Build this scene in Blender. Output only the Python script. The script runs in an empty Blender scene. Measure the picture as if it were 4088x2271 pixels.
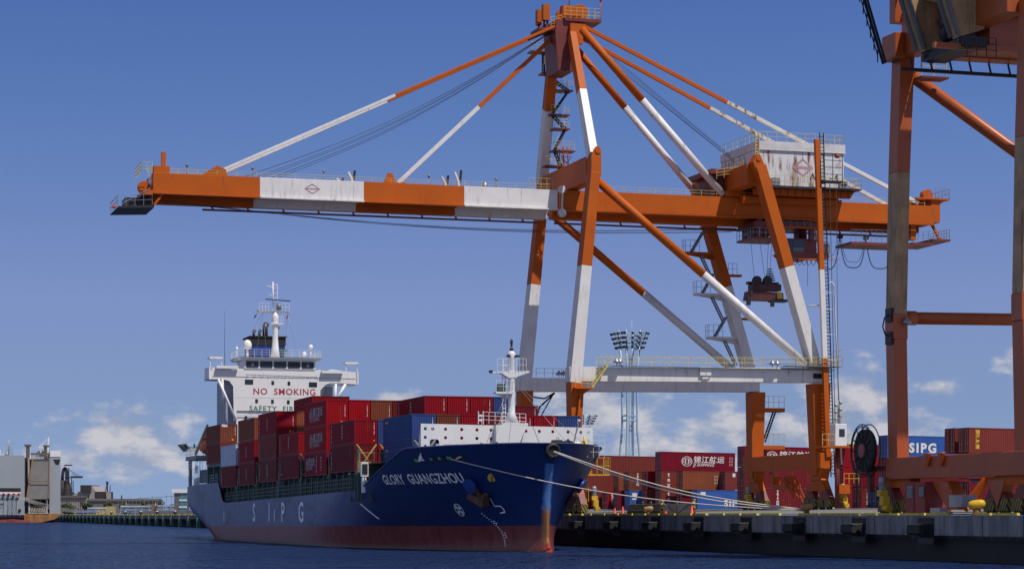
import bpy, bmesh, math, random
from mathutils import Vector, Matrix, Euler
random.seed(7)
SC = bpy.context.scene
COL = SC.collection
R = math.radians

# ---------------------------------------------------------------- camera
cam_d = bpy.data.cameras.new('camera')
cam = bpy.data.objects.new('camera', cam_d); COL.objects.link(cam)
cam.location = (0, 0, 3.5); cam.rotation_euler = (R(90), 0, 0)
cam_d.sensor_width = 36; cam_d.lens = 80.14
cam_d.shift_y = 0.2247; cam_d.clip_start = 0.5; cam_d.clip_end = 40000
SC.camera = cam

# ---------------------------------------------------------------- sun, exposure
SUN = Vector((0.405, -0.399, 1.0)).normalized()
sun_d = bpy.data.lights.new('sun', 'SUN')
sun_d.energy = 4.2; sun_d.angle = R(0.5); sun_d.color = (1.0, 0.93, 0.84)
sun = bpy.data.objects.new('sun', sun_d); COL.objects.link(sun)
sun.rotation_euler = SUN.to_track_quat('Z', 'Y').to_euler()
sun.location = (60, -60, 150)
vs = SC.view_settings
vs.view_transform = 'Standard'; vs.look = 'None'; vs.exposure = 0.0; vs.gamma = 1.0

# ---------------------------------------------------------------- world: sky with cumulus low over the horizon
wd = bpy.data.worlds.new('World'); SC.world = wd; wd.use_nodes = True
nt = wd.node_tree; nt.nodes.clear()
def N(tree, kind, **kw):
    n = tree.nodes.new(kind)
    for k, v in kw.items():
        if k == 'ins':
            for i, val in v.items():
                if isinstance(val, bpy.types.NodeSocket): tree.links.new(val, n.inputs[i])
                else: n.inputs[i].default_value = val
        else: setattr(n, k, v)
    return n
def math_n(tree, op, a, b=0.0, c=0.0, clamp=False):
    n = N(tree, 'ShaderNodeMath', operation=op, use_clamp=clamp, ins={0: a, 1: b, 2: c}); return n.outputs[0]
def vec_n(tree, op, a, b=(0, 0, 0)):
    n = N(tree, 'ShaderNodeVectorMath', operation=op, ins={0: a, 1: b})
    return n.outputs['Value' if op in ('LENGTH', 'DOT_PRODUCT', 'DISTANCE') else 'Vector']
def mix_n(tree, f, a, b, blend='MIX'):
    n = N(tree, 'ShaderNodeMix', data_type='RGBA', blend_type=blend)
    for i, v in ((0, f), (6, a), (7, b)):
        if isinstance(v, bpy.types.NodeSocket): tree.links.new(v, n.inputs[i])
        else: n.inputs[i].default_value = v if i == 0 else (*v, 1)[:4]
    return n.outputs[2]
tc = N(nt, 'ShaderNodeTexCoord'); d = tc.outputs['Generated']
sep = N(nt, 'ShaderNodeSeparateXYZ', ins={0: d})
# air is clear and deep blue right down to the skyline: look the sky up a little higher than the ray
zz = math_n(nt, 'MULTIPLY_ADD', sep.outputs[2], 1.6, 0.20)
dv = N(nt, 'ShaderNodeCombineXYZ', ins={0: sep.outputs[0], 1: sep.outputs[1], 2: zz})
dn = vec_n(nt, 'NORMALIZE', dv.outputs[0])
sky = N(nt, 'ShaderNodeTexSky', sky_type='NISHITA', sun_disc=False, sun_elevation=R(60.4),
        sun_rotation=math.atan2(0.405, -0.399), altitude=0, air_density=1.0, dust_density=0.4, ozone_density=2.0)
nt.links.new(dn, sky.inputs[0])
# clouds live on p = (x/y, z/y)
yy = math_n(nt, 'MAXIMUM', sep.outputs[1], 0.02)
px = math_n(nt, 'DIVIDE', sep.outputs[0], yy); pz = math_n(nt, 'DIVIDE', sep.outputs[2], yy)
P = N(nt, 'ShaderNodeCombineXYZ', ins={0: px, 1: pz, 2: 0.0}).outputs[0]
blobs = [(-.170, .034, .030, .016), (-.158, .026, .030, .011), (-.188, .024, .018, .008),
         (-.052, .050, .016, .006), (.036, .043, .032, .020), (.062, .028, .042, .013), (.095, .036, .030, .012),
         (.088, .022, .050, .008), (.128, .034, .030, .014), (.146, .050, .024, .017), (.166, .036, .022, .014),
         (.192, .026, .030, .009), (.186, .055, .013, .0035), (.225, .066, .014, .007), (.215, .028, .03, .008),
         (-.215, .022, .02, .007), (.015, .03, .03, .014)]
env = None
for (cx, cz, rx, rz) in blobs:
    q = vec_n(nt, 'SUBTRACT', P, (cx, cz, 0)); q = vec_n(nt, 'MULTIPLY', q, (1 / rx, 1 / rz, 0))
    l = math_n(nt, 'SUBTRACT', 1.0, vec_n(nt, 'LENGTH', q))
    env = l if env is None else math_n(nt, 'MAXIMUM', env, l)
sc1 = vec_n(nt, 'MULTIPLY', P, (60, 105, 1))
nz = N(nt, 'ShaderNodeTexNoise', ins={'Vector': sc1, 'Scale': 1.0, 'Detail': 9.0, 'Roughness': 0.56}).outputs[0]
sc2 = vec_n(nt, 'ADD', sc1, (-.35, -.75, 0.0))
nz2 = N(nt, 'ShaderNodeTexNoise', ins={'Vector': sc2, 'Scale': 1.0, 'Detail': 6.0, 'Roughness': 0.6}).outputs[0]
den = math_n(nt, 'MULTIPLY_ADD', math_n(nt, 'SUBTRACT', nz, 0.5), 2.6, env)
den = N(nt, 'ShaderNodeMapRange', interpolation_type='SMOOTHSTEP', ins={0: den, 1: -0.12, 2: 0.75, 3: 0.0, 4: 0.9}).outputs[0]
# thin veil low down
veil = N(nt, 'ShaderNodeMapRange', ins={0: pz, 1: 0.05, 2: 0.0, 3: 0.0, 4: 0.35}).outputs[0]
lit = math_n(nt, 'MULTIPLY_ADD', math_n(nt, 'SUBTRACT', nz, nz2), 3.2, 0.5, clamp=True)
ccol = mix_n(nt, lit, (3.6, 4.2, 5.7), (6.9, 6.8, 7.2))
rmp = N(nt, 'ShaderNodeValToRGB', ins={0: math_n(nt, 'MULTIPLY', sep.outputs[2], 2.0)})
for i, (p_, c_) in enumerate(((0.0, (.66, .62, .66)), (.1, (.71, .64, .665)), (.188, (.785, .68, .78)), (.34, (.53, .60, .80)), (.45, (.395, .495, .755)), (.9, (.66, .53, .50)))):
    e_ = rmp.color_ramp.elements[i] if i < 2 else rmp.color_ramp.elements.new(p_)
    e_.position = p_; e_.color = (*c_, 1)
skyc = mix_n(nt, 1.0, sky.outputs[0], rmp.outputs[0], 'MULTIPLY')
# the dome overhead is far deeper than the band over the harbour
dome = N(nt, 'ShaderNodeMapRange', interpolation_type='SMOOTHSTEP', ins={0: sep.outputs[2], 1: 0.22, 2: 0.55, 3: 2.0, 4: 1.15}).outputs[0]
skyc = mix_n(nt, 1.0, skyc, N(nt, 'ShaderNodeCombineColor', ins={0: dome, 1: dome, 2: dome}).outputs[0], 'MULTIPLY')
skyc = mix_n(nt, veil, skyc, (3.0, 3.8, 5.8))
# made-up bright cloud added to the unseen left sky to lift shaded faces
fill_bank = N(nt, 'ShaderNodeMapRange', interpolation_type='SMOOTHSTEP', ins={0: math_n(nt, 'MULTIPLY_ADD', sep.outputs[1], -0.25, math_n(nt, 'MULTIPLY', sep.outputs[0], -1.0)), 1: 0.30, 2: 0.70}).outputs[0]
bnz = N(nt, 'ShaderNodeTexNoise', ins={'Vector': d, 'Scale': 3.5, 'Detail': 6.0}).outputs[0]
fill_bank = math_n(nt, 'MULTIPLY', fill_bank, N(nt, 'ShaderNodeMapRange', ins={0: bnz, 1: 0.38, 2: 0.55, 3: 0.25, 4: 1.0}).outputs[0])
fill_bank = math_n(nt, 'MULTIPLY', fill_bank, N(nt, 'ShaderNodeMapRange', ins={0: sep.outputs[2], 1: 0.85, 2: 0.5}).outputs[0])
allc = mix_n(nt, den, skyc, ccol)
allc = mix_n(nt, fill_bank, allc, (5.0, 5.5, 7.6))
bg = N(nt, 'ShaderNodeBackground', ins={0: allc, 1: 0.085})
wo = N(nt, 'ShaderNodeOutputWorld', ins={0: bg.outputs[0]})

# ---------------------------------------------------------------- frames: t runs along the quay (away), s inland
TH = R(16.85); CT, ST = math.cos(TH), math.sin(TH)
QX, QY = 35.76, 159.2
def Wp(t, s, z=0.0): return Vector((QX - ST * t + CT * s, QY + CT * t + ST * s, z))

def thing(name, label, cat, loc, rot=TH, group=None, kind=None):
    o = bpy.data.objects.new(name, None); COL.objects.link(o)
    o.empty_display_size = 0.5
    o.location = loc; o.rotation_euler = (0, 0, rot)
    if label: o['label'] = label
    if cat: o['category'] = cat
    if group: o['group'] = group
    if kind: o['kind'] = kind
    return o
def dup(root, loc, rot=None, label=None, group=None):
    r = root.copy(); COL.objects.link(r); r.location = loc
    if rot is not None: r.rotation_euler = (0, 0, rot)
    if label: r['label'] = label
    if group: r['group'] = group
    for ch in list(root.children):
        c = ch.copy(); COL.objects.link(c); c.parent = r
        for g in list(ch.children):
            e = g.copy(); COL.objects.link(e); e.parent = c
    return r

# ---------------------------------------------------------------- mesh builder
class MB:
    def __init__(s): s.v = []; s.f = []; s.m = []; s.sm = []; s.mi = 0
    def face(s, idx, smooth=False): s.f.append(idx); s.m.append(s.mi); s.sm.append(smooth)
    def add(s, pts): b = len(s.v); s.v.extend([tuple(p) for p in pts]); return b
    def quad(s, *p): b = s.add(p); s.face(list(range(b, b + len(p)))); return s
    def hexa(s, p):
        b = s.add(p)
        for f in ((0, 3, 2, 1), (4, 5, 6, 7), (0, 1, 5, 4), (1, 2, 6, 5), (2, 3, 7, 6), (3, 0, 4, 7)): s.face([b + i for i in f])
        return s
    def box(s, x0, x1, y0, y1, z0, z1):
        return s.hexa([(x0, y0, z0), (x1, y0, z0), (x1, y1, z0), (x0, y1, z0), (x0, y0, z1), (x1, y0, z1), (x1, y1, z1), (x0, y1, z1)])
    def bar(s, a, b, wu, wv=None, u=(0, 1, 0), wu2=None, wv2=None):
        a, b = Vector(a), Vector(b); wv = wu if wv is None else wv
        ax = (b - a).normalized(); u = Vector(u)
        u = u - ax * u.dot(ax)
        if u.length < 1e-4: u = ax.orthogonal()
        u.normalize(); v = ax.cross(u)
        P = []
        for c, p, q in ((a, wu, wv), (b, wu if wu2 is None else wu2, wv if wv2 is None else wv2)):
            P += [c - u * p / 2 - v * q / 2, c + u * p / 2 - v * q / 2, c + u * p / 2 + v * q / 2, c - u * p / 2 + v * q / 2]
        return s.hexa(P)
    def tube(s, a, b, r, n=10, r2=None, cap=True, smooth=True):
        a, b = Vector(a), Vector(b); r2 = r if r2 is None else r2
        ax = (b - a).normalized(); u = ax.orthogonal().normalized(); v = ax.cross(u)
        P = []
        for c, q in ((a, r), (b, r2)):
            for i in range(n):
                t = 2 * math.pi * i / n; P.append(c + (u * math.cos(t) + v * math.sin(t)) * q)
        k = s.add(P)
        for i in range(n): s.face([k + i, k + (i + 1) % n, k + n + (i + 1) % n, k + n + i], smooth)
        if cap: s.face([k + i for i in range(n)][::-1]); s.face([k + n + i for i in range(n)])
        return s
    def path(s, pts, r, n=5):
        pts = [Vector(p) for p in pts]; rings = []
        u = None
        for i, p in enumerate(pts):
            ax = (pts[min(i + 1, len(pts) - 1)] - pts[max(i - 1, 0)]).normalized()
            u = ax.orthogonal().normalized() if u is None else (u - ax * u.dot(ax)).normalized()
            v = ax.cross(u)
            rings.append(s.add([p + (u * math.cos(2 * math.pi * j / n) + v * math.sin(2 * math.pi * j / n)) * r for j in range(n)]))
        for a, b in zip(rings, rings[1:]):
            for j in range(n): s.face([a + j, a + (j + 1) % n, b + (j + 1) % n, b + j], True)
        s.face([rings[0] + j for j in range(n)][::-1]); s.face([rings[-1] + j for j in range(n)])
        return s
    def prism(s, poly, axis, c0, c1):
        """poly: 2-D points; axis 0/1/2 is the extrusion axis, running c0..c1"""
        def P(p, c):
            return {0: (c, p[0], p[1]), 1: (p[0], c, p[1]), 2: (p[0], p[1], c)}[axis]
        n = len(poly); b = s.add([P(p, c0) for p in poly] + [P(p, c1) for p in poly])
        s.face([b + i for i in range(n)]); s.face([b + n + i for i in range(n)][::-1])
        for i in range(n): s.face([b + i, b + n + i, b + n + (i + 1) % n, b + (i + 1) % n])
        return s
    def lathe(s, prof, c=(0, 0, 0), n=14, axis='z'):
        c = Vector(c); rings = []
        for r, z in prof:
            P = []
            for j in range(n):
                t = 2 * math.pi * j / n; x, y = r * math.cos(t), r * math.sin(t)
                P.append(c + (Vector((x, y, z)) if axis == 'z' else Vector((z, x, y)) if axis == 'x' else Vector((y, z, x))))
            rings.append(s.add(P))
        for a, b in zip(rings, rings[1:]):
            for j in range(n): s.face([a + j, a + (j + 1) % n, b + (j + 1) % n, b + j], True)
        s.face([rings[0] + j for j in range(n)][::-1]); s.face([rings[-1] + j for j in range(n)])
        return s
    def rail(s, pts, h=1.05, step=1.5, r=.045, mids=1):
        pts = [Vector(p) for p in pts]
        for a, b in zip(pts, pts[1:]):
            L = (b - a).length; n = max(1, round(L / step))
            for i in range(n + 1):
                p = a.lerp(b, i / n); s.bar(p, p + Vector((0, 0, h)), r * 1.4, r * 1.4, u=(1, 0, 0))
            for k in range(mids + 1):
                z = Vector((0, 0, h * (1 - k / (mids + 1)))); s.bar(a + z, b + z, r * 1.3, r * 1.3, u=(0, 0, 1))
        return s
    def stair(s, a, b, w, side=(0, 1, 0), n=None, st=.09):
        a, b, sd = Vector(a), Vector(b), Vector(side)
        n = n or max(3, int((b - a).length / .38))
        for k in (-.5, .5): s.bar(a + sd * w * k, b + sd * w * k, .06, .2, u=sd)
        for i in range(1, n):
            p = a.lerp(b, i / n); s.bar(p - sd * w / 2, p + sd * w / 2, st * 2.2, st * .6, u=((b - a).x, (b - a).y, 0) if abs((b - a).x) + abs((b - a).y) > .01 else (0, 0, 1))
        return s
    def each(s, name, mats, parent=None, bevel=0.0):
        """one object per separate piece"""
        up = list(range(len(s.v)))
        def fd(i):
            while up[i] != i: up[i] = up[up[i]]; i = up[i]
            return i
        for f in s.f:
            for k in f[1:]: up[fd(k)] = fd(f[0])
        grp = {}
        for i, f in enumerate(s.f): grp.setdefault(fd(f[0]), []).append(i)
        for fs in grp.values():
            n = MB(); mp = {}
            for i in fs:
                for k in s.f[i]:
                    if k not in mp: mp[k] = len(n.v); n.v.append(s.v[k])
                n.f.append([mp[k] for k in s.f[i]]); n.m.append(s.m[i]); n.sm.append(s.sm[i])
            n.build(name, mats, parent, bevel=bevel)
    def build(s, name, mats, parent=None, smooth_all=False, bevel=0.0):
        me = bpy.data.meshes.new(name); me.from_pydata(s.v, [], s.f)
        mats = mats if isinstance(mats, (list, tuple)) else [mats]
        for m in mats: me.materials.append(m)
        me.polygons.foreach_set('material_index', s.m)
        me.polygons.foreach_set('use_smooth', [True] * len(s.f) if smooth_all else s.sm)
        me.update()
        bm = bmesh.new(); bm.from_mesh(me); bmesh.ops.recalc_face_normals(bm, faces=bm.faces); bm.to_mesh(me); bm.free()
        o = bpy.data.objects.new(name, me); COL.objects.link(o)
        if parent: o.parent = parent
        if bevel:
            md = o.modifiers.new('bevel', 'BEVEL'); md.width = bevel; md.segments = 1; md.limit_method = 'ANGLE'; md.angle_limit = R(40)
        return o
def single(mb, name, mats, label, cat, loc, rot=TH, group=None, kind=None):
    o = mb.build(name, mats); o.location = loc; o.rotation_euler = (0, 0, rot)
    if label: o['label'] = label
    if cat: o['category'] = cat
    if group: o['group'] = group
    if kind: o['kind'] = kind
    return o

# ---------------------------------------------------------------- materials
def new_mat(name):
    m = bpy.data.materials.new(name); m.use_nodes = True; t = m.node_tree
    return m, t, t.nodes['Principled BSDF']
RUST = (.17, .066, .022)
def paint(name, c, rough=.5, metal=0.0, var=.18, scale=.55, grime=0.0, rust=0.0, streak=.12, bump=0.0, grime_c=(.10, .095, .085), spec=.5, rand=0.0):
    """weathered paint: broad tone drift, grime in vertical runs, rust that breaks through in runs and specks"""
    m, t, b = new_mat(name)
    tc = N(t, 'ShaderNodeTexCoord'); co = tc.outputs['Object']
    oi = N(t, 'ShaderNodeObjectInfo')
    off = N(t, 'ShaderNodeCombineXYZ', ins={0: math_n(t, 'MULTIPLY', oi.outputs['Random'], 91.0), 1: math_n(t, 'MULTIPLY', oi.outputs['Random'], 37.0), 2: 0.0}).outputs[0]
    co = vec_n(t, 'ADD', co, off)
    n1 = N(t, 'ShaderNodeTexNoise', ins={'Vector': co, 'Scale': scale, 'Detail': 5.0, 'Roughness': .6}).outputs[0]
    dark = tuple(x * (1 - var) for x in c); lite = tuple(min(1, x * (1 + var * .8)) for x in c)
    col = mix_n(t, N(t, 'ShaderNodeMapRange', ins={0: n1, 1: .3, 2: .7}).outputs[0], dark, lite)
    st = vec_n(t, 'MULTIPLY', co, (1.0, 1.0, streak))
    if grime:
        n2 = N(t, 'ShaderNodeTexNoise', ins={'Vector': st, 'Scale': 2.1, 'Detail': 6.0, 'Roughness': .65}).outputs[0]
        n3 = N(t, 'ShaderNodeTexNoise', ins={'Vector': co, 'Scale': .33, 'Detail': 2.0}).outputs[0]
        k = math_n(t, 'MULTIPLY', N(t, 'ShaderNodeMapRange', ins={0: n2, 1: .5, 2: .72}).outputs[0], N(t, 'ShaderNodeMapRange', ins={0: n3, 1: .42, 2: .62}).outputs[0])
        col = mix_n(t, math_n(t, 'MULTIPLY', k, grime), col, grime_c)
    if rust:
        n4 = N(t, 'ShaderNodeTexNoise', ins={'Vector': vec_n(t, 'ADD', st, (31, 7, 3)), 'Scale': 1.6, 'Detail': 8.0, 'Roughness': .7}).outputs[0]
        n5 = N(t, 'ShaderNodeTexNoise', ins={'Vector': vec_n(t, 'ADD', co, (5, 9, 1)), 'Scale': .28, 'Detail': 2.0}).outputs[0]
        k = math_n(t, 'MULTIPLY', N(t, 'ShaderNodeMapRange', ins={0: n4, 1: .60 - rust * .1, 2: .68 - rust * .08}).outputs[0],
                   N(t, 'ShaderNodeMapRange', ins={0: n5, 1: .44, 2: .54}).outputs[0])
        col = mix_n(t, math_n(t, 'MULTIPLY', k, min(1.0, .5 + rust)), col, RUST)
    if rand:
        h = N(t, 'ShaderNodeHueSaturation', ins={'Value': math_n(t, 'MULTIPLY_ADD', oi.outputs['Random'], rand * 2, 1 - rand), 'Color': col}); col = h.outputs[0]
    t.links.new(col, b.inputs['Base Color'])
    b.inputs['Roughness'].default_value = rough; b.inputs['Metallic'].default_value = metal
    b.inputs['Specular IOR Level'].default_value = spec
    if bump:
        bn = N(t, 'ShaderNodeBump', ins={'Strength': bump, 'Distance': .05, 'Height': N(t, 'ShaderNodeTexNoise', ins={'Vector': co, 'Scale': 3.0, 'Detail': 4.0}).outputs[0]})
        t.links.new(bn.outputs[0], b.inputs['Normal'])
    return m
ORANGE = paint('orange_paint', (.47, .100, .009), .55, var=.10, scale=.25, grime=.12, rust=.06, grime_c=(.16, .05, .02), spec=.18)
WHITE = paint('white_paint', (.70, .69, .68), .5, var=.07, scale=.4, grime=.55, rust=.14, grime_c=(.30, .28, .24))
CLEANW = paint('clean_white_paint', (.74, .74, .75), .45, var=.05, scale=.5, grime=.18, grime_c=(.4, .38, .34))
HOUSEW = paint('rust_streaked_white', (.62, .63, .66), .55, var=.08, scale=.5, grime=.5, rust=1.05, streak=.12, grime_c=(.36, .33, .28))
RUSTY = paint('flaking_white_paint', (.60, .57, .52), .6, var=.1, grime=.6, rust=1.0, streak=.5)
TAN = paint('faded_tan_paint', (.40, .25, .125), .6, var=.3, scale=.8, grime=.7, rust=.5, grime_c=(.05, .04, .035))
GREYP = paint('grey_paint', (.20, .21, .22), .5, var=.15, grime=.4)
DARK = paint('dark_steel', (.030, .028, .030), .5, metal=.3, var=.3)
BLACK = paint('black_rubber', (.012, .012, .013), .7, var=.3)
ROD = paint('galvanised_rod', (.45, .45, .46), .5, var=.3, scale=3)
STEEL = paint('galvanised_steel', (.32, .33, .35), .45, metal=.6, var=.15)
YELLOW = paint('yellow_paint', (.62, .40, .02), .5, var=.15, scale=1.5, grime=.6, rust=.3, grime_c=(.12, .10, .02))
RAILY = paint('yellow_rail_paint', (.55, .46, .14), .5, var=.2, scale=2)
RED = paint('red_paint', (.50, .035, .02), .5, var=.15)
DKRED = paint('oxide_red_paint', (.165, .026, .018), .5, var=.2, grime=.4)
CABIN = paint('maroon_cabin_paint', (.26, .035, .03), .5, var=.12, grime=.3, grime_c=(.08, .02, .02))
GREEN = paint('deck_green_paint', (.035, .085, .070), .55, var=.25, grime=.5, rust=.3)
LGREEN = paint('fresh_green_paint', (.10, .30, .11), .5, var=.2)
LBLUE = paint('pale_blue_paint', (.36, .50, .66), .45, var=.1, grime=.25, grime_c=(.2, .25, .3))
FUNBLUE = paint('funnel_blue_paint', (.012, .045, .24), .4, var=.1)
GLASS, _t, _b = new_mat('dark_window_glass')
_b.inputs['Base Color'].default_value = (.02, .03, .04, 1); _b.inputs['Roughness'].default_value = .08
ROPE = paint('mooring_rope', (.62, .58, .50), .8, var=.15, scale=3)
WHITEM = paint('white_lettering', (.72, .72, .72), .5, var=.06, scale=2)
PALEM = paint('faded_hull_lettering', (.80, .82, .88), .5, var=.1, scale=.7)
REDM = paint('red_lettering', (.36, .03, .06), .5, var=.08)
GREENM = paint('green_lettering', (.05, .16, .09), .5, var=.08)
BLACKM = paint('black_lettering', (.03, .03, .035), .5, var=.08)
YELM = paint('yellow_lettering', (.75, .48, .03), .5, var=.06)
ROSEM = paint('faded_rose_emblem', (.42, .24, .26), .55, var=.15, grime=.3)

# striped hazard paint
def stripes(name, ca, cb, axis=(1, 0, 1), pitch=.34, rough=.55):
    m, t, b = new_mat(name); tc = N(t, 'ShaderNodeTexCoord')
    v = vec_n(t, 'DOT_PRODUCT', tc.outputs['Object'], axis)
    f = math_n(t, 'GREATER_THAN', math_n(t, 'FRACT', math_n(t, 'DIVIDE', v, pitch)), .5)
    n = N(t, 'ShaderNodeTexNoise', ins={'Vector': tc.outputs['Object'], 'Scale': 2.0, 'Detail': 5.0}).outputs[0]
    col = mix_n(t, f, ca, cb); col = mix_n(t, N(t, 'ShaderNodeMapRange', ins={0: n, 1: .45, 2: .75, 4: .6}).outputs[0], col, (.05, .045, .03))
    t.links.new(col, b.inputs['Base Color']); b.inputs['Roughness'].default_value = rough
    return m
HAZARD = stripes('yellow_black_stripes', (.30, .22, .02), (.015, .015, .014), (1, 1.0, .55), .36)
HAZARDV = stripes('yellow_black_bands', (.55, .32, .02), (.015, .015, .014), (.6, .6, 1), .4)

# ---------------------------------------------------------------- lettering as flat meshes (x right, y up, origin bottom left of the first line)
FONT = None
def text_mesh(body, size=1.0, bold=0.0, align='LEFT', shear=0.0, spacing=1.0, line=1.0, xs=1.0):
    cu = bpy.data.curves.new('t', 'FONT'); cu.body = body; cu.size = size; cu.offset = bold; cu.align_x = align
    cu.shear = shear; cu.space_character = spacing; cu.space_line = line; cu.resolution_u = 3; cu.fill_mode = 'FRONT'
    o = bpy.data.objects.new('t', cu); COL.objects.link(o)
    dg = bpy.context.evaluated_depsgraph_get(); me = bpy.data.meshes.new_from_object(o.evaluated_get(dg))
    bpy.data.objects.remove(o); bpy.data.curves.remove(cu)
    V = [(v.co.x * xs, v.co.y) for v in me.vertices]; F = [list(p.vertices) for p in me.polygons]
    bpy.data.meshes.remove(me); return V, F
def outline_mesh(loops, thick=0.0):
    """filled 2-D shape with holes: first loop outer, others holes; returns a mesh in the x-y plane"""
    cu = bpy.data.curves.new('p', 'CURVE'); cu.dimensions = '2D'; cu.fill_mode = 'BOTH'; cu.extrude = thick / 2
    for L in loops:
        sp = cu.splines.new('POLY'); sp.points.add(len(L) - 1); sp.use_cyclic_u = True
        for i, p in enumerate(L): sp.points[i].co = (p[0], p[1], 0, 1)
    o = bpy.data.objects.new('p', cu); COL.objects.link(o)
    dg = bpy.context.evaluated_depsgraph_get(); me = bpy.data.meshes.new_from_object(o.evaluated_get(dg))
    bpy.data.objects.remove(o); bpy.data.curves.remove(cu)
    V = [tuple(v.co) for v in me.vertices]; F = [list(p.vertices) for p in me.polygons]
    bpy.data.meshes.remove(me); return V, F
def put2d(mb, VF, origin, ux, uy, off=(0, 0), sc=1.0):
    V, F = VF; o, ux, uy = Vector(origin), Vector(ux), Vector(uy); nrm = ux.cross(uy)
    b = mb.add([o + ux * (p[0] * sc + off[0]) + uy * (p[1] * sc + off[1]) + (nrm * p[2] if len(p) > 2 else Vector()) for p in V])
    for f in F: mb.face([b + i for i in f])
    return mb
def circle(r, n=20, c=(0, 0)): return [(c[0] + r * math.cos(2 * math.pi * i / n), c[1] + r * math.sin(2 * math.pi * i / n)) for i in range(n)]
def rrect(x0, x1, y0, y1, r, n=4):
    P = []
    for cx, cy, a in ((x1 - r, y1 - r, 0), (x0 + r, y1 - r, 90), (x0 + r, y0 + r, 180), (x1 - r, y0 + r, 270)):
        for i in range(n + 1): t = R(a + 90 * i / n); P.append((cx + r * math.cos(t), cy + r * math.sin(t)))
    return P
# ================================================================= WATER
m, t, b = new_mat('harbour_water')
tc = N(t, 'ShaderNodeTexCoord'); co = tc.outputs['Object']
w1 = N(t, 'ShaderNodeTexNoise', ins={'Vector': vec_n(t, 'MULTIPLY', co, (.42, .15, 1)), 'Scale': 1.0, 'Detail': 4.0, 'Roughness': .62}).outputs[0]
w2 = N(t, 'ShaderNodeTexNoise', ins={'Vector': vec_n(t, 'MULTIPLY', co, (.06, .03, 1)), 'Scale': 1.0, 'Detail': 3.0}).outputs[0]
hh = math_n(t, 'MULTIPLY_ADD', w2, 3.0, math_n(t, 'MULTIPLY', w1, 2.2))
bn = N(t, 'ShaderNodeBump', ins={'Strength': 1.0, 'Distance': 2.2, 'Height': hh})
t.links.new(bn.outputs[0], b.inputs['Normal'])
w3 = N(t, 'ShaderNodeTexNoise', ins={'Vector': vec_n(t, 'MULTIPLY', co, (.012, .03, 1)), 'Scale': 1.0, 'Detail': 3.0}).outputs[0]
col = mix_n(t, w3, (.009, .024, .080), (.015, .036, .115))
fr = N(t, 'ShaderNodeFresnel', ins={'IOR': 1.33, 'Normal': bn.outputs[0]}).outputs[0]
df = N(t, 'ShaderNodeBsdfDiffuse', ins={'Color': col, 'Normal': bn.outputs[0]}); gl = N(t, 'ShaderNodeBsdfGlossy', ins={'Color': (.85, .92, 1, 1), 'Roughness': .12, 'Normal': bn.outputs[0]})
mx = N(t, 'ShaderNodeMixShader', ins={0: math_n(t, 'MULTIPLY', fr, .62), 1: df.outputs[0], 2: gl.outputs[0]})
t.links.new(mx.outputs[0], t.nodes['Material Output'].inputs[0])
mb = MB(); mb.quad((-9000, -400, 0), (9000, -400, 0), (9000, 25000, 0), (-9000, 25000, 0))
o = mb.build('water', m); o['kind'] = 'structure'; o['label'] = 'dark blue rippled harbour water'

# ================================================================= GROUND AND QUAY
m, t, b = new_mat('apron_concrete')
tc = N(t, 'ShaderNodeTexCoord'); co = tc.outputs['Object']
n1 = N(t, 'ShaderNodeTexNoise', ins={'Vector': co, 'Scale': .25, 'Detail': 8.0, 'Roughness': .65}).outputs[0]
n2 = N(t, 'ShaderNodeTexNoise', ins={'Vector': co, 'Scale': 4.0, 'Detail': 4.0}).outputs[0]
col = mix_n(t, n1, (.12, .118, .112), (.25, .245, .235)); col = mix_n(t, math_n(t, 'MULTIPLY', n2, .4), col, (.11, .105, .10))
t.links.new(col, b.inputs['Base Color']); b.inputs['Roughness'].default_value = .85
APRON = m
def gz(s): return 3.47 + min(max(s, 0), 45) / 45 * .86
mb = MB()
def gp(t_, s_, z): p = Wp(t_, s_, z); return (p.x, p.y, z)
def strip(t0, t1, f0, f1, ss):
    for a, c in zip(ss, ss[1:]):
        mb.quad(gp(t0, f0 + a, gz(a)), gp(t0, f0 + c, gz(c)), gp(t1, f1 + c, gz(c)), gp(t1, f1 + a, gz(a)))
strip(-150, 310, 0, 0, [1.2, 45, 4000])
strip(310, 4000, 14, 122, [1.2, 45, 6000]); strip(4000, 24000, 122, 714, [1.2, 45, 9000])
g = mb.build('ground', APRON); g['kind'] = 'structure'; g['label'] = 'pale concrete container yard ground'

m, t, b = new_mat('quay_concrete')
tc = N(t, 'ShaderNodeTexCoord'); co = tc.outputs['Object']
st = vec_n(t, 'MULTIPLY', co, (1, 1, .18))
n1 = N(t, 'ShaderNodeTexNoise', ins={'Vector': st, 'Scale': .9, 'Detail': 8.0, 'Roughness': .65}).outputs[0]
n2 = N(t, 'ShaderNodeTexNoise', ins={'Vector': st, 'Scale': 3.5, 'Detail': 6.0}).outputs[0]
sp = N(t, 'ShaderNodeSeparateXYZ', ins={0: co})
col = mix_n(t, N(t, 'ShaderNodeMapRange', ins={0: n1, 1: .35, 2: .65}).outputs[0], (.10, .105, .115), (.26, .26, .27))
col = mix_n(t, N(t, 'ShaderNodeMapRange', ins={0: n2, 1: .55, 2: .75, 4: .7}).outputs[0], col, (.075, .065, .06))
wet_shade = N(t, 'ShaderNodeMapRange', ins={0: math_n(t, 'MULTIPLY_ADD', n1, .5, sp.outputs[2]), 1: 1.9, 2: 2.35}).outputs[0]
col = mix_n(t, wet_shade, (.022, .022, .024), col)  # foot coloured dark for damp and for the shade under the cope
jn = math_n(t, 'LESS_THAN', math_n(t, 'FRACT', math_n(t, 'DIVIDE', sp.outputs[1], 5.9)), .02)
col = mix_n(t, jn, col, (.03, .03, .032))
t.links.new(col, b.inputs['Base Color']); b.inputs['Roughness'].default_value = .8
QUAYC = m
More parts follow.
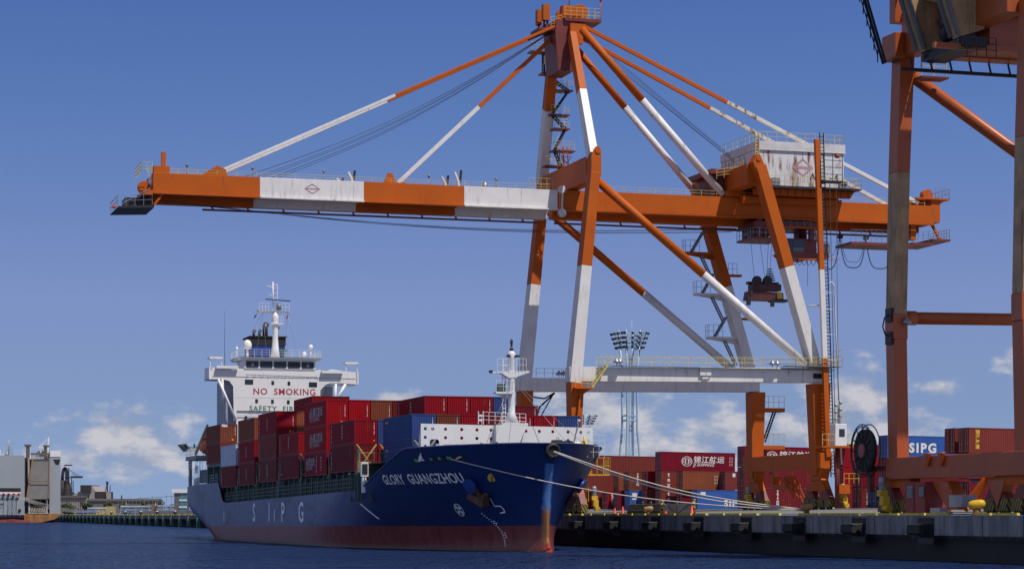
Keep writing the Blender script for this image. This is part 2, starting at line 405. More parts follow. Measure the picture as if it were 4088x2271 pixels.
mb = MB()
mb.box(0, 1.25, -150, 310, 1.95, 3.46)          # cope beam
mb.box(.9, 3.0, -150, 310, -4, 1.95)            # wall below
mb.box(1.25, 40, 306, 310, -4, 3.4)
single(mb, 'quay_wall', QUAYC, 'long concrete quay wall with foot coloured dark for damp and shade under the cranes', 'quay wall', Wp(0, 0), kind=None)

# crane rails set in the apron
mb = MB()
for s_ in (3.4, 34.4): mb.box(s_ - .06, s_ + .06, -150, 305, gz(s_) + .004, gz(s_) + .05)
o = single(mb, 'crane_rail', DARK, 'pair of steel crane rails let into the quay apron', 'crane rails', Wp(0, 0))

# yellow kerb bars along the cope
mbk = MB(); mbk.hexa([(-.13, 0, 0), (.13, 0, 0), (.13, 3.6, 0), (-.13, 3.6, 0), (-.11, .06, .19), (.11, .06, .19), (.11, 3.54, .19), (-.11, 3.54, .19)])
KERBY = paint('kerb_yellow', (.50, .40, .03), .6, var=.25, scale=.9, grime=.9, rust=.1, grime_c=(.10, .09, .03))
k0 = None; tt = 1.5; i = 0
while tt < 104:
    L = random.choice((1.0, 1.0, 1.0, .62, 1.15))
    if not (37.2 < tt < 39.6 or 6.6 < tt < 9.2):
        if k0 is None:
            k0 = single(mbk, 'kerb_bar', KERBY, 'worn yellow kerb bar bolted along the quay edge', 'kerb bar', Wp(tt, .42, 3.463), group='yellow kerb bars along the quay edge'); o = k0
        else:
            o = k0.copy(); COL.objects.link(o); o.location = Wp(tt, .42, 3.463)
        o.scale = (1, L, 1)
    tt += 3.6 * L + random.choice((.25, .35, .35, .9)); i += 1

# rubber arch fenders
f0 = None
for k in range(9):
    tt = 14.7 + 11.75 * k
    if f0 is None:
        f0 = thing('quay_fender', 'black rubber V fender bolted to the quay wall', 'fender', Wp(tt, 0, 0), group='rubber fenders on the quay wall')
        mb = MB(); mb.prism([(0, 2.85), (-1.15, 2.72), (-1.2, 2.1), (-.9, 1.95), (-.55, 2.3), (-.3, 2.02), (0, 1.7)], 1, -1.05, 1.05)
        mb.build('rubber_arch', BLACK, f0, bevel=.05)
        mb = MB(); mb.box(-.06, 0, -1.25, 1.25, 1.3, 3.3)
        for q in range(5): mb.tube((-.12, -1 + q * .5, 3.15), (-.02, -1 + q * .5, 3.15), .07, 6)
        mb.build('backing_plate', DARK, f0)
        mb = MB(); mb.box(-1.16, -.9, -1.12, 1.12, 2.74, 2.78); mb.build('face_pad', GREYP, f0)
    else: dup(f0, Wp(tt, 0, 0))

# bollards: mushroom heads leaning inland
def bollard(loc, sc, col, label):
    b_ = thing('mooring_bollard', label, 'bollard', loc); b_.scale = (sc, sc, sc)
    mb = MB(); mb.lathe([(.42, 0), (.40, .06), (.30, .12), (.27, .5), (.30, .62)], n=16); mb.build('post', paint('bollard_rust', (.16, .07, .04), .7, rust=1.0), b_)
    mb = MB()
    for k in range(7):
        a = k / 6
    mb.lathe([(.02, -.52), (.2, -.50), (.31, -.38), (.36, -.1), (.36, .25), (.33, .5), (.24, .68), (.05, .75)], c=(0, 0, .78), n=16, axis='x')
    h = mb.build('head', col, b_); h.rotation_euler = (0, R(-8), R(-35))
    return b_
bollard(Wp(7.9, .6, 3.46), 1.0, paint('bollard_yellow', (.72, .42, .015), .45, grime=.3, rust=.15), 'big bright yellow mooring bollard on the quay edge below the near crane')
bollard(Wp(38.4, .75, 3.47), .85, paint('bollard_tan', (.45, .25, .07), .6, rust=.5), 'rusty tan mooring bollard holding the bow lines')
bollard(Wp(78.0, .9, 3.47), .8, paint('bollard_worn', (.40, .26, .10), .6, rust=.6), 'worn mooring bollard behind the grey barrier panel')

# grey concrete blocks, striped posts and barrier panel on the apron
GREYC = paint('grey_concrete', (.16, .16, .165), .8, var=.2, grime=.5)
mb = MB(); mb.box(0, 1.1, 0, 9.0, .0, 1.0)
bl = thing('concrete_block', 'dark grey concrete ballast block with lifting eyes on the quay', 'concrete block', Wp(77.5, 2.0, 3.5))
mb = MB()
for k in range(4): mb.box(0, .95, k * 2.45, k * 2.45 + 2.35, .5, 1.15)
mb.build('block_row', GREYC, bl, bevel=.03)
mb = MB(); mb.box(-.05, 1.0, -.1, 9.9, 0, .48); mb.build('base', paint('muddy_concrete', (.09, .085, .075), .9, var=.4, scale=2), bl)
mb = MB()
for k in range(4): mb.path([(.3, k * 2.45 + 1.0, 1.15), (.3, k * 2.45 + 1.0, 1.38), (.3, k * 2.45 + 1.3, 1.38), (.3, k * 2.45 + 1.3, 1.15)], .035)
mb.each('lifting_eye', STEEL, bl)
bp = thing('barrier_panel', 'pale grey boarded barrier panel with diagonal braces between striped posts', 'barrier', Wp(67.4, 1.6, 3.5))
mb = MB()
for k in range(5): mb.box(0, .06, 0, 8.3, .15 + k * .2, .15 + k * .2 + .185)
mb.build('boards', paint('grey_boards', (.42, .42, .42), .7, var=.15, grime=.4), bp)
mb = MB(); mb.bar((-.05, .3, 1.15), (-.05, 4.0, .15), .1, .1, u=(1, 0, 0)); mb.bar((-.05, 8.0, 1.15), (-.05, 4.4, .15), .1, .1, u=(1, 0, 0)); mb.box(-.08, 0, 4.1, 4.3, 0, 1.3)
mb.build('brace', GREYP, bp)
for y in (-.35, 8.5):
    mb = MB(); mb.tube((0, y, 0), (0, y, 1.55), .16, 10); mb.build('striped_post', HAZARDV, bp)

# traffic cones
c0 = None
CONE = paint('cone_red', (.62, .05, .025), .5, var=.1)
for tt, s_, lab in ((87.5, 1.5, 'orange red traffic cone on the quay beside the dark concrete block'), (66.8, 1.3, 'orange red traffic cone beside the barrier panel, right of the striped post'), (92.3, 2.3, 'dull red traffic cone on the quay nearest the ship bow'), (73.2, 1.0, 'low red cone top showing under the barrier panel')):
    if c0 is None:
        c0 = thing('traffic_cone', lab, 'traffic cone', Wp(tt, s_, 3.5), group='traffic cones on the quay')
        mb = MB(); mb.lathe([(.24, .03), (.2, .06), (.06, .9), (.02, .92)], n=12); mb.build('cone_body', CONE, c0)
        mb = MB(); mb.box(-.25, .25, -.25, .25, 0, .035); mb.build('cone_base', BLACK, c0)
    else: dup(c0, Wp(tt, s_, 3.5), label=lab)
for o in COL.objects:
    if o.name.startswith('traffic_cone') and 'low red' in o['label']: o.scale = (1, 1, .45)
    if o.name.startswith('traffic_cone') and 'dull' in o['label']: o.scale = (1, 1, .8)

# ================================================================= FAR PIER
PT0 = Vector((-79, 600, 0)); PROT = R(15.2)
def Pp(y, x=0, z=0): return Vector((PT0.x - math.sin(PROT) * y + math.cos(PROT) * x, PT0.y + math.cos(PROT) * y + math.sin(PROT) * x, z))
pier = thing('far_pier', 'long far pier on green fender piles between the two ships', 'pier', PT0, PROT)
mb = MB(); mb.box(0, 16, -330, 900, 2.3, 3.4); mb.build('deck', paint('pier_concrete', (.10, .10, .10), .85, var=.3), pier)
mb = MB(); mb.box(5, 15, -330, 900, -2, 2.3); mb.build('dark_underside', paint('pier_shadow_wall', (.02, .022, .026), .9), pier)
PILE = paint('pile_green', (.075, .17, .15), .7, var=.3, scale=.4, grime=.8, grime_c=(.03, .04, .04))
p0 = None
for k in range(40):
    y = -96 + 20.5 * k
    mb = MB(); mb.box(-.55, .35, y - .75, y + .75, .3 if k % 2 else -.6, 3.15); mb.bar((-.1, y + .75, 1.0), (-.1, y + 6.2, 2.6), .22, .22); mb.bar((-.1, y + .6, 2.65), (-.1, y + 9, 2.75), .22, .22)
    mb.build('pile', PILE, pier)
mb = MB()
for k in range(130):
    y = -96 + 4.7 * k
    if k % 3 != 2: mb.box(.1, .5, y, y + 3.0, 3.4, 3.75)
mb.each('kerb_bar', KERBY, pier)
b0 = None
for k, y in enumerate((-40, 2, 45, 92, 140, 190, 245, 300)):
    if b0 is None:
        b0 = thing('pier_bollard', 'small dark mooring bollard on the far pier edge', 'bollard', Pp(y, 1.3, 3.4), PROT, group='mooring bollards along the far pier')
        mb = MB(); mb.lathe([(.6, 0), (.45, .2), (.4, .55), (.7, .8), (.75, 1.0), (.3, 1.2)], n=10); mb.build('bollard_body', paint('bollard_dark', (.05, .06, .06), .6), b0)
        mb = MB(); mb.lathe([(.4, 1.2), (.5, 1.22), (.25, 1.4)], n=10); mb.build('white_cap', CLEANW, b0)
    else: dup(b0, Pp(y, 1.3, 3.4))
# link fence on posts behind the pier
f_ = thing('mesh_fence', 'tall thin mesh fence posts behind the far pier', 'fence', Pp(0, 20, 3.5), PROT)
mb = MB()
for k in range(34): mb.box(-.07, .07, -60 + 16 * k - .07, -60 + 16 * k + .07, 0, 7.0 if k % 3 else 8.0)
mb.each('fence_post', GREYP, f_)
mb = MB(); mb.box(-.05, .05, -60, 470, 6.9, 7.05); mb.box(-.05, .05, -60, 470, 3.4, 3.5); mb.build('fence_wires', GREYP, f_)
w_ = thing('boundary_wall', 'low pale concrete wall along the far pier', 'wall', Pp(0, 14, 3.4), PROT)
mb = MB(); mb.box(0, .5, -60, 320, 0, 1.6); mb.build('wall_face', paint('pale_wall', (.42, .38, .34), .8, grime=.3), w_)
# storage racks full of pale and blue bundles, stacked boards
def at(u, v, Y): return Vector(((u - 1288) / 5734 * Y, Y, 3.5 + (1294.3 - v) / 5734 * Y))
RW, RB, RN = paint('pale_bundles', (.66, .64, .60), .6, var=.2, scale=.3), paint('blue_bundles', (.08, .16, .40), .6, var=.5, scale=.3), paint('navy_bundles', (.05, .06, .16), .6, var=.5, scale=.3)
def rack(x0, x1, Y, z1, lab, rows):
    r = thing('storage_rack', lab, 'storage rack', (x0, Y, 3.6), 0)
    L = x1 - x0; n = len(rows); h = (z1 - 3.6) / n
    for k, mt in enumerate(rows):
        mb = MB(); x = 0
        while x < L - 1:
            w = random.uniform(1.6, 4.2); q = random.uniform(-.25, .25); mb.box(x, min(x + w * .93, L), q, 5 + q, k * h + .25, (k + .78 + random.uniform(0, .14)) * h); x += w
        mb.build('bundle_tier', mt, r)
    mb = MB(); x = 0
    while x <= L: mb.box(x - .14, x + .14, -.6, -.3, 0, z1 - 3.4); x += 3.1
    for k in range(n): mb.box(0, L, -.55, -.35, k * h + .05, k * h + .25)
    mb.build('rack_frame', paint('rack_blue', (.25, .36, .52), .5), r)
rack(-186, -178, 1000, 6.9, 'rack of white and blue bundles left of the tan board stack', [RB, RW, RB, RW])
rack(-171.5, -159, 1000, 7.6, 'long rack with pale top rows between the board stack and the brown pile', [RB, RB, RW, RN, RW])
rack(-156, -145.6, 1000, 7.9, 'tall rack of white rows over dark bundles beside the glass building', [RN, RB, RW, RB, RW])
rack(-193, -187, 1010, 6.0, 'low rack of purple blue bundles at the left end of the pier', [RN, RN])
mb = MB(); mb.box(0, 4, 0, 4, 0, 3.6); mb.box(-4.2, -.2, 0, 4, 0, 2.0)
single(mb, 'board_stack', paint('tan_boards', (.42, .34, .17), .7, var=.3, scale=1.2, streak=.1), 'stack of tan boards standing on the far pier', 'board stack', (-178, 998, 3.6), 0)
mb = MB(); random.seed(3)
for k in range(30): x, z = random.uniform(0, 2.2), random.uniform(0, 4); mb.tube((x, 0, z), (x + .3, 5, z), .28, 6)
single(mb, 'scrap_pile', paint('brown_scrap', (.22, .11, .06), .8, var=.4), 'heap of brown scrap between two storage racks', 'scrap pile', (-157.6, 998, 3.6), 0)

# ---- foliage
LEAF = []
for nm, c in (('dark', (.022, .040, .016)), ('mid', (.040, .062, .022)), ('pale', (.070, .085, .035))):
    LEAF.append(paint('foliage_' + nm, c, .7, var=.35, scale=.6))
BARK = paint('bark', (.07, .05, .035), .9, var=.3)
def crown(w, h, dpt, n, leaf, lumps=9, seed=0):
    rnd = random.Random(seed); mb = MB(); cs = []
    for k in range(lumps): cs.append((Vector((rnd.uniform(-.5, .5) * w * .75, rnd.uniform(-.5, .5) * dpt * .7, rnd.uniform(.12, .85) * h)), rnd.uniform(.22, .36) * min(w, h * 1.2)))
    for k in range(n):
        c, r_ = rnd.choice(cs); v = Vector((rnd.gauss(0, 1), rnd.gauss(0, 1), rnd.gauss(0, .8))); v = v.normalized() * r_ * rnd.uniform(.55, 1.08)
        p = c + v
        if p.z < 0: continue
        a = Vector((rnd.gauss(0, 1), rnd.gauss(0, 1), rnd.gauss(0, 1))).normalized() * leaf * rnd.uniform(.6, 1.3); e = a.orthogonal().normalized() * leaf * .6
        mb.mi = rnd.choice((0, 0, 1, 1, 2)); mb.quad(p - a, p + e, p + a, p - e)
    return mb
def tree(x, Y, w, h, lab, seed, trunk=1.8):
    t_ = thing('tree', lab, 'tree', (x, Y, 3.9), 0, group='trees behind the far pier')
    c = crown(w, h, w * .7, 620, .34, seed=seed).build('crown', LEAF, t_); c.location.z = trunk
    mb = MB(); mb.tube((0, 0, -.3), (0, 0, trunk + h * .5), .28, 7, r2=.12)
    for k in range(4): a = k * 1.6; mb.tube((0, 0, trunk + h * .15), (math.cos(a) * w * .3, math.sin(a) * w * .25, trunk + h * .55), .12, 5, r2=.04)
    mb.build('trunk', BARK, t_)
tr = [(214, 24, 7.4), (226, 14, 5.4), (272, 20, 7.0), (312, 20, 7.0), (366, 19, 7.6), (406, 18, 7.0), (430, 12, 5.0), (443, 14, 5.6)]
labs = ['bushy tree in front of the pale shed wall, leftmost of the row', 'low bushy tree right of the leftmost one', 'round tree above the tan board stack', 'round tree in front of the long warehouse roof', 'wide tree before the right half of the warehouse', 'tree just right of the warehouse end', 'small low tree in the gap left of the glass building', 'small tree touching the glass building']
for k, ((u, w, h), lab) in enumerate(zip(tr, labs)): tree((u - 1288) / 5734 * 1100, 1100, w * .19, h * .55, lab, 40 + k, trunk=2.2)
t_ = thing('bush', 'broad dark green bush beside the car carrier stern', 'bush', ((166 - 1288) / 5734 * 1090, 1090, 3.6), 0)
crown(7.5, 5.2, 5, 1100, .36, lumps=14, seed=91).build('foliage', LEAF, t_)
t_ = thing('bush', 'low sloping scrub right of the broad dark bush', 'bush', ((186 - 1288) / 5734 * 1100, 1100, 3.6), 0)
crown(5.5, 3.0, 4, 600, .32, lumps=9, seed=93).build('foliage', LEAF, t_)

# ---- warehouse, mill
def build_box(name, x0, x1, y0, y1, z0, z1, mt, parent): mb = MB(); mb.box(x0, x1, y0, y1, z0, z1); return mb.build(name, mt, parent)
w_ = thing('warehouse', 'long low brown warehouse behind the trees', 'warehouse', (-242, 1300, 3.6), 0)
WH = paint('warehouse_cladding', (.15, .14, .13), .8, var=.2, scale=.1)
build_box('wall', 0, 39.5, 0, 20, 0, 7.6, WH, w_)
mb = MB(); mb.prism([(-.6, 7.6), (20.6, 7.6), (20.6, 8.2), (10, 9.2), (-.6, 8.2)], 0, -.5, 40); mb.build('roof', paint('warehouse_roof', (.085, .075, .075), .8), w_)
for x in (11, 22, 38.6): build_box('downpipe', x, x + .3, -.25, -.02, 0, 7.6, CLEANW, w_)
mb = MB(); mb.tube((18, 8, 8.5), (18, 8, 11.2), .35, 8); mb.build('vent_pipe', DARK, w_)
g_ = thing('glass_office', 'white and teal glass office block beside the ship stern', 'office building', (-124.5, 840, 3.5), 0)
build_box('wall', 0, 4.5, 0, 8, 0, 8.1, paint('office_grey', (.14, .13, .15), .6), g_)
build_box('roof', -.8, 4.9, -.5, 8.5, 8.1, 9.5, CLEANW, g_)
for k in range(3): build_box('window', 2.0, 4.4, -.08, -.01, .8 + 2.5 * k, 2.4 + 2.5 * k, paint('teal_glass', (.05, .22, .26), .15), g_)
for k in range(2): build_box('floor_band', 1.9, 4.7, -.3, 0, 2.6 + 2.5 * k, 3.2 + 2.5 * k, CLEANW, g_)
MILLD, MILLP, MILLW = paint('mill_dark', (.035, .03, .035), .8, var=.3, scale=.05), paint('mill_roof', (.12, .10, .10), .8, var=.2, scale=.05), paint('mill_cladding', (.34, .30, .29), .8, var=.15, scale=.08, streak=.1)
s_ = thing('mill_shed', 'big pale steel mill shed with stepped dark roofs', 'factory shed', ((152 - 1288) / 5734 * 2600, 2600, 3), 0)
k = 2600 / 5734
build_box('wall', -6, 66 * k, 0, 80, 0, 20.0, MILLW, s_)
build_box('lower_roof', -6, 66.5 * k, -2, 82, 20.0, 22.5, MILLP, s_)
mb = MB(); mb.prism([(25 * k, 22.5), (85 * k, 13), (85 * k, 27), (75 * k, 33.6), (50 * k, 29)], 1, 10, 80); mb.build('high_bay', MILLW, s_)
build_box('dark_hood', 48 * k, 74 * k, 5, 60, 27, 34.5, MILLD, s_)
for q in range(12): build_box('wall_rib', q * 5.6 * k, q * 5.6 * k + .5, -.4, -.05, 0, 19.8, MILLP, s_)
s_ = thing('stock_house', 'dark boxy plant building with a small rooftop crane', 'factory building', ((238 - 1288) / 5734 * 2550, 2550, 3), 0)
k = 2550 / 5734
build_box('wall', 0, 31 * k, 0, 40, 4, 26.5, MILLD, s_); build_box('wall_low', 30 * k, 37 * k, 2, 30, 4, 18, MILLD, s_)
build_box('pale_box', 31 * k, 37.5 * k, -4, 10, 18, 26, MILLW, s_)
mb = MB(); mb.tube((30 * k, 5, 26), (30 * k, 5, 38), .8, 6); mb.tube((37 * k, 5, 26), (37 * k, 5, 34), .5, 6); mb.bar((25 * k, 5, 27), (31 * k, 5, 37), .7, .7); mb.box(27.5 * k, 32 * k, 3, 7, 34, 38); mb.build('roof_crane', MILLD, s_)
f_ = thing('blast_furnace', 'dark blast furnace with downcomer pipes and a jib above the sheds', 'blast furnace', ((154 - 1288) / 5734 * 3000, 3000, 3), 0)
k = 3000 / 5734
mb = MB(); mb.lathe([(6.5, 0), (6.5, 16), (5.5, 22), (4.2, 33), (2.6, 36), (2.2, 46)], c=(16 * k, 0, 6), n=14); mb.build('furnace_shell', MILLD, f_)
mb = MB(); mb.lathe([(5, 0), (5, 30), (3, 36)], c=(3 * k, 6, 10), n=12); mb.lathe([(6, 0), (6, 22), (2, 27)], c=(24 * k, 8, 4), n=12); mb.build('stove', MILLD, f_)
mb = MB(); pts = [(3 * k, 0, 46)] + [(3 * k + (1 - math.cos(a)) * 6.5 * k, 0, 46 + math.sin(a) * 16) for a in [i * math.pi / 8 for i in range(1, 8)]] + [(17 * k, 0, 44)]
mb.path(pts, 2.1, 8); mb.tube((3.2 * k, -1, 46), (1 * k, -1, 16), 3.0, 8); mb.build('gas_pipe', MILLD, f_)
mb = MB()
for x in (12, 20, 27, 31): mb.box(x * k - .5, x * k + .5, -3, -2, 0, 66 - abs(x - 18) * 1.6)
for z in (14, 24, 33, 42, 50): mb.box(10 * k, 32 * k - (z - 14) * .1, -3, 3, z, z + .7)
for z in (14, 24, 33, 42): mb.bar((12 * k, -2.5, z), (27 * k, -2.5, z + 9), .6, .6)
mb.box(9 * k, 26 * k, -4, 4, 65, 66.5); mb.build('steel_frame', MILLD, f_)
mb = MB(); mb.box(26 * k, 54 * k, -1, 1, 49, 51.5); mb.bar((20 * k, 0, 60), (46 * k, 0, 51), .6, .6); mb.bar((28 * k, 0, 55), (38 * k, 0, 51), .5, .5); mb.build('jib', MILLD, f_)

# ================================================================= CAR CARRIER (stern to us)
CROT = R(15.2)
cc = thing('car_carrier', 'grey slab sided car carrier with a folded stern ramp beside the far pier', 'ship', (-225.3, 1055.8, 0), CROT)
CGREY = paint('carrier_grey', (.30, .335, .36), .55, var=.05, scale=.08, grime=.25, streak=.1, grime_c=(.2, .2, .2))
mb = MB(); mb.box(-16, -.4, 0, 160, 3.5, 31.0); mb.box(11.0, 16, 1.2, 160, 3.5, 30.5); mb.box(-.4, 11, 9, 160, 3.5, 29)
mb.hexa([(-13, 9, -1), (13, 9, -1), (15, 160, -1), (-15, 160, -1), (-16, .1, 3.5), (16, 1.3, 3.5), (16, 160, 3.5), (-16, 160, 3.5)]); mb.build('hull', CGREY, cc)
mb = MB(); mb.prism([(-.5, 4.1), (16.05, 4.1), (16.05, 3.4), (13.5, 1.6), (8, .2), (-.5, -.4)], 1, .6, 8); mb.build('rusty_belting', paint('rusty_hull_band', (.34, .15, .05), .7, var=.4, scale=.3, rust=.8), cc)
mb = MB(); mb.prism([(-16, .9), (-6, 1.6), (2, .9), (2, -.5), (-16, -.5)], 1, -.25, 1); mb.build('boot_top', paint('boot_red', (.30, .06, .05), .7, var=.3), cc)
CR = paint('ramp_grey', (.17, .165, .155), .7, var=.15, scale=.3, streak=.05, grime=.4)
mb = MB(); mb.hexa([(.7, -1.2, 10.8), (10.2, -1.2, 10.8), (10.2, -.2, 10.8), (.7, -.2, 10.8), (3.4, .6, 29), (10.7, .6, 29), (10.7, 1.6, 29), (3.4, 1.6, 29)]); rp = mb.build('stern_ramp', CR, cc)
mb = MB(); mb.bar((.5, -1.3, 11), (3.3, .5, 29.3), .7, .5, u=(1, 0, 0)); mb.bar((10.4, -1.3, 11), (10.9, .5, 29.3), .5, .5, u=(1, 0, 0)); mb.bar((.9, -1.4, 19), (10.5, -1.4, 19), .3, .2, u=(0, 0, 1)); mb.build('ramp_edge', paint('ramp_rust', (.24, .15, .09), .7, rust=.6), rp)
mb = MB()
for k in range(15): mb.box(2.6 + k * .58, 2.85 + k * .58, .2, 1.2, 28.8, 31.9)
mb.box(2.4, 11.2, .5, 1.3, 31.4, 32.2); mb.build('ramp_flaps', paint('ramp_ribs', (.14, .13, .11), .7), rp)
mb = MB(); mb.box(-.38, 1.0, 2, 8.8, 4.1, 30); mb.box(1.0, 11, 7, 8.8, 4.1, 29.5); mb.build('ramp_recess', DARK, cc)
mb = MB(); mb.hexa([(1.3, .5, 4.2), (2.2, .5, 4.2), (2.2, 2, 4.2), (1.3, 2, 4.2), (1.0, .5, 30), (1.8, .5, 30), (1.8, 2, 30), (1.0, 2, 30)]); mb.box(9.2, 10.1, .5, 2, 4.2, 10.5)
for k in range(9): mb.bar((2.4 + k * .75, 1.0, 7.0), (2.9 + k * .75, .6, 4.8), .38, .2, u=(1, 0, 0))
mb.box(1, 10.4, .4, 2, 4.0, 4.6); mb.box(1, 10, .7, 1, 7.2, 7.5); mb.build('ramp_hinge_frame', paint('hinge_paint', (.38, .34, .27), .7, rust=.6), cc)
mb = MB(); mb.box(.4, 2.0, 2.2, 4, 28, 35.2); mb.box(-.3, 2.7, 2.0, 4.2, 35.2, 36.2); mb.box(8.6, 9.9, 2.2, 4, 28, 35.2); mb.box(8.4, 11.0, 2.0, 4.2, 35.0, 35.9); mb.each('ramp_post', paint('post_brown', (.11, .09, .07), .7, rust=.5), cc)
mb = MB(); mb.box(-16, -2.2, -.06, 2, 14.1, 15.9); mb.build('mooring_slot', DARK, cc)
mb = MB(); mb.box(-16, -2.2, -.2, 0, 13.0, 14.05); mb.build('slot_sill', CLEANW, cc)
mb = MB()
for k in range(6): mb.lathe([(.5, -.1), (.5, .5), (.1, .6)], c=(-14.6 + k * 2.3, -.9, 13.0), n=8); mb.box(-15 + k * 2.3, -14 + k * 2.3, -.5, -.2, 12.6, 13.3)
mb.build('roller_fairlead', RED, cc)
mb = MB(); mb.prism([(12.6, 29.3), (15.9, 29.3), (15.2, 26.8), (13.8, 26.8)], 1, 1.12, 1.3); mb.build('vent_opening', DARK, cc)
mb = MB(); mb.box(11.2, 16, 1.0, 20, 30.5, 33.4); mb.box(6, 11.2, 6, 20, 31, 33.2); mb.box(-16, -11, 8, 20, 31, 33.8); mb.each('upper_deckhouse', CLEANW, cc)
mb = MB(); mb.tube((-7, 12, 31), (-7, 12, 38.6), .3, 8)
for z, w in ((36.6, 2.8), (35.2, 1.6), (34, 2.0)): mb.box(-7 - w, -7 + w, 11.8, 12.2, z, z + .35)
mb.tube((-9, 12, 31), (-7, 12, 36), .12, 5); mb.tube((-5, 12, 31), (-7, 12, 36), .12, 5); mb.lathe([(.7, 0), (.8, 1), (.3, 1.8)], c=(-8, 10, 31), n=10); mb.build('mast', paint('mast_grey', (.30, .33, .33), .5), cc)
mb = MB(); mb.bar((10.4, 6, 31), (10.9, 6, 39.6), .7, .7); mb.bar((10.7, 6, 39.2), (6.4, 6, 35), .25, .25); mb.box(6.2, 9.4, 5, 7, 34.2, 35.3); mb.box(7, 8, 5, 7, 32, 34.5); mb.build('deck_crane', CLEANW, cc)
mb = MB(); put2d(mb, text_mesh('AN HIGHWAY', 1.62, .03, 'RIGHT', xs=.92, spacing=1.12), (-3.0, -.12, 10.2), (1, 0, 0), (0, 0, 1)); put2d(mb, text_mesh('KOBE', 1.25, .02, 'RIGHT', spacing=1.1), (-9.9, -.12, 8.0), (1, 0, 0), (0, 0, 1)); put2d(mb, text_mesh('日 P', .8, .01, 'RIGHT'), (-10.4, -.12, 6.6), (1, 0, 0), (0, 0, 1)); mb.build('lettering', BLACKM, cc)
mb = MB()
for k in range(7): x = -15.5 + k * 1.9; mb.path([(x, -.3, 12.6), (x - .3 + .05 * k, -.35, 7), (x - .9 + .12 * k, -.3, .5)], .07, 4)
mb.lathe([(.5, -.2), (.75, 0), (.5, .2)], c=(-2.7, -.4, 5.6), n=10, axis='y'); mb.lathe([(.5, -.2), (.75, 0), (.5, .2)], c=(-2.7, -.4, 2.6), n=10, axis='y'); mb.build('hanging_lines', BLACK, cc)
ccm = Matrix.Translation((-225.3, 1055.8, 0)) @ Matrix.Rotation(CROT, 4, 'Z')
for k in range(5):
    a = ccm @ Vector((-6.5 + k * .8, -.3, 13.0 - k * .1)); e = Pp(355 - k * 7, 1.3, 4.6)
    mb = MB(); mb.path([a.lerp(e, q / 12) - Vector((0, 0, 3.0 * math.sin(math.pi * q / 12) * (1 - .1 * k))) for q in range(13)], .09, 4)
    o = mb.build('stern_line', ROPE); o['label'] = 'thin pale mooring line from the car carrier stern to the far pier'; o['category'] = 'mooring line'; o['group'] = 'stern lines of the car carrier'
# ================================================================= CONTAINER SHIP.  local x: towards the quay, y: aft from the stem, z: up
SHIP = Wp(61.6, -15.1, 0)
ship = thing('container_ship', 'laden blue hulled container ship with red boot top moored along the quay', 'container ship', SHIP)
def SM(x, y, z): return (x, y, z)
B2 = 11.75
def lerp(a, b, t): return a + (b - a) * max(0, min(1, t))
def interp(tab, x):
    if x <= tab[0][0]: return tab[0][1]
    for (a, fa), (b, fb) in zip(tab, tab[1:]):
        if x <= b: return fa + (fb - fa) * (x - a) / (b - a)
    return tab[-1][1]
STEM = [(-3, -2.4), (-.6, -2.0), (.2, -.4), (1.2, .35), (3, .45), (5.5, .3), (8, -.3), (10.3, -1.2)]
def stem_q(z): return interp(STEM, z)
ENTR = [(-3, 46), (0, 46), (2.5, 42), (5, 37), (7, 33), (9, 31), (10.3, 30)]
FULL = [(-3, 1.15), (0, 1.2), (2.5, 1.3), (5, 1.5), (7, 1.72), (9, 1.95), (10.3, 2.05)]
def keel(q): return interp([(0, -3), (116, -3), (122, -1.6), (128, -.5), (134, .45), (140, 1.2), (146, 1.9), (152, 2.6)], q)
def aftb(q): return interp([(0, 1), (108, 1), (125, 1), (140, .97), (148, .93), (152, .90)], q)
def hb(q, z):
    """half breadth of the hull"""
    u = (q - stem_q(z)) / interp(ENTR, z)
    if u <= 0: return 0.0
    p = interp(FULL, z)
    f = 1.0 if u >= 1 else (1 - (1 - u) ** p) ** (1 / (p * .62 + .38))
    b = B2 * f * aftb(q)
    if q > 104:
        kz = keel(q); h = max(0.0, min(1, (z - kz) / 3.4))
        g = max(0, 1 - (1 - h) ** 2.6) ** (1 / 2.6); w = min(1, (q - 104) / 22)
        b *= (1 - w) + w * g
    return b
def topz(q): return interp([(-2, 10.2), (14.6, 10.05), (15.6, 9.9), (22.5, 8.0), (26.5, 6.85), (28.6, 6.35), (31, 6.05), (110, 5.15), (112.5, 5.5), (116.2, 8.1), (152, 7.9)], q)
def boot(q): return interp([(0, 2.5), (152, 1.75)], q)
# material: blue over red with a boot-top line, scuffs, rust runs, dark repaint patches
m, t, b = new_mat('hull_paint')
tc = N(t, 'ShaderNodeTexCoord'); co = tc.outputs['Object']; sp = N(t, 'ShaderNodeSeparateXYZ', ins={0: co})
st = vec_n(t, 'MULTIPLY', co, (1, 1, .16))
nA = N(t, 'ShaderNodeTexNoise', ins={'Vector': vec_n(t, 'MULTIPLY', co, (.12, .12, .25)), 'Scale': 1.0, 'Detail': 4.0, 'Roughness': .6}).outputs[0]
nB = N(t, 'ShaderNodeTexNoise', ins={'Vector': st, 'Scale': 1.1, 'Detail': 7.0, 'Roughness': .68}).outputs[0]
nC = N(t, 'ShaderNodeTexNoise', ins={'Vector': vec_n(t, 'MULTIPLY', co, (.5, .5, 1.2)), 'Scale': 1.0, 'Detail': 8.0, 'Roughness': .7}).outputs[0]
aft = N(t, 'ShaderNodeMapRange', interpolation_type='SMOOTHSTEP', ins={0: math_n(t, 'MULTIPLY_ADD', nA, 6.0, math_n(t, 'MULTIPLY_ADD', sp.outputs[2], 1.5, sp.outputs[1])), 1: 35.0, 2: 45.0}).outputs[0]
blue = mix_n(t, aft, (.005, .024, .115), (.090, .110, .235))
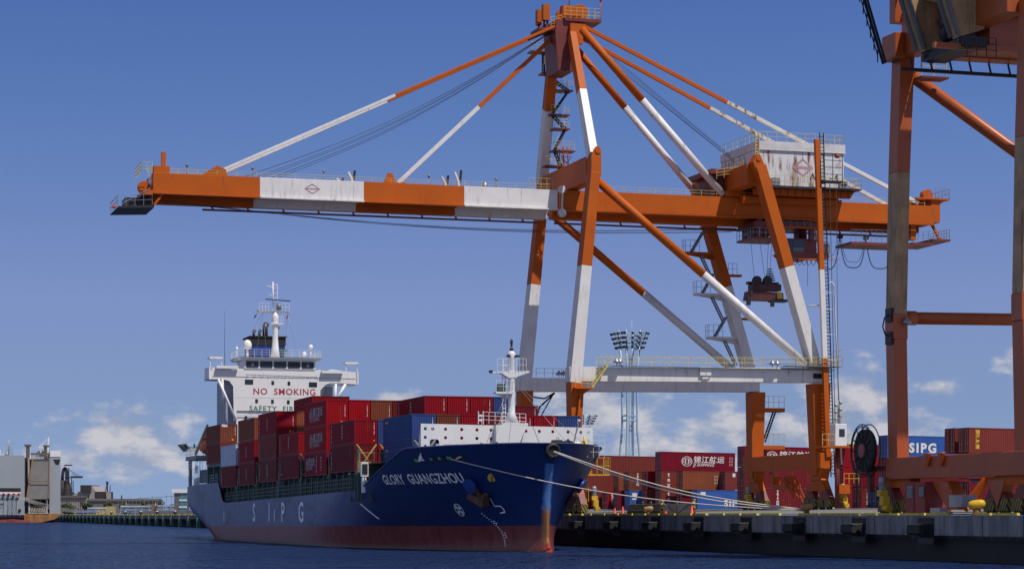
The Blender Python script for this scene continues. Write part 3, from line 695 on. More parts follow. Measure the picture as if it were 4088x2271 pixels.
blue = mix_n(t, N(t, 'ShaderNodeMapRange', ins={0: nC, 1: .5, 2: .68, 4: .5}).outputs[0], blue, (.015, .028, .09))
blue = mix_n(t, N(t, 'ShaderNodeMapRange', ins={0: nA, 1: .58, 2: .66, 4: .55}).outputs[0], blue, (.010, .018, .055))
red = mix_n(t, N(t, 'ShaderNodeMapRange', ins={0: nB, 1: .35, 2: .65}).outputs[0], (.15, .026, .028), (.22, .060, .055))
low = N(t, 'ShaderNodeMapRange', ins={0: math_n(t, 'MULTIPLY_ADD', nC, .8, sp.outputs[2]), 1: .35, 2: .85}).outputs[0]
red = mix_n(t, low, (.035, .032, .022), red)
lvl = math_n(t, 'MULTIPLY_ADD', sp.outputs[1], -.00493, 2.5)
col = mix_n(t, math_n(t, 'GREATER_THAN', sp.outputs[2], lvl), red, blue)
rk = N(t, 'ShaderNodeMapRange', ins={0: nB, 1: .62, 2: .70, 4: .8}).outputs[0]
rk2 = N(t, 'ShaderNodeMapRange', ins={0: nA, 1: .50, 2: .56}).outputs[0]
col = mix_n(t, math_n(t, 'MULTIPLY', rk, rk2), col, (.10, .042, .02))
# the scraped stem bar shows primer and rust
ax = math_n(t, 'ABSOLUTE', sp.outputs[0])
sk = math_n(t, 'MULTIPLY', N(t, 'ShaderNodeMapRange', ins={0: math_n(t, 'MULTIPLY_ADD', nC, .5, ax), 1: .75, 2: .5}).outputs[0], math_n(t, 'LESS_THAN', sp.outputs[1], 3.0))
hi = N(t, 'ShaderNodeMapRange', ins={0: math_n(t, 'MULTIPLY_ADD', nC, 1.2, sp.outputs[2]), 1: 4.2, 2: 4.9}).outputs[0]
stemc = mix_n(t, hi, (.30, .13, .05), (.07, .17, .40))
stemc = mix_n(t, N(t, 'ShaderNodeMapRange', ins={0: sp.outputs[2], 1: 1.0, 2: .7}).outputs[0], stemc, (.33, .06, .035))
sk = math_n(t, 'MULTIPLY', sk, math_n(t, 'LESS_THAN', sp.outputs[2], 8.3))
col = mix_n(t, sk, col, stemc)
t.links.new(col, b.inputs['Base Color']); b.inputs['Roughness'].default_value = .40; b.inputs['Specular IOR Level'].default_value = .2
bn = N(t, 'ShaderNodeBump', ins={'Strength': .25, 'Distance': .12, 'Height': N(t, 'ShaderNodeTexNoise', ins={'Vector': co, 'Scale': .45, 'Detail': 2.0}).outputs[0]}); t.links.new(bn.outputs[0], b.inputs['Normal'])
HULL = m
qs = [-1.2, -.9, -.5, 0, .3, .5, .8, 1.2, 1.8, 2.6, 3.6, 5, 6.5, 8, 10, 12, 14.6, 15.6, 17.5, 20, 22.5, 24.5, 26.5, 28.6, 31, 36, 42, 50, 60, 72, 84, 96, 106, 110, 112.5, 114.4, 116.2, 119, 122, 125, 128, 131, 134, 137, 140, 143, 146, 149, 152]
NZ = 18
mb = MB(); idx = {}
for sgn in (-1, 1):
    for i, q in enumerate(qs):
        for j in range(NZ + 1):
            tz = topz(q); kz = max(-3, keel(q)); z = kz + (tz - kz) * (j / NZ)
            # collapse the part ahead of the raked stem onto the stem curve
            qq = q
            if q < stem_q(z): qq = stem_q(z)
            x = hb(qq, z) if qq > stem_q(z) + 1e-6 else 0.0
            idx[(sgn, i, j)] = mb.add([(sgn * max(x, 0.0), qq, z)])
    for i in range(len(qs) - 1):
        for j in range(NZ):
            mb.face([idx[(sgn, i, j)], idx[(sgn, i + 1, j)], idx[(sgn, i + 1, j + 1)], idx[(sgn, i, j + 1)]], True)
for j in range(NZ):
    i = len(qs) - 1; mb.face([idx[(-1, i, j)], idx[(1, i, j)], idx[(1, i, j + 1)], idx[(-1, i, j + 1)]])
hull = mb.build('hull', HULL, ship)
bm = bmesh.new(); bm.from_mesh(hull.data); bmesh.ops.remove_doubles(bm, verts=bm.verts, dist=.004); bmesh.ops.dissolve_degenerate(bm, edges=bm.edges, dist=.002); bmesh.ops.recalc_face_normals(bm, faces=bm.faces); bm.to_mesh(hull.data); bm.free()
def side(q, z, sgn=-1, off=.035):
    x = hb(q, z); e = .15
    n = Vector((1, -(hb(q + e, z) - hb(q - e, z)) / (2 * e), -(hb(q, z + e) - hb(q, z - e)) / (2 * e))).normalized()
    return Vector((sgn * (x + n.x * off), q + n.y * off, z + n.z * off))
def wrap(VF, q0, z0, dq, dz=1.0, sgn=-1, mb=None, cut=.45, slant=0.0, off=.035):
    """lay a flat shape onto the hull side; its x runs from q0 along dq"""
    V, F = VF; me = bpy.data.meshes.new('w'); me.from_pydata([(v[0], v[1], 0) for v in V], [], F)
    bm = bmesh.new(); bm.from_mesh(me); bpy.data.meshes.remove(me)
    for it in range(4):
        E_ = [e for e in bm.edges if e.calc_length() > cut]
        if not E_: break
        bmesh.ops.subdivide_edges(bm, edges=E_, cuts=1); bmesh.ops.triangulate(bm, faces=bm.faces)
    mb = mb or MB(); bm.verts.ensure_lookup_table()
    b = mb.add([side(q0 + dq * v.co.x + slant * v.co.y, z0 + dz * v.co.y, sgn, off) for v in bm.verts])
    for f in bm.faces: mb.face([b + v.index for v in f.verts])
    bm.free(); return mb
# decks inside the hull, bulwark cap
DECKG = paint('deck_paint', (.045, .075, .065), .7, var=.25, grime=.4)
mb = MB()
def deck(q0, q1, z, n=8):
    qq = [q0 + (q1 - q0) * i / n for i in range(n + 1)]
    for a, c in zip(qq, qq[1:]):
        ha, hc = max(0, hb(a, z) - .12), max(0, hb(c, z) - .12); mb.quad((-ha, a, z), (ha, a, z), (hc, c, z), (-hc, c, z))
deck(-.6, 27, 8.75, 14); deck(20, 118, 4.9, 10); deck(110, 151.8, 6.9, 8)
mb.box(-10.9, 10.9, 26.8, 27, 4.9, 8.75); mb.box(-10.9, 10.9, 117.5, 118, 4.9, 6.9)
mb.build('deck', DECKG, ship)
mb = MB(); cap = [side(q, topz(q), -1, 0) for q in qs if 0 <= q <= 31][::-1] + [side(q, topz(q), 1, 0) for q in qs if 0 <= q <= 31]
mb.path(cap, .09, 6); mb.build('bulwark_rail', paint('bulwark_cap', (.02, .05, .14), .5), ship)
# lettering on the hull
mb = MB(); V, F = text_mesh('GLORY  GUANGZHOU', 1.34, .03, xs=1.0, spacing=1.08)
L = max(v[0] for v in V); wrap((V, F), 22.2, 6.62, -14.2 / L, 1.0, mb=mb, cut=.35)
mb.build('ship_name', paint('ship_name_paint', (.78, .80, .82), .5, var=.12, scale=.3, grime=.2, grime_c=(.45, .40, .25)), ship)
mb = MB()
for ch, q in (('S', 87.7), ('I', 77.8), ('P', 68.6), ('G', 58.1)):
    V, F = text_mesh(ch, 3.25, .07, xs=1.3); wrap((V, F), q + 1.3 if ch != 'I' else q + .4, 2.72, -1.0, 1.0, mb=mb, cut=1.0)
mb.build('side_lettering', PALEM, ship)
mb = MB()
for q, z, h in ((74.3, 2.7, 1.5), (111.2, 2.5, 1.55)): wrap(([(0, 0), (.45, 0), (.45, h), (0, h)], [[0, 1, 2, 3]]), q, z, -1, mb=mb)
wrap(([(0, 0), (.5, 0), (3.2, -1.6), (2.7, -1.6)], [[0, 1, 2, 3]]), 31.0, 4.7, -1, mb=mb)
ring = outline_mesh([circle(.62, 24), circle(.54, 24)]); wrap(ring, 11.6, 4.0, -1, mb=mb, cut=.3)
for a in (20, 110, 200, 290):
    wrap(([(0, 0), (.5 * math.cos(R(a)), .5 * math.sin(R(a))), (.5 * math.cos(R(a + 45)), .5 * math.sin(R(a + 45)))], [[0, 1, 2]]), 11.6, 4.0, -1, mb=mb)
for A in ([(0, 1.4), (.1, 1.4), (.2, .65), (.1, .65)], [(.1, .65), (.95, .65), (1.05, .55), (.15, .55)], [(.95, .65), (1.25, .35), (1.15, .28), (.88, .56)], [(1.25, .36), (1.25, 0), (1.13, 0), (1.13, .36)], [(1.25, -.02), (.5, -.12), (.5, -.02), (1.2, .1)]):
    wrap((A, [[0, 1, 2, 3]]), 6.3, 3.75, -1, mb=mb)
for k in range(19):   # draught figures following the bulb
    z = 3.6 - k * .19; q = 8.6 - max(0, 3.7 - z) * 1.15 + max(0, 1.9 - z) * .9
    wrap(([(0, 0), (.2, 0), (.2, .09), (0, .09)], [[0, 1, 2, 3]]), q, z, -1, mb=mb)
    if k in (4, 5, 10, 11, 12): wrap(([(.35, 0), (.6, 0), (.6, .1), (.35, .1)], [[0, 1, 2, 3]]), q, z, -1, mb=mb)
mb.build('hull_marks', PALEM, ship)
# anchors in their pockets, bow chock, hull ports with green fairleads
def anchor(sgn):
    a = MB(); p = side(7.3, 6.1, sgn, .1); q_ = side(7.0, 4.6, sgn, .35)
    a.bar(p, q_, .35, .35); l = side(6.0, 5.7, sgn, .5); r = side(8.4, 5.6, sgn, .5); c = q_
    a.bar(l, c, .25, .55, wu2=.5, wv2=.8); a.bar(r, c, .25, .55, wu2=.5, wv2=.8); a.bar(l, l + (l - c) * .15, .2, .5, wu2=.05, wv2=.05)
    a.build('anchor', paint('anchor_rust', (.10, .05, .03), .7, rust=.8), ship)
    a = MB(); e = side(7.3, 6.5, sgn, .02); n = (side(7.3, 6.5, sgn, 1) - side(7.3, 6.5, sgn, 0)).normalized()
    a.tube(e, e + n * .55, .62, 14, r2=.8); a.build('hawse_lip', paint('hawse_blue', (.01, .05, .26), .4), ship)
for sgn in (-1, 1): anchor(sgn)
mb = MB(); c = Vector((0, -1.15, 9.45))
mb.lathe([(.35, .25), (.40, -.25), (.52, -.38), (.68, -.36), (.74, -.2), (.72, .2)], c=c, n=20, axis='y'); mb.build('bow_chock', DARK, ship)
mb = MB(); mb.tube(c + Vector((0, -.16, 0)), c + Vector((0, .4, 0)), .36, 14); mb.build('chock_throat', BLACK, ship)
def port(q, z, w, h):
    mb = MB(); wrap((rrect(0, w, 0, h, min(.15, h * .3)), [list(range(20))]), q, z, -1, mb=mb, cut=.5, off=.03); mb.build('hull_port', BLACK, ship)
    mb = MB(); wrap((rrect(.04, min(w * .5, .75), .06, h - .06, .08), [list(range(20))]), q, z, -1, mb=mb, cut=.4, off=.06); mb.build('green_roller', LGREEN, ship)
    if w > 1.4:
        mb = MB(); wrap(([(w * .45, .12), (w * .75, .35), (w * .9, .3), (w * .55, .08)], [[0, 1, 2, 3]]), q, z, -1, mb=mb, cut=.4, off=.07); mb.build('fairlead_casting', CLEANW, ship)
port(13.9, 8.65, 1.6, .42); port(11.2, 8.75, 1.0, .38); port(9.9, 8.78, 1.0, .38); port(8.6, 8.78, 2.5, .42)
mb = MB(); wrap((circle(.26, 12), [list(range(12))]), 12.3, 9.2, -1, mb=mb); mb.build('panama_hole', BLACK, ship)
# starboard side: chock, shell frames
mb = MB()
for k in range(5): mb.mi = 0; wrap(([(0, 0), (.18, 0), (.18, .62), (0, .62)], [[0, 1, 2, 3]]), 10.2 + k * .95, 8.55, 1, sgn=1, mb=mb)
wrap((circle(.45, 12), [list(range(12))]), 8.3, 8.9, 1, sgn=1, mb=mb, cut=.3); mb.each('shell_port', BLACK, ship)

# ---- breakwater with true round holes and two arched openings
YB = 12.3
holes = []
for x in (-8.75, -8.0, -6.7, -5.05, -3.5, -2.05, 1.55, 2.95, 4.35, 5.95, 7.3, 8.1): holes.append(circle(.165, 14, (x, 11.82 - .012 * x)))
for x in (-8.75, -6.7, -5.05, -3.5, -2.05, 5.95, 8.1): holes.append(circle(.165, 14, (x, 10.98 - .012 * x)))
for x in (-6.7, -8.75): holes.append(circle(.165, 14, (x, 10.2)))
holes.append(rrect(-8.3, -7.35, 9.2, 10.9, .25)); holes.append(rrect(6.8, 7.75, 9.2, 10.55, .3))
VF = outline_mesh([[(-9.2, 8.76), (8.55, 8.76), (8.55, 12.2), (-9.2, 12.42)]] + holes, .06)
mb = MB(); put2d(mb, VF, (0, YB, 0), (1, 0, 0), (0, 0, 1))
for x in (-9.2, -4.4, 3.6, 8.55): mb.prism([(YB + .05, 8.76), (YB + 1.6, 8.76), (YB + .05, 12.1)], 0, x - .03, x + .03)
mb.build('breakwater', CLEANW, ship)
# foremast on its trunk
mb = MB(); VF = outline_mesh([[(-1.75, 9.6), (.45, 9.6), (.7, 10.6), (1.1, 11.6), (1.55, 12.3), (-1.75, 12.35)]], .05); put2d(mb, VF, (0, YB - .75, 0), (1, 0, 0), (0, 0, 1))
mb.box(-1.75, -1.69, YB - .74, YB - .04, 9.6, 12.3); mb.box(-1.15, 1.55, YB - .78, YB + 1.2, 12.33, 12.55); mb.build('mast_trunk', CLEANW, ship)
MX = .1; MY = YB + .1
mb = MB(); mb.lathe([(.75, 12.55), (.36, 13.5), (.34, 14.6), (.31, 19.0), (.42, 19.4), (.2, 19.7)], c=(MX, MY, 0), n=16)
mb.prism([(MX - 2.05, 14.2 + 3.4), (MX + 1.75, 17.75), (MX + 1.75, 17.6), (MX + .3, 17.1), (MX - .3, 17.0), (MX - 1.2, 17.5), (MX - 2.05, 17.45)], 1, MY - .35, MY + .35)
mb.box(MX - 1.75, MX, MY - .5, MY + .5, 15.45, 15.62); mb.prism([(MX - 1.7, 15.4), (MX, 15.4), (MX, 14.9)], 1, MY - .1, MY + .1); mb.build('foremast', CLEANW, ship)
mb = MB(); mb.lathe([(.18, 19.7), (.22, 19.95), (.1, 20.0), (.12, 20.35), (.16, 20.7), (.05, 20.9)], c=(MX, MY, 0), n=8); mb.box(MX - .45, MX + .75, MY - .3, MY + .3, 19.1, 19.3); mb.box(MX - 2.3, MX - 1.95, MY - .15, MY + .15, 17.5, 17.75); mb.build('mast_lamp', DARK, ship)
mb = MB(); mb.rail([(MX - 1.6, MY - .45, 17.65), (MX - .35, MY - .45, 17.65)], 1.25, .5, .025); mb.rail([(MX + .35, MY - .45, 17.7), (MX + 1.4, MY - .45, 17.7)], 1.25, .4, .025); mb.rail([(MX - 1.7, MY - .5, 15.6), (MX - .3, MY - .5, 15.6)], 1.15, .6, .025)
mb.rail([(MX - 3.0, YB, 12.5), (MX + 1.45, YB, 12.35)], 1.15, .6, .03, 2); mb.stair((MX - 3.2, YB, 12.4), (MX - 3.2, YB, 13.7), .5, (1, 0, 0)); mb.stair((MX - .75, MY + .1, 12.5), (MX - .75, MY + .1, 19.0), .3, (1, 0, 0), st=.04); mb.build('mast_railing', CLEANW, ship)
mb = MB()
for e in ((-4.0, 6, 9.0), (2.4, 1.2, 10.1), (7.0, 9.5, 10.2), (-3.1, YB - 1, 9.8)): mb.tube((MX, MY, 16.9), e, .022, 4)
mb.each('mast_stay', STEEL, ship)
mb = MB(); mb.box(MX - 1.5, MX - .75, MY - .5, MY + .3, 15.7, 16.4); mb.build('mast_winch', GREEN, ship)
# forecastle gear: rope drums, windlass, ventilator, jackstaff, yellow drum, sampson rails
fc = MB()
for x in (-3.6, -3.2, -2.8): fc.lathe([(.62, -.18), (.62, .18)], c=(x, 9.0, 9.85), n=12, axis='x')
fc.each('mooring_rope_drum', CLEANW, ship)
fc = MB()
for x in (-5.1, -4.8): fc.lathe([(.42, -.14), (.42, .14)], c=(x, 8.5, 9.6), n=12, axis='x')
fc.each('hawser_reel', ROPE, ship)
fc = MB(); fc.lathe([(.75, -.05), (.75, .05)], c=(-2.45, 9, 9.85), n=14, axis='x'); fc.lathe([(.75, -.05), (.75, .05)], c=(-4.0, 9, 9.75), n=14, axis='x'); fc.box(-5.4, .2, 8.3, 9.8, 8.8, 9.5); fc.build('windlass_frame', DARK, ship)
fc = MB(); fc.box(-.45, .1, 8.6, 9.2, 9.5, 10.25); fc.build('winch_motor', GREEN, ship)
fc = MB(); fc.hexa([(2.1, 6, 8.8), (3.9, 6, 8.8), (3.9, 7.4, 8.8), (2.1, 7.4, 8.8), (2.55, 6.3, 10.75), (3.4, 6.3, 10.75), (3.4, 7.1, 10.75), (2.55, 7.1, 10.75)]); fc.path([(2.9, 6.5, 10.7), (2.9, 6.5, 11), (3.1, 6.5, 11), (3.1, 6.5, 10.7)], .03); fc.build('ventilator', DARK, ship)
fc = MB()
for x in (4.0, 4.35): fc.lathe([(.5, -.12), (.55, 0), (.5, .12)], c=(x, 7.0, 10.2), n=10, axis='y')
fc.each('chain_gypsy', BLACK, ship)
fc = MB(); fc.lathe([(.5, -.6), (.55, 0), (.5, .6)], c=(4.95, 7.2, 10.1), n=12, axis='x'); fc.build('white_drum', CLEANW, ship)
fc = MB(); fc.lathe([(.45, -.4), (.55, -.2), (.55, .3), (.3, .5)], c=(5.85, 7.2, 10.15), n=12, axis='x'); fc.lathe([(.12, -.3), (.12, .5)], c=(5.8, 6.8, 10.6), n=8); fc.build('yellow_drum', paint('drum_yellow', (.66, .50, .06), .5), ship)
fc = MB(); fc.bar((3.6, 4, 9.6), (4.3, 4, 12.4), .12, .12); fc.build('jackstaff', GREYP, ship)
fc = MB(); fc.lathe([(.12, 0), (.13, .2), (.05, .25)], c=(4.33, 4, 12.4), n=8); fc.build('jackstaff_lamp', CLEANW, ship)
fc = MB(); fc.rail([(3.7, 3, 9.0), (7.1, 4.5, 9.0)], 2.2, .75, .022, 3); fc.build('jack_platform_rail', CLEANW, ship)
fc = MB(); fc.path([(-7.1, 11.5, 9.2), (-7.1, 11.5, 10.35), (-5.7, 11.5, 10.4), (-5.7, 11.5, 9.2)], .03); fc.rail([(9.9, 16.0, 9.85), (11.2, 18.5, 9.8)], .9, .6, .03); fc.build('bulwark_hoop', STEEL, ship)
# rope guard disc hanging over the port bow
rg = MB(); rg.lathe([(.42, -.02), (.42, .02)], c=(0, 0, 0), n=20, axis='y'); pz = side(4.4, 7.1, -1, .12)
o = single(rg, 'rope_guard_disc', YELLOW, 'round yellow rat guard disc hanging on a cord over the bow', 'rat guard', ship.location + Matrix.Rotation(TH, 3, 'Z') @ pz, TH - R(4))
rg = MB(); rg.path([(0, 0, .35), (-.02, 0, 1.6), (-.1, .1, 2.9)], .018, 4); rg.build('cord', BLACK, o)
rg = MB(); rg.prism([(-.05, -.42), (.08, -.42), (.04, .12), (-.02, .12)], 1, -.05, -.03); rg.build('slot', BLACK, o)

# ---- main deck: lashing bridges, side rails, stanchions under the boxes
BAYS = {'A': 16.4, 'B': 30.9, 'C': 44.9, 'E': 60.3, 'F': 74.1, 'G': 88.9, 'L': 102.9, 'T': 115.4}
def zb(q): return 8.05 - (q - 30) * .0092
mb = MB(); q = 33.0
while q < 111: mb.box(-11.55, -11.35, q - .13, q + .13, 4.9, zb(q)); q += 3.35
mb.each('deck_stanchion', GREEN, ship)
for nm, q in BAYS.items():
    if nm in 'AT': continue
    mb = MB(); 
    for x in (-11.5, -9.0, -6.5, -4, -1.5, 1, 3.5, 6, 8.5, 11.3): mb.box(x - .14, x + .14, q - 1.7, q - 1.4, 4.9, zb(q) + 2.3); mb.box(x - .1, x + .1, q - .5, q - .3, 4.9, zb(q) + .05)
    mb.box(-11.6, 11.4, q - 1.75, q - .3, zb(q) - .35, zb(q) - .1); mb.build('lashing_bridge', GREEN, ship)
    mb = MB(); mb.rail([(-11.6, q - 1.75, zb(q) - .1), (-9, q - 1.75, zb(q) - .1)], 1.1, .7, .03); mb.build('bridge_rail', RAILY, ship)
mb = MB(); mb.box(-10.6, -10.4, 27, 112, 4.9, 7.9); mb.box(-10.4, 10.4, 29, 128, 5.0, 7.6)
mb.build('hatch_coaming', paint('coaming_green', (.022, .05, .042), .7, var=.4, scale=.5), ship)
mb = MB(); mb.rail([(-11.62, 32, 6.0), (-11.62, 111, 5.18)], 1.35, 1.15, .035, 2); mb.build('side_rail', paint('rail_grey_green', (.14, .20, .18), .6), ship)
mb = MB(); mb.bar((-11.4, 73, 5.3), (-11.4, 71.2, 8.4), .5, .1, u=(1, 0, 0)); mb.bar((-11.4, 71.2, 8.4), (-11.4, 69.5, 8.4), .5, .1, u=(1, 0, 0)); mb.build('gangway_frame', GREYP, ship)
# white navigation light housing and ladder by the front stack
mb = MB(); mb.box(-11.5, -10.75, 28.0, 28.6, 7.5, 9.0); mb.box(-11.4, -11.0, 27.9, 28.5, 5.8, 7.4); mb.bar((-10.7, 27.6, 7.4), (-10.4, 27.2, 5.8), .15, .15); mb.stair((-10.9, 27.8, 5.8), (-10.9, 27.8, 7.4), .6, (1, 0, 0)); mb.bar((-10.2, 27.4, 7.0), (-9.8, 27, 5.9), .12, .12); mb.build('sidelight_housing', CLEANW, ship)
mb = MB(); mb.box(-11.42, -10.85, 27.93, 27.99, 7.75, 8.8); mb.build('sidelight_screen', BLACK, ship)
mb = MB(); mb.rail([(-11.4, 29.2, 8.0), (-8.3, 29.2, 8.0)], 2.0, 1.4, .03, 1); mb.build('catwalk_rail', RAILY, ship)

# ---- poop structures, lifeboat
mb = MB(); mb.rail([(-9.6, 151.5, 7.9), (-10.6, 140, 7.95), (-11.2, 128, 8.0), (-11.5, 118, 8.05)], 1.2, 1.6, .05, 2); mb.build('poop_rail', STEEL, ship)
mb = MB(); mb.box(-6.5, 11, 128, 146, 6.9, 10.9); mb.box(-11.0, -3, 141, 151, 11.9, 12.5)
for x in (-10.5, -7, -4): mb.box(x - .2, x + .2, 149, 149.4, 6.9, 12)
mb.build('poop_house', paint('poop_grey', (.24, .26, .28), .6, grime=.4), ship)
mb = MB(); mb.rail([(-10.8, 151, 12.5), (-10.8, 143, 12.5)], 1.2, 1, .05, 2); mb.rail([(-10.8, 151, 12.5), (-4, 151, 12.5)], 1.2, 1, .05, 2); mb.rail([(-10.8, 149, 10.4), (-10.8, 146, 10.4)], 1.3, 1, .05, 2); mb.build('boat_deck_rail', CLEANW, ship)
mb = MB(); mb.lathe([(.1, -3.2), (1.0, -2.6), (1.35, -1), (1.35, 1.6), (1.0, 2.8), (.2, 3.2)], c=(-8.2, 146, 14.2), n=12, axis='y'); mb.box(-8.9, -7.5, 144, 147, 15.1, 16.0); mb.build('lifeboat', paint('lifeboat_orange', (.55, .12, .03), .5), ship)
mb = MB(); mb.bar((-7.2, 141, 17), (-8.0, 150, 13.0), .5, .3); mb.bar((-9.2, 141, 17), (-9.6, 150, 13.0), .5, .3); mb.bar((-7.2, 142, 12), (-7.2, 142, 17), .3, .3); mb.build('boat_davit', paint('davit_cream', (.42, .36, .20), .6), ship)
mb = MB(); mb.box(-10.9, -8.2, 131, 138, 8.3, 10.2); mb.build('deck_store', paint('store_blue', (.06, .08, .13), .6), ship)

# ---- accommodation block
YH = 133.0; XL, XR = -6.2, 6.5
mb = MB(); mb.box(XL, XR, YH, YH + 10, 6.9, 25.0); mb.box(-6.3, 6.6, YH - .02, YH + 9, 25.02, 25.3)
VF = outline_mesh([[(-9.9, 23.6), (-9.9, 25.35), (-7.4, 25.35), (-6.8, 25.0), (6.9, 25.0), (8.2, 25.35), (12.0, 25.0), (12.0, 23.2), (8.2, 23.4), (7.2, 23.0), (6.5, 22.2), (6.5, 19), (-6.2, 19), (-6.2, 17.8), (-6.6, 17.5), (-6.7, 22.6), (-7.3, 23.4), (-8.3, 23.6)]], .1); put2d(mb, VF, (0, YH - .15, 0), (1, 0, 0), (0, 0, 1))
mb.box(-10.3, -6.3, YH - .1, YH + 4, 23.55, 23.75); mb.box(6.5, 12.4, YH - .1, YH + 4, 23.15, 23.35)
mb.box(-10.3, -10.1, YH - .15, YH + 4, 23.6, 25.4); mb.box(12.2, 12.4, YH - .15, YH + 4, 23.2, 25.1)
mb.box(-10.3, -7.0, YH + 3.9, YH + 4, 23.6, 25.2); mb.box(7, 12.4, YH + 3.9, YH + 4, 23.2, 25)
mb.build('superstructure', CLEANW, ship)
mb = MB(); mb.box(-7.6, -6.25, YH + 1.0, YH + 9, 6.9, 23.5); mb.box(8.0, 9.0, YH + 2.5, YH + 8, 14, 23); mb.each('side_casing', paint('casing_bluegrey', (.30, .34, .42), .6), ship)
mb = MB()
for a, c in (((-8.9, YH - .1, 23.6), (-6.3, YH - .1, 17.6)), ((-8.3, YH - .1, 23.6), (-8.0, YH + 1, 19.5)), ((10.4, YH - .1, 23.2), (8.6, YH - .1, 20.2)), ((8.9, YH - .1, 23.2), (8.7, YH - .1, 19.5))): mb.tube(a, c, .2, 8)
mb.each('wing_brace', CLEANW, ship)
mb = MB(); mb.box(-5.0, 5.75, YH - .2, YH + 6, 25.3, 26.55); mb.build('wheelhouse', CLEANW, ship)
mb = MB(); mb.hexa([(-5.6, YH - .4, 26.56), (6.3, YH - .4, 26.56), (6.3, YH + 7, 26.56), (-5.6, YH + 7, 26.56), (-6.0, YH - .9, 27.0), (6.7, YH - .9, 27.0), (6.7, YH + 7, 27.0), (-6.0, YH + 7, 27.0)]); mb.build('wheelhouse_roof', CLEANW, ship)
for k in range(5):
    mb = MB(); x = -4.75 + k * 2.1; put2d(mb, outline_mesh([rrect(x, x + 1.85, 25.45, 26.4, .12)], .04), (0, YH - .24, 0), (1, 0, 0), (0, 0, 1)); w = mb.build('bridge_window', GLASS, ship)
    if k in (0, 4): mb = MB(); put2d(mb, outline_mesh([circle(.2, 14, (x + .95, 25.9)), circle(.15, 14, (x + .95, 25.9))]), (0, YH - .28, 0), (1, 0, 0), (0, 0, 1)); mb.build('clear_view_screen', CLEANW, w)
for (x, z, w, h) in ((-4.95, 22.9, 1.25, .75), (-.95, 22.9, .42, .6), (1.5, 22.85, .42, .6), (4.75, 22.65, 1.25, .75), (-3.4, 20.15, .42, .6), (-1.0, 20.1, .42, .6), (1.4, 20.05, .42, .6), (3.9, 20.05, .42, .6), (-5.0, 17.6, .42, .6), (-1, 17.5, .42, .6)):
    mb = MB(); put2d(mb, outline_mesh([rrect(x, x + w, z, z + h, .08)], .04), (0, YH - .21, 0), (1, 0, 0), (0, 0, 1)); mb.build('cabin_window', GLASS, ship)
mb = MB(); mb.box(-9.3, -6.0, YH - .8, YH - .25, 25.2, 25.6); mb.box(6.6, 9.9, YH - .8, YH - .25, 24.75, 25.15); mb.each('wind_deflector', CLEANW, ship)
for x in (-10.1, 10.5):
    mb = MB(); z = 25.3 if x < 0 else 24.9; mb.box(x - .1, x + 1.9, YH, YH + 2, z + 1.35, z + 1.65)
    for q in (0, 1.7): mb.box(x + q, x + q + .1, YH + .2, YH + .3, z, z + 1.4)
    mb.build('wing_canopy', CLEANW, ship)
mb = MB(); mb.rail([(-4.6, YH - .5, 24.4), (6.2, YH - .5, 24.2)], .55, 1.1, .03, 0)
for k in range(10): mb.bar((-4.5 + k * 1.15, YH - .2, 24.1), (-4.5 + k * 1.15, YH - .55, 24.5), .05, .05)
mb.rail([(-5.9, YH - .8, 27), (6.6, YH - .8, 27)], 1.1, 1.1, .03, 2); mb.rail([(-5.9, YH - .8, 27), (-5.9, YH + 6, 27)], 1.1, 1.1, .03, 2); mb.rail([(6.6, YH - .8, 27), (6.6, YH + 6, 27)], 1.1, 1.1, .03, 2); mb.build('compass_deck_rail', CLEANW, ship)
mb = MB(); put2d(mb, text_mesh('NO  SMOKING', 1.32, .026, spacing=1.12), (-3.75, YH - .212, 21.45), (1, 0, 0), (0, 0, 1)); mb.build('red_lettering', REDM, ship)
mb = MB(); put2d(mb, text_mesh('SAFETY  FIRST', 1.12, .022, spacing=1.16), (-4.3, YH - .212, 18.95), (1, 0, 0), (0, 0, 1)); mb.build('green_lettering', GREENM, ship)
mb = MB(); mb.box(XL, XR, YH - .2, YH - .12, 20.9, 20.94); mb.box(XL, XR, YH - .2, YH - .12, 18.25, 18.29); mb.box(-9.8, 11.9, YH - .25, YH - .2, 24.02, 24.06); mb.build('plate_seam', GREYP, ship)
# funnel, mast, domes
mb = MB(); mb.box(-1.9, 3.3, YH + 11, YH + 17, 24, 29.6); mb.build('funnel', FUNBLUE, ship)
mb = MB(); mb.box(-2.05, 3.45, YH + 10.9, YH + 17.1, 29.6, 30.9); mb.box(-2.2, 3.6, YH + 10.7, YH + 17.3, 30.9, 31.05); mb.build('funnel_top', BLACK, ship)
mb = MB(); EXH = paint('exhaust_pipe', (.10, .09, .085), .45, metal=.6)
for x, r_, h in ((-1.2, .2, 1.0), (-.3, .2, 1.05), (.6, .42, 2.0), (2.4, .3, 1.6)): mb.path([(x, YH + 13, 31), (x, YH + 13, 31 + h * .8), (x + .1, YH + 13.2, 31 + h), (x + .35, YH + 13.8, 31 + h)], r_, 8)
mb.each('exhaust_pipe', EXH, ship)
MM = .25; YM = YH + 3
mb = MB(); mb.lathe([(.75, 27), (.55, 28.4), (.42, 30), (.5, 32.5), (.55, 33.2), (.35, 34.2)], c=(MM, YM, 0), n=14); mb.hexa([(-2.3, YM - .4, 34.0), (2.3, YM - .4, 34.0), (2.3, YM + 1, 34.0), (-2.3, YM + 1, 34.0), (-2.4, YM - .5, 34.3), (2.4, YM - .5, 34.2), (2.4, YM + 1, 34.2), (-2.4, YM + 1, 34.3)]); mb.box(MM - .8, MM + 1.1, YM - .7, YM + .7, 32.2, 32.35)
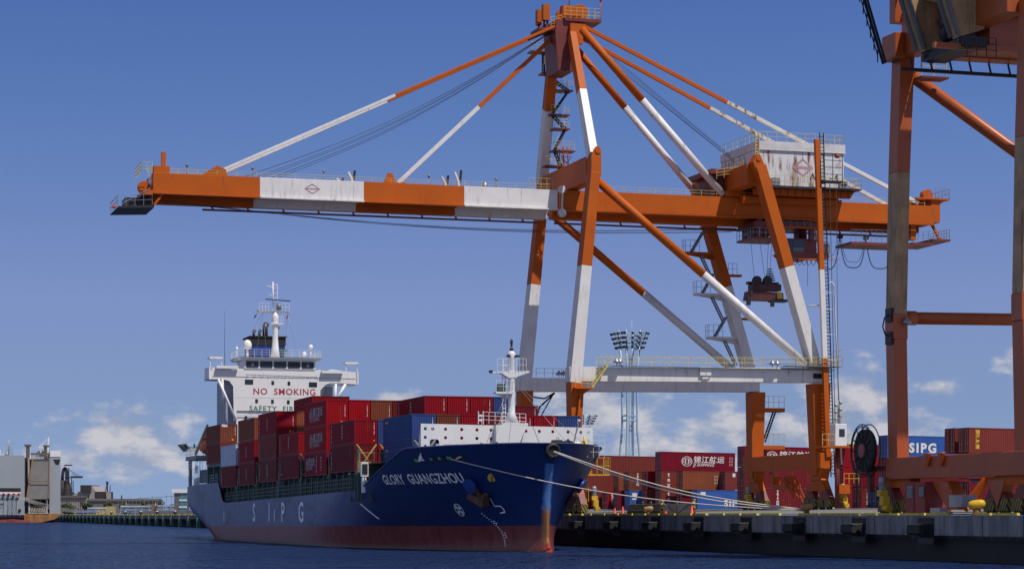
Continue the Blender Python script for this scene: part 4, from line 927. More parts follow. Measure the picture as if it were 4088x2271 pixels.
mb.tube((MM - .35, YM, 34.2), (MM - .35, YM, 38.6), .1, 6); mb.bar((MM + .35, YM, 34.2), (MM + .35, YM, 38.3), .1, .1); mb.bar((MM - .35, YM, 38.2), (MM + .35, YM, 38.2), .08, .08)
for k in range(4): mb.bar((MM - .35, YM, 35 + k * .9), (MM + .35, YM, 35.7 + k * .7), .06, .06)
mb.bar((MM - 1.3, YM, 38.0), (MM - .3, YM, 37.8), .1, .1); mb.bar((MM - 1.0, YM, 36.7), (MM - .3, YM, 36.5), .08, .08); mb.build('radar_mast', CLEANW, ship)
mb = MB(); mb.rail([(-2.3, YM - .4, 34.2), (-.8, YM - .4, 34.2)], 1.2, .5, .03, 1); mb.rail([(1.2, YM - .4, 34.2), (2.3, YM - .4, 34.2)], 1.2, .5, .03, 1); mb.rail([(MM + .4, YM - .6, 32.3), (MM + 1.1, YM - .6, 32.3)], 1.1, .4, .03); mb.build('mast_platform_rail', CLEANW, ship)
mb = MB(); mb.bar((-1.3, YM - .3, 35.95), (2.5, YM - .3, 35.75), .16, .16); mb.build('radar_scanner', paint('scanner_blue', (.02, .04, .2), .4), ship)
mb = MB(); mb.lathe([(.4, 34.4), (.42, 35.2), (.2, 35.3)], c=(.75, YM - .3, 0), n=10); mb.build('radar_turret', GREYP, ship)
mb = MB()
for e in ((-3.0, YM + 2, 31), (-1.6, YM - 3, 27.2), (1.6, YM - 3, 27.2), (3.9, YM + 1, 27.2), (2.2, YM + 3, 27.2), (-2.4, YM + 2, 27.2)): mb.tube((MM + (1.9 if e[0] > 0 else -1.9), YM, 34.0), e, .02, 4)
mb.each('signal_halyard', STEEL, ship)
for nm, x, z, r_, ht in (('satellite_dome', -4.0, 28.5, .68, 1.5), ('satellite_dome', 5.7, 28.6, .36, 1.6), ('satellite_dome', 4.7, 27.55, .34, .4), ('satellite_dome', -5.6, 28.3, .22, 1.1)):
    mb = MB(); mb.lathe([(.1, -.1), (r_ * .85, 0), (r_, r_ * .6), (r_ * .92, r_ * 1.25), (r_ * .6, r_ * 1.75), (.02, r_ * 1.95)], c=(x, YM, z), n=14); mb.tube((x, YM, 27), (x, YM, z), r_ * .28, 6); mb.build(nm, CLEANW, ship)
mb = MB(); mb.tube((-7.6, YH + 2, 24.5), (-7.6, YH + 2, 34), .05, 5, r2=.015); mb.build('whip_aerial', DARK, ship)
for x, sgn in ((-3.0, -1), (1.9, 1)):
    mb = MB(); mb.hexa([(x, YM, 33.0), (x + .1, YM, 33.0), (x + .1, YM + .05, 33.0), (x, YM + .05, 33.0), (x + .1, YM, 33.5), (x + .55, YM + .1, 33.75), (x + .55, YM + .15, 33.7), (x + .1, YM + .05, 33.5)]); mb.build('signal_flag', RED if sgn > 0 else FUNBLUE, ship)
mb = MB(); mb.box(.7, 1.2, YM - 3, YM - 2.6, 27.0, 28.2); mb.box(.5, 1.5, YM - 3, YM - 2.6, 28.0, 28.25); mb.build('magnetic_compass', paint('compass_green', (.02, .12, .05), .5), ship)
# ================================================================= CONTAINERS.  local x: length (0 = end seen), y: width, z: up
def corr(mb, p0, ux, uz, L, H, n, depth, inn):
    """corrugated panel from p0 along ux; inn points inward"""
    p0, ux, uz, inn = Vector(p0), Vector(ux), Vector(uz), Vector(inn); pts = []; w = L / n
    for k in range(n):
        for f, d_ in ((0, 0), (.30, 0), (.48, depth), (.82, depth)): pts.append((k * w + f * w, d_))
    pts.append((L, 0)); prev = None
    for a, d_ in pts:
        b_ = mb.add([p0 + ux * a + inn * d_, p0 + ux * a + inn * d_ + uz * H])
        if prev is not None: mb.face([prev, b_, b_ + 1, prev + 1])
        prev = b_
def box_meshes(L, H, doors):
    W = 1.219; p = .11
    mb = MB(); z0, z1 = .16, H - .12
    n = round(L / .28)
    corr(mb, (p, W - .012, z0), (1, 0, 0), (0, 0, 1), L - 2 * p, z1 - z0, n, .036, (0, -1, 0))
    corr(mb, (p, -W + .012, z0), (1, 0, 0), (0, 0, 1), L - 2 * p, z1 - z0, n, .036, (0, 1, 0))
    if not doors: corr(mb, (.015, -W + p, z0), (0, 1, 0), (0, 0, 1), 2 * W - 2 * p, z1 - z0, 9, .045, (1, 0, 0))
    corr(mb, (L - .015, -W + p, z0), (0, 1, 0), (0, 0, 1), 2 * W - 2 * p, z1 - z0, 9, .045, (-1, 0, 0))
    mb.quad((0, -W, H - .03), (L, -W, H - .03), (L, W, H - .03), (0, W, H - .03)); mb.quad((0, -W, .1), (L, -W, .1), (L, W, .1), (0, W, .1))
    fr = MB()
    for x in (0, L - p):
        for y in (-W, W - p): fr.box(x, x + p, y, y + p, 0, H)
        fr.box(x + .005, x + p - .005, -W + p, W - p, 0.02, .15); fr.box(x + .005, x + p - .005, -W + p, W - p, H - .13, H - .004)
    for y in (-W + .002, W - .072): fr.box(p, L - p, y, y + .07, .02, .165); fr.box(p, L - p, y, y + .07, H - .125, H - .006)
    dr = None
    if doors:
        dr = MB(); 
        for s in (-1, 1):
            y0, y1 = (.012, W - p) if s > 0 else (-W + p, -.012); dr.box(.03, .075, y0, y1, .16, H - .13)
        rd = MB()
        for y in (-.88, -.42, .42, .88): rd.tube((.0, y, .2), (.0, y, H - .2), .024, 5); rd.box(-.03, .03, y - .05, y + .05, 1.0, 1.12); rd.box(-.03, .04, y - .06, y + .06, .2, .3); rd.box(-.03, .04, y - .06, y + .06, H - .32, H - .22)
        return mb, fr, dr, rd
    return mb, fr, None, None
PROTO = {}
def paints(nm, c, **k): return paint('box_' + nm, c, .55, spec=.15, var=.10, scale=.5, grime=.5, rust=k.get('rust', .35), grime_c=tuple(x * .45 + .02 for x in c), rand=k.get('rand', .12))
PC = {'red': paints('red', (.25, .006, .014), rust=.15), 'bright': paints('bright_red', (.31, .004, .010), rust=.05, rand=.04), 'maroon': paints('maroon', (.155, .014, .020)),
      'brown': paints('brown', (.175, .046, .026)), 'rust': paints('rust_brown', (.24, .066, .030)), 'blue': paints('blue', (.035, .07, .22), rust=.1), 'sky': paints('bright_blue', (.04, .12, .42), rust=.1),
      'navy': paints('slate_blue', (.035, .06, .115), rust=.1), 'dkred': paints('dull_red', (.19, .036, .030)), 'white': paints('reefer_white', (.44, .52, .64), rust=.05), 'wine': paints('wine', (.185, .007, .022), rust=.1, rand=.05)}
HINT = {'red': 'red', 'bright': 'bright red', 'maroon': 'maroon', 'brown': 'brown', 'rust': 'rust brown', 'blue': 'dark blue', 'sky': 'bright blue', 'navy': 'slate blue', 'dkred': 'dull red', 'white': 'pale blue white', 'wine': 'wine red'}
def me_of(mb, nm):
    o = mb.build(nm, [None]); me = o.data; bpy.data.objects.remove(o); return me
def container(L, H, loc, rot, colr, label, group, doors=False, roll=0.0, mark=True):
    key = (L, H, doors)
    if key not in PROTO:
        a, f, d_, r_ = box_meshes(L, H, doors); PROTO[key] = (me_of(a, 'body'), me_of(f, 'corner_frame'), me_of(d_, 'door') if d_ else None, me_of(r_, 'locking_rods') if r_ else None)
    root = thing('shipping_container', label, 'shipping container', loc, rot, group)
    if roll: root.rotation_euler = (0, roll, rot)
    ps = []
    for me, nm in zip(PROTO[key], ('body', 'corner_frame', 'door', 'locking_rods')):
        if me is None: continue
        o = bpy.data.objects.new(nm, me); COL.objects.link(o); o.parent = root
        o.material_slots[0].link = 'OBJECT'; o.material_slots[0].material = ROD if nm == 'locking_rods' else PC[colr]; ps.append(o)
    return root
# shared markings ------------------------------------------------------------
rnd = random.Random(5)
def shared(mb, nm, mats): o = mb.build(nm, mats); me = o.data; bpy.data.objects.remove(o); return me
mb = MB()
for k in range(13):
    if k in (4, 11): continue
    z = 1.02 + k * .098; mb.quad((-.006, -.93 + rnd.uniform(0, .02), z), (-.006, -.86, z), (-.006, -.86, z + .072), (-.006, -.93, z + .072))
FRONT_NO = shared(mb, 'end_number', [WHITEM])
mb = MB(); mb.quad((-.006, -.96, .32), (-.006, -.82, .32), (-.006, -.86, .47), (-.006, -.92, .47)); WARN = shared(mb, 'warning_mark', [YELM])
mb = MB(); mb.quad((-.006, -.6, .3), (-.006, -.42, .3), (-.006, -.42, .5), (-.006, -.6, .5)); WARN2 = shared(mb, 'square_mark', [YELM])
EMB = [circle(.62, 28), circle(.55, 28)]
def jj_logo(big):
    """round JJ badge with waves, four characters over a rule and JJ SHIPPING: x right, y up, about 4.6 x 1.3 m"""
    mb = MB(); X, Y = (1, 0, 0), (0, 1, 0)
    put2d(mb, outline_mesh(EMB), (.62, .62, 0), X, Y)
    for x in (.33, .66):
        mb.quad((x + .09, .28, 0), (x + .19, .28, 0), (x + .19, .92, 0), (x + .09, .92, 0)); mb.quad((x - .04, .92, 0), (x + .29, .92, 0), (x + .29, .98, 0), (x - .04, .98, 0)); mb.quad((x - .05, .26, 0), (x + .19, .24, 0), (x + .19, .32, 0), (x - .05, .34, 0))
    for k in range(3):
        for x in (.1, .88): 
            z = .42 + k * .17; mb.quad((x, z, 0), (x + .11, z + .05, 0), (x + .11, z + .12, 0), (x, z + .07, 0)); mb.quad((x + .11, z + .05, 0), (x + .24, z, 0), (x + .24, z + .07, 0), (x + .11, z + .12, 0))
    put2d(mb, text_mesh('锦江航运', .88, .012, shear=.12, spacing=1.06), (1.36, .55, 0), X, Y)
    mb.quad((1.36, .43, 0), (4.4 * .9, .43, 0), (4.4 * .9, .46, 0), (1.36, .46, 0))
    V, F = text_mesh('JJ SHIPPING', .47, .008, shear=.25, spacing=1.08); s_ = 2.45 / max(v[0] for v in V); put2d(mb, ([(v[0] * s_, v[1]) for v in V], F), (1.36, .04, 0), X, Y)
    return mb
_j = jj_logo(True)
def flat_of(mb, org, ux, uy, sx, sy): 
    n = MB(); b_ = n.add([Vector(org) + Vector(ux) * v[0] * sx + Vector(uy) * v[1] * sy for v in mb.v])
    for f in mb.f: n.face([b_ + i for i in f])
    return n
W_ = 1.2235
def side_text(body, size, x, z, face, vertical=False, bold=.03, xs=1.0, spacing=1.0, line=.8):
    """lettering mesh for a container side.  face -1: side at -y (x runs right); +1: side at +y (x runs left)"""
    V, F = text_mesh('\n'.join(body) if vertical else body, size, bold, 'CENTER' if vertical else 'LEFT', spacing=spacing, line=line, xs=xs)
    mb = MB()
    if face < 0: put2d(mb, (V, F), (x, -W_, z), (1, 0, 0), (0, 0, 1))
    else: put2d(mb, (V, F), (x, W_, z), (-1, 0, 0), (0, 0, 1))
    return mb
def attach(root, me, nm, mat=None):
    o = bpy.data.objects.new(nm, me); COL.objects.link(o); o.parent = root
    if mat is not None: o.material_slots[0].link = 'OBJECT'; o.material_slots[0].material = mat
    return o
GHOST = paint('weathered_lettering', (.40, .40, .42), .6, var=.2, scale=1.5)
JJ_PORT40 = shared(flat_of(_j, (9.2, W_, .62), (-1, 0, 0), (0, 0, 1), 1.42, 1.25), 'logo', [GHOST])
JJ_PORT20 = shared(flat_of(_j, (5.2, W_, .68), (-1, 0, 0), (0, 0, 1), .98, 1.1), 'logo', [GHOST])
JJ_SIDE = shared(flat_of(_j, (3.35, -W_, .72), (1, 0, 0), (0, 0, 1), 1.42, 1.22), 'logo', [WHITEM])
mb = MB(); put2d(mb, outline_mesh([[(p[0] * .55, p[1] * 1.1) for p in circle(.75, 24)], [(p[0] * .5, p[1] * 1.04) for p in circle(.75, 24)]]), (6.1, W_, 1.4), (-1, 0, 0), (0, 0, 1))
for k in range(4): mb.quad((5.85, W_, .8 + k * .35), (6.35, W_, .95 + k * .35), (6.35, W_, 1.1 + k * .35), (5.85, W_, .95 + k * .35))
OVAL = shared(mb, 'oval_logo', [GHOST])
mb = MB()
for k in range(16):
    if k % 5 != 3: mb.quad((11.6, W_, .35 + k * .125), (11.25, W_, .35 + k * .125), (11.25, W_, .44 + k * .125), (11.6, W_, .44 + k * .125))
COLTXT = shared(mb, 'column_marking', [GHOST])
mb = MB(); mb.quad((11.3, W_, 1.95), (10.0, W_, 1.95), (10.0, W_, 2.2), (11.3, W_, 2.2)); mb.quad((11.3, W_, 1.5), (11.0, W_, 1.5), (11.0, W_, 1.62), (11.3, W_, 1.62)); YBAND = shared(mb, 'yellow_marking', [paint('dull_yellow_mark', (.30, .24, .02), .6)])
TEXF = shared(flat_of(side_text('tex', .55, 0, 0, -1, bold=.02), (-.02, 0, 0), (0, 0, 0), (0, 0, 0), 1, 1), 'x', [WHITEM])
def tex_front():
    mb = MB(); put2d(mb, text_mesh('tex', .62, .03), (-.006, 1.02, 2.22), (0, -1, 0), (0, 0, 1)); return shared(mb, 'lettering', [WHITEM])
TEXFRONT = tex_front()

# ---------------- boxes on the ship: rows 0..8 from the port side, tiers upward
SROT = TH + R(90); RP = 2.542; ROW0 = -11.56
HC, ST_ = 2.896, 2.591
SMX = Matrix.Translation(SHIP) @ Matrix.Rotation(TH, 4, 'Z')
def ship_box(bay, row, z, H, colr, label, L=12.192, dq=0.0, logo=None, front=True, warn=None):
    x = ROW0 + row * RP + 1.219; q = BAYS[bay] + dq
    r = container(L, H, SMX @ Vector((x, q, z)), SROT, colr, label, 'containers stacked on the ship')
    if front and colr != 'white': attach(r, FRONT_NO, 'end_number')
    if warn: attach(r, WARN, 'warning_mark')
    if warn == 2: attach(r, WARN2, 'square_mark')
    if logo == 'jj': attach(r, JJ_PORT40 if L > 7 else JJ_PORT20, 'logo')
    if logo == 'oval':
        attach(r, OVAL, 'oval_logo'); attach(r, COLTXT, 'column_marking')
        if L < 7:
            for c in r.children:
                if c.name.startswith(('oval', 'column')): c.location.x = -3.2 if c.name.startswith('oval') else -6.05
    if logo == 'col': attach(r, COLTXT, 'column_marking')
    if logo == 'yellow': attach(r, YBAND, 'yellow_marking')
    return r
G_ = .02
# bay A: behind the breakwater
b0 = 8.05; t2 = b0 + HC + G_
ship_box('A', 1, b0, HC, 'blue', 'lower dark blue container of the pair at the left end of the white breakwater', logo='yellow')
for row, c, lab in ((1, 'blue', 'upper dark blue container whose long side shows left of the white breakwater'), (2, 'brown', 'brown container end over the breakwater between a blue and a red one'), (3, 'red', 'red container end over the breakwater just left of the foremast ladder'),
                    (4, 'maroon', 'container end coloured dark for its shade, standing behind the foremast foot'), (5, 'red', 'red container end over the breakwater, first right of the foremast'), (6, 'red', 'red container end over the breakwater between a red and a blue one'), (7, 'blue', 'dark blue container end at the right end of the breakwater row')):  # row four gets maroon to imitate the shadow lying on it
    ship_box('A', row, t2, ST_, c, lab, logo='yellow' if row == 1 else None)
# bay B
zB = zb(30.9); z2 = zB + HC + G_; z3 = z2 + ST_ + G_
ship_box('B', 0, zB, HC, 'maroon', 'maroon container under crossed lashing rods at the port deck edge', warn=1, logo='col')
ship_box('B', 0, z2, ST_, 'red', 'red container on top of the one with crossed lashing rods', logo='oval', warn=1)
ship_box('B', 1, zB, HC, 'red', 'red container half shaded right of the crossed lashing rods')
ship_box('B', 1, z2, ST_, 'blue', 'blue container end squeezed between the red one and the dark blue long side')
for row, c, lab in ((3, 'red', 'red container on the top tier whose long side carries an oval mark'), (4, 'red', 'red container end on the top tier, second of the three in a row'), (5, 'red', 'red container end on the top tier beside the blue one'), (6, 'blue', 'blue container end on the top tier behind the foremast')):
    ship_box('B', row, z3, ST_, c, lab, logo='oval' if row == 3 else None, warn=1 if row < 6 else None)
ship_box('B', 7, z3 - .9, ST_, 'maroon', 'narrow maroon container edge right of the blue top tier end')
# bay C
zC = zb(44.9); z2 = zC + ST_ + G_; z3 = z2 + HC + G_
ship_box('C', 0, zC, ST_, 'red', 'twenty foot maroon sided container with a dark oval mark in the bottom tier', L=6.058, logo='oval')
ship_box('C', 0, zC, ST_, 'wine', 'short container with a round badge, bottom tier, beside the oval marked one', L=6.058, dq=6.12, logo='jj', front=False)
ship_box('C', 0, z2, HC, 'bright', 'container with a white badge and characters, middle of its three tier stack', logo='jj')
ship_box('C', 0, z3, HC, 'bright', 'bright red container with a white badge on its shaded side, highest at the deck edge', logo='jj', warn=2)
ship_box('C', 1, z3, HC, 'bright', 'bright red container end just right of the badge marked one', warn=None)
ship_box('C', 2, z3, HC, 'brown', 'brown container end on the top tier between bright red and maroon')
ship_box('C', 3, z3, HC, 'maroon', 'sliver of a maroon container end beside the brown top tier end')
ship_box('C', 1, z2, HC, 'red', 'red container end behind the red one with the oval mark')
# bay E
zE = zb(60.3); z2 = zE + HC + G_
ship_box('E', 0, zE, HC, 'maroon', 'plain shaded bottom tier container left of the two twenty foot ones', logo='col')
ship_box('E', 0, z2, ST_, 'red', 'container with an oval mark under the brown topped gap, two tiers high stack', logo='oval')
# bay F
zF = zb(74.1) - .05; H_ = HC + G_
ship_box('F', 0, zF, HC, 'dkred', 'bottom tier container with oval mark, third stack from the stern end', logo='oval')
ship_box('F', 0, zF + H_, HC, 'dkred', 'plain sided middle tier container in the third stack from the stern end', logo='col')
ship_box('F', 0, zF + 2 * H_, HC, 'red', 'red ended container on top of the third stack with two yellow marks', logo='oval', warn=2)
ship_box('F', 1, zF + 2 * H_, HC, 'rust', 'rust brown container end beside the red one with two yellow marks')
# bay G
zG = zb(88.9) - .12
ship_box('G', 0, zG, HC, 'maroon', 'purple maroon bottom tier container with oval mark, second stack from the stern end', logo='oval')
ship_box('G', 0, zG + H_, HC, 'red', 'middle tier container with oval mark right of the pale blue reefer', logo='oval')
ship_box('G', 0, zG + 2 * H_, HC, 'rust', 'plain sided top tier container right of the one lettered on its end', logo='col')
for row, c in ((3, 'red'), (4, 'maroon')): ship_box('G', row, zG + 3 * H_, HC, c, 'fourth tier maroon sided container standing against the white wheelhouse block' if row == 3 else 'fourth tier container end beside the maroon sided one')
# bay L, T
zL = zb(102.9) - .1
ship_box('L', 0, zL, HC, 'maroon', 'bottom tier container under the pale blue reefer', logo='col')
r = ship_box('L', 0, zL + H_, HC, 'white', 'pale blue white refrigerated container in the stern end stack')
mb = MB(); mb.box(-.05, .02, -1.0, 1.0, .3, 2.6); mb.build('cooling_unit', paint('unit_cream', (.55, .55, .53), .6), r)
mb = MB()
for z in (.9, 1.45, 2.0): mb.lathe([(.2, -.09), (.2, -.05)], c=(0, .1, z), n=12, axis='x')
mb.each('fan_grille', DARK, r)
zT = zb(115.4) + 3.5
ship_box('T', 0, zT, HC, 'dkred', 'container just above the deck stores at the stern, left of the reefer', logo='col')
r = ship_box('T', 0, zT + H_, ST_, 'brown', 'brown container with three white letters on its end, last stack at the stern'); attach(r, TEXFRONT, 'lettering'); attach(r, WARN2, 'square_mark')
ship_box('T', 1, zT, HC, 'red', 'red container end behind the pale blue reefer')
# raised seat under the stern stack
mb = MB()
for q in (116, 121.5, 127): mb.box(-11.5, -9.2, q - .25, q + .25, 6.9, zT - .02)
mb.box(-11.5, -9.2, 116, 127.3, zT - .4, zT - .03); mb.build('stern_stack_seat', GREEN, ship)
# crossed lashing rods over the front stacks
def rods(bay, row, z0, z1, lab):
    q = BAYS[bay] - .28; x0 = ROW0 + row * RP + .1; x1 = x0 + 2.24; mb = MB()
    for dx in (0, .12): mb.tube((x0 + dx, q, z1), (x1 + dx - .1, q - .25, z0), .022, 5); mb.tube((x1 - dx, q, z1), (x0 - dx + .1, q - .25, z0), .022, 5)
    mb.build('lashing_rods', RAILY, ship)
rods('B', 0, zB - .1, zB + HC, ''); rods('A', 1, 8.1, 8.05 + HC, ''); rods('C', 0, zC, zC + ST_, ''); rods('E', 0, zE, zE + HC, ''); rods('F', 0, zF, zF + HC, ''); rods('G', 0, zG, zG + HC, ''); rods('B', 1, zB - .1, zB + HC, '')

# ---------------- boxes in the yard: x runs inland, doors at the water end
YRD = 'containers stacked in the yard'
def yard(u0, Y, tier_z, L, H, colr, label, roll=.012, rot=TH + R(.8)):
    """front left corner given by its bearing and distance from the quay camera point"""
    X = (u0 - 1288) / 5734 * Y; e = Vector((math.cos(rot), math.sin(rot), 0)); n_ = Vector((-e.y, e.x, 0))
    p = Vector((X, Y, tier_z)) + n_ * 1.219
    return container(L, H, p, rot, colr, label, YRD, doors=True, roll=roll)
def lab(root, mb, nm, mat): 
    o = mb.build(nm, mat, root); return o
g0 = 4.38; h1, h2, h3 = g0, g0 + HC + .03, g0 + 2 * HC + .06
def numbers(root, L):
    mb = MB()
    for x in (L - .9, L - .55):
        for k in range(12):
            if k % 4 != 3: mb.quad((x, -W_, .9 + k * .12), (x + .1, -W_, .9 + k * .12), (x + .1, -W_, .99 + k * .12), (x, -W_, .99 + k * .12))
    mb.build('side_number', WHITEM, root)
# block behind crane one's waterside legs
r = yard(1488, 368, h3, 12.192, HC, 'dkred', 'dull red forty foot container on the top tier beside the ship bow'); numbers(r, 12.192)
r = yard(1594.5, 372, h3 - .05, 12.192, HC, 'navy', 'slate blue container with a white creature emblem left of the tall wine red one')
mb = side_text('CRONOS', .62, 3.05, 1.95, -1, bold=.015, xs=1.35); 
for k, (x, z, a, b_) in enumerate(((1.3, 1.95, .42, .28), (1.9, 2.0, .5, .38), (2.45, 1.95, .4, .22), (1.0, 1.85, .35, .1), (2.75, 1.75, .3, .1), (1.75, 1.65, .12, .2), (2.3, 1.62, .12, .2))): mb.face([mb.add([(x + p[0] * a, -W_, z + p[1] * b_)]) for p in circle(1, 10)])
lab(r, mb, 'lettering', WHITEM)
r = yard(1476, 362, h2, 12.192, HC, 'dkred', 'faded red container in the second tier beside the yellow crane railing')
r = yard(1556.5, 358, h2, 6.058, HC, 'rust', 'narrow rust brown container edge between two door ends, second tier')
r = yard(1582, 354, h2, 6.058, HC, 'brown', 'brown container with white letters running down its side, second tier'); lab(r, side_text('TRITON', .40, 1.45, 2.35, -1, True, .02, xs=1.3, line=.80), 'lettering', WHITEM)
r = yard(1630, 350, h2, 6.058, HC, 'red', 'bright red container end beside the tall stack, second tier')
for u, Y, c, l_ in ((1475, 363, 'red', 'bright red container at ground level beside the yellow crane drive'), (1504, 360.4, 'dkred', 'narrow dull red container at ground level, second from the bow'), (1527, 357.8, 'red', 'red container with white characters down its side at ground level'), (1556.5, 355, 'wine', 'narrow wine red container at ground level left of the grey block'), (1585, 351, 'sky', 'bright blue container end with a white notice behind the grey blocks'), (1627, 349.5, 'dkred', 'shaded dull red container at ground level left of the lettered stack')):
    r = yard(u, Y, h1, 6.058, HC, c, l_)
    if c == 'red' and u == 1527: lab(r, side_text('锦江航', .62, 1.0, 2.0, -1, True, .02, line=.95), 'lettering', WHITEM)
    if c == 'sky': mb = MB(); mb.quad((.35, -W_, 1.9), (1.15, -W_, 1.9), (1.15, -W_, 2.5), (.35, -W_, 2.5)); mb.quad((.35, -W_, 1.45), (1.15, -W_, 1.45), (1.15, -W_, 1.7), (.35, -W_, 1.7)); lab(r, mb, 'notice', WHITEM)
# the tall stack with the big badge
r = yard(1662.5, 346.5, h3, 12.192, HC, 'wine', 'wine red container with a large white round badge and characters, top of the tall stack'); attach(r, JJ_SIDE, 'logo'); numbers(r, 12.192)
for z, l_ in ((h2, 'dull red container with three white letters, middle of the tall stack'), (h1, 'dull red container with three white letters, bottom of the tall stack')):
    r = yard(1662.5, 346.5, z, 12.192, HC, 'dkred', l_); lab(r, side_text('tex', .95, 1.25, 2.05, -1, True, .025, line=.82), 'lettering', WHITEM)
r = yard(1717.7, 343, h2, 6.058, HC - .1, 'rust', 'rust brown container on the second tier in front of the lettered stack'); numbers(r, 6.058)
r = yard(1824, 343, h2, 6.058, HC - .15, 'dkred', 'dull red container with a small square plate beside the crane leg'); mb = MB(); mb.quad((1.2, -W_, 1.9), (1.65, -W_, 1.9), (1.65, -W_, 2.45), (1.2, -W_, 2.45)); lab(r, mb, 'plate', WHITEM)
r = yard(1716, 343.6, h1, 6.058, HC, 'wine', 'wine red container at ground level left of the blue lettered one')
r = yard(1754, 340, h1, 12.192, HC - .05, 'sky', 'bright blue container with big white letters at ground level under the lines'); lab(r, side_text('SIPG', 1.4, 4.3, .42, -1, bold=.06, spacing=1.25), 'lettering', WHITEM); mb = MB(); mb.quad((.5, -W_, 2.0), (1.3, -W_, 2.0), (1.3, -W_, 2.55), (.5, -W_, 2.55)); lab(r, mb, 'notice', WHITEM)
# beyond crane one's landside legs
r = yard(1872, 319, h3, 12.192, HC, 'wine', 'wine red container with half a white badge showing above the crane sill beam'); attach(r, JJ_SIDE, 'logo')
r = yard(1872, 319, h2, 12.192, HC, 'maroon', 'maroon container behind the crane sill beam')
r = yard(1872, 319, h1, 12.192, HC, 'maroon', 'maroon container with white letters down its side behind the orange crane ladder'); lab(r, side_text('TRITON', .44, 5.1, 2.3, -1, True, .02, xs=1.2, line=.80), 'lettering', WHITEM)
for u, Y, z, c, l_ in ((2120, 300, h3 - .3, 'red', 'red container edge beside the white operator hut, third tier'), (2120, 300, h2 - .25, 'red', 'red container edge below another beside the cable reel'), (2120, 300, h1 - .1, 'maroon', 'dark maroon container left of the cable reel at ground level'),
                       (2166, 290, h2 - .3, 'wine', 'wine red container behind the foot of the cable reel'), (2166, 290, h1 - .15, 'maroon', 'maroon container with faint characters at ground level under the cable reel')):
    r = yard(u, Y, z, 6.058, HC, c, l_)
    if 'faint' in l_: lab(r, side_text('锦江航运', .55, .95, 2.2, -1, True, .015, line=.95), 'lettering', GHOST)
r = yard(2205, 285, h1 - .2, 12.192, HC, 'blue', 'blue container peeping out left of the near crane bogies')
r = yard(2232, 283, 10.5, 12.192, HC, 'sky', 'bright blue container with big white letters seen through the near crane legs'); lab(r, side_text('SIPG', 1.6, 3.0, .85, -1, bold=.07, spacing=1.28), 'lettering', WHITEM); mb = MB(); mb.quad((.6, -W_, 1.7), (1.4, -W_, 1.7), (1.4, -W_, 2.4), (.6, -W_, 2.4)); lab(r, mb, 'notice', REDM)
r = yard(2232, 283, 7.58, 12.192, HC, 'maroon', 'maroon container under the bright blue lettered one, behind the near crane beam')
r = yard(2232, 283, h1 - .2, 12.192, HC, 'wine', 'wine red container with part of a white badge below the near crane beam'); attach(r, JJ_SIDE, 'logo')
r = yard(2401.5, 262, h3 + .35, 12.192, HC, 'dkred', 'dull red container with three white letters above the near crane beam'); lab(r, side_text('tex', .98, 1.05, 2.15, -1, True, .025, line=.82), 'lettering', WHITEM)
r = yard(2437, 259, h3 + .3, 12.192, HC, 'dkred', 'dull red container with four yellow characters above the near crane beam'); lab(r, side_text('瑞洋海運', .56, 1.1, 2.2, -1, True, .012, line=1.0), 'lettering', YELM); numbers(r, 12.192)
for z, l_ in ((h2 + .3, 'maroon container behind the near crane beam, middle of its stack'), (h1, 'maroon door end showing right of the maroon crane cabin')): yard(2437, 259, z, 12.192, HC, 'maroon', l_)
r = yard(2465, 262, h2 - .2, 12.192, HC, 'sky', 'blue container with a cut off white letter right of the orange crane strut'); lab(r, side_text('G', 1.5, 2.6, .6, -1, bold=.085), 'lettering', WHITEM)
# ================================================================= CRANES.  local x: inland, y: along the quay (away), z: world height
def zone(parent, name, a, b, w, d_, zs, cols, w2=None, d2=None, round_=False, smooth=False):
    """member from a to b painted in zones: split fractions zs with one paint each"""
    a, b = Vector(a), Vector(b); w2 = w if w2 is None else w2; d2 = d_ if d2 is None else d2
    fr = [0] + list(zs) + [1]; mb = MB()
    for k in range(len(cols)):
        mb.mi = k; p, q = a.lerp(b, fr[k]), a.lerp(b, fr[k + 1]); L = lambda s, e, f: s + (e - s) * f
        if round_: mb.tube(p, q, L(w, w2, fr[k]), 16, r2=L(w, w2, fr[k + 1]))
        else: mb.bar(p, q, L(d_, d2, fr[k]), L(w, w2, fr[k]), (0, 1, 0), L(d_, d2, fr[k + 1]), L(w, w2, fr[k + 1]))
    return mb.build(name, cols, parent, bevel=0 if round_ else .03)
def bogie(parent, x, y, n=4, z0=4.0, big=True):
    """travel gear under one corner: equaliser, two sub beams, wheel trucks with striped guards"""
    L = 8.2 if big else 6.0
    mb = MB(); mb.prism([(y - 2.6, z0 + 2.2), (y + 2.6, z0 + 2.2), (y + .9, z0 + 4.3), (y - .9, z0 + 4.3)], 0, x - .45, x + .45); mb.build('equalizer_beam', ORANGE, parent)
    for s in (-1, 1):
        yc = y + s * L / 4
        mb = MB(); mb.prism([(yc - 1.6, z0 + 1.15), (yc + 1.6, z0 + 1.15), (yc + .5, z0 + 2.4), (yc - .5, z0 + 2.4)], 0, x - .38, x + .38); mb.build('sub_beam', DKRED, parent)
        for q in (-1, 1):
            yt = yc + q * .98
            mb = MB(); mb.box(x - .42, x + .42, yt - .78, yt + .78, z0 + .25, z0 + 1.2); tr_ = mb.build('truck_guard', HAZARD, parent, bevel=.04)
            mb = MB()
            for w in (-.4, .4): mb.lathe([(.33, -.12), (.36, -.05), (.36, .1), (.2, .14)], c=(x - .1, yt + w, z0 + .34), n=12, axis='x')
            mb.build('wheel', DARK, tr_)
    return
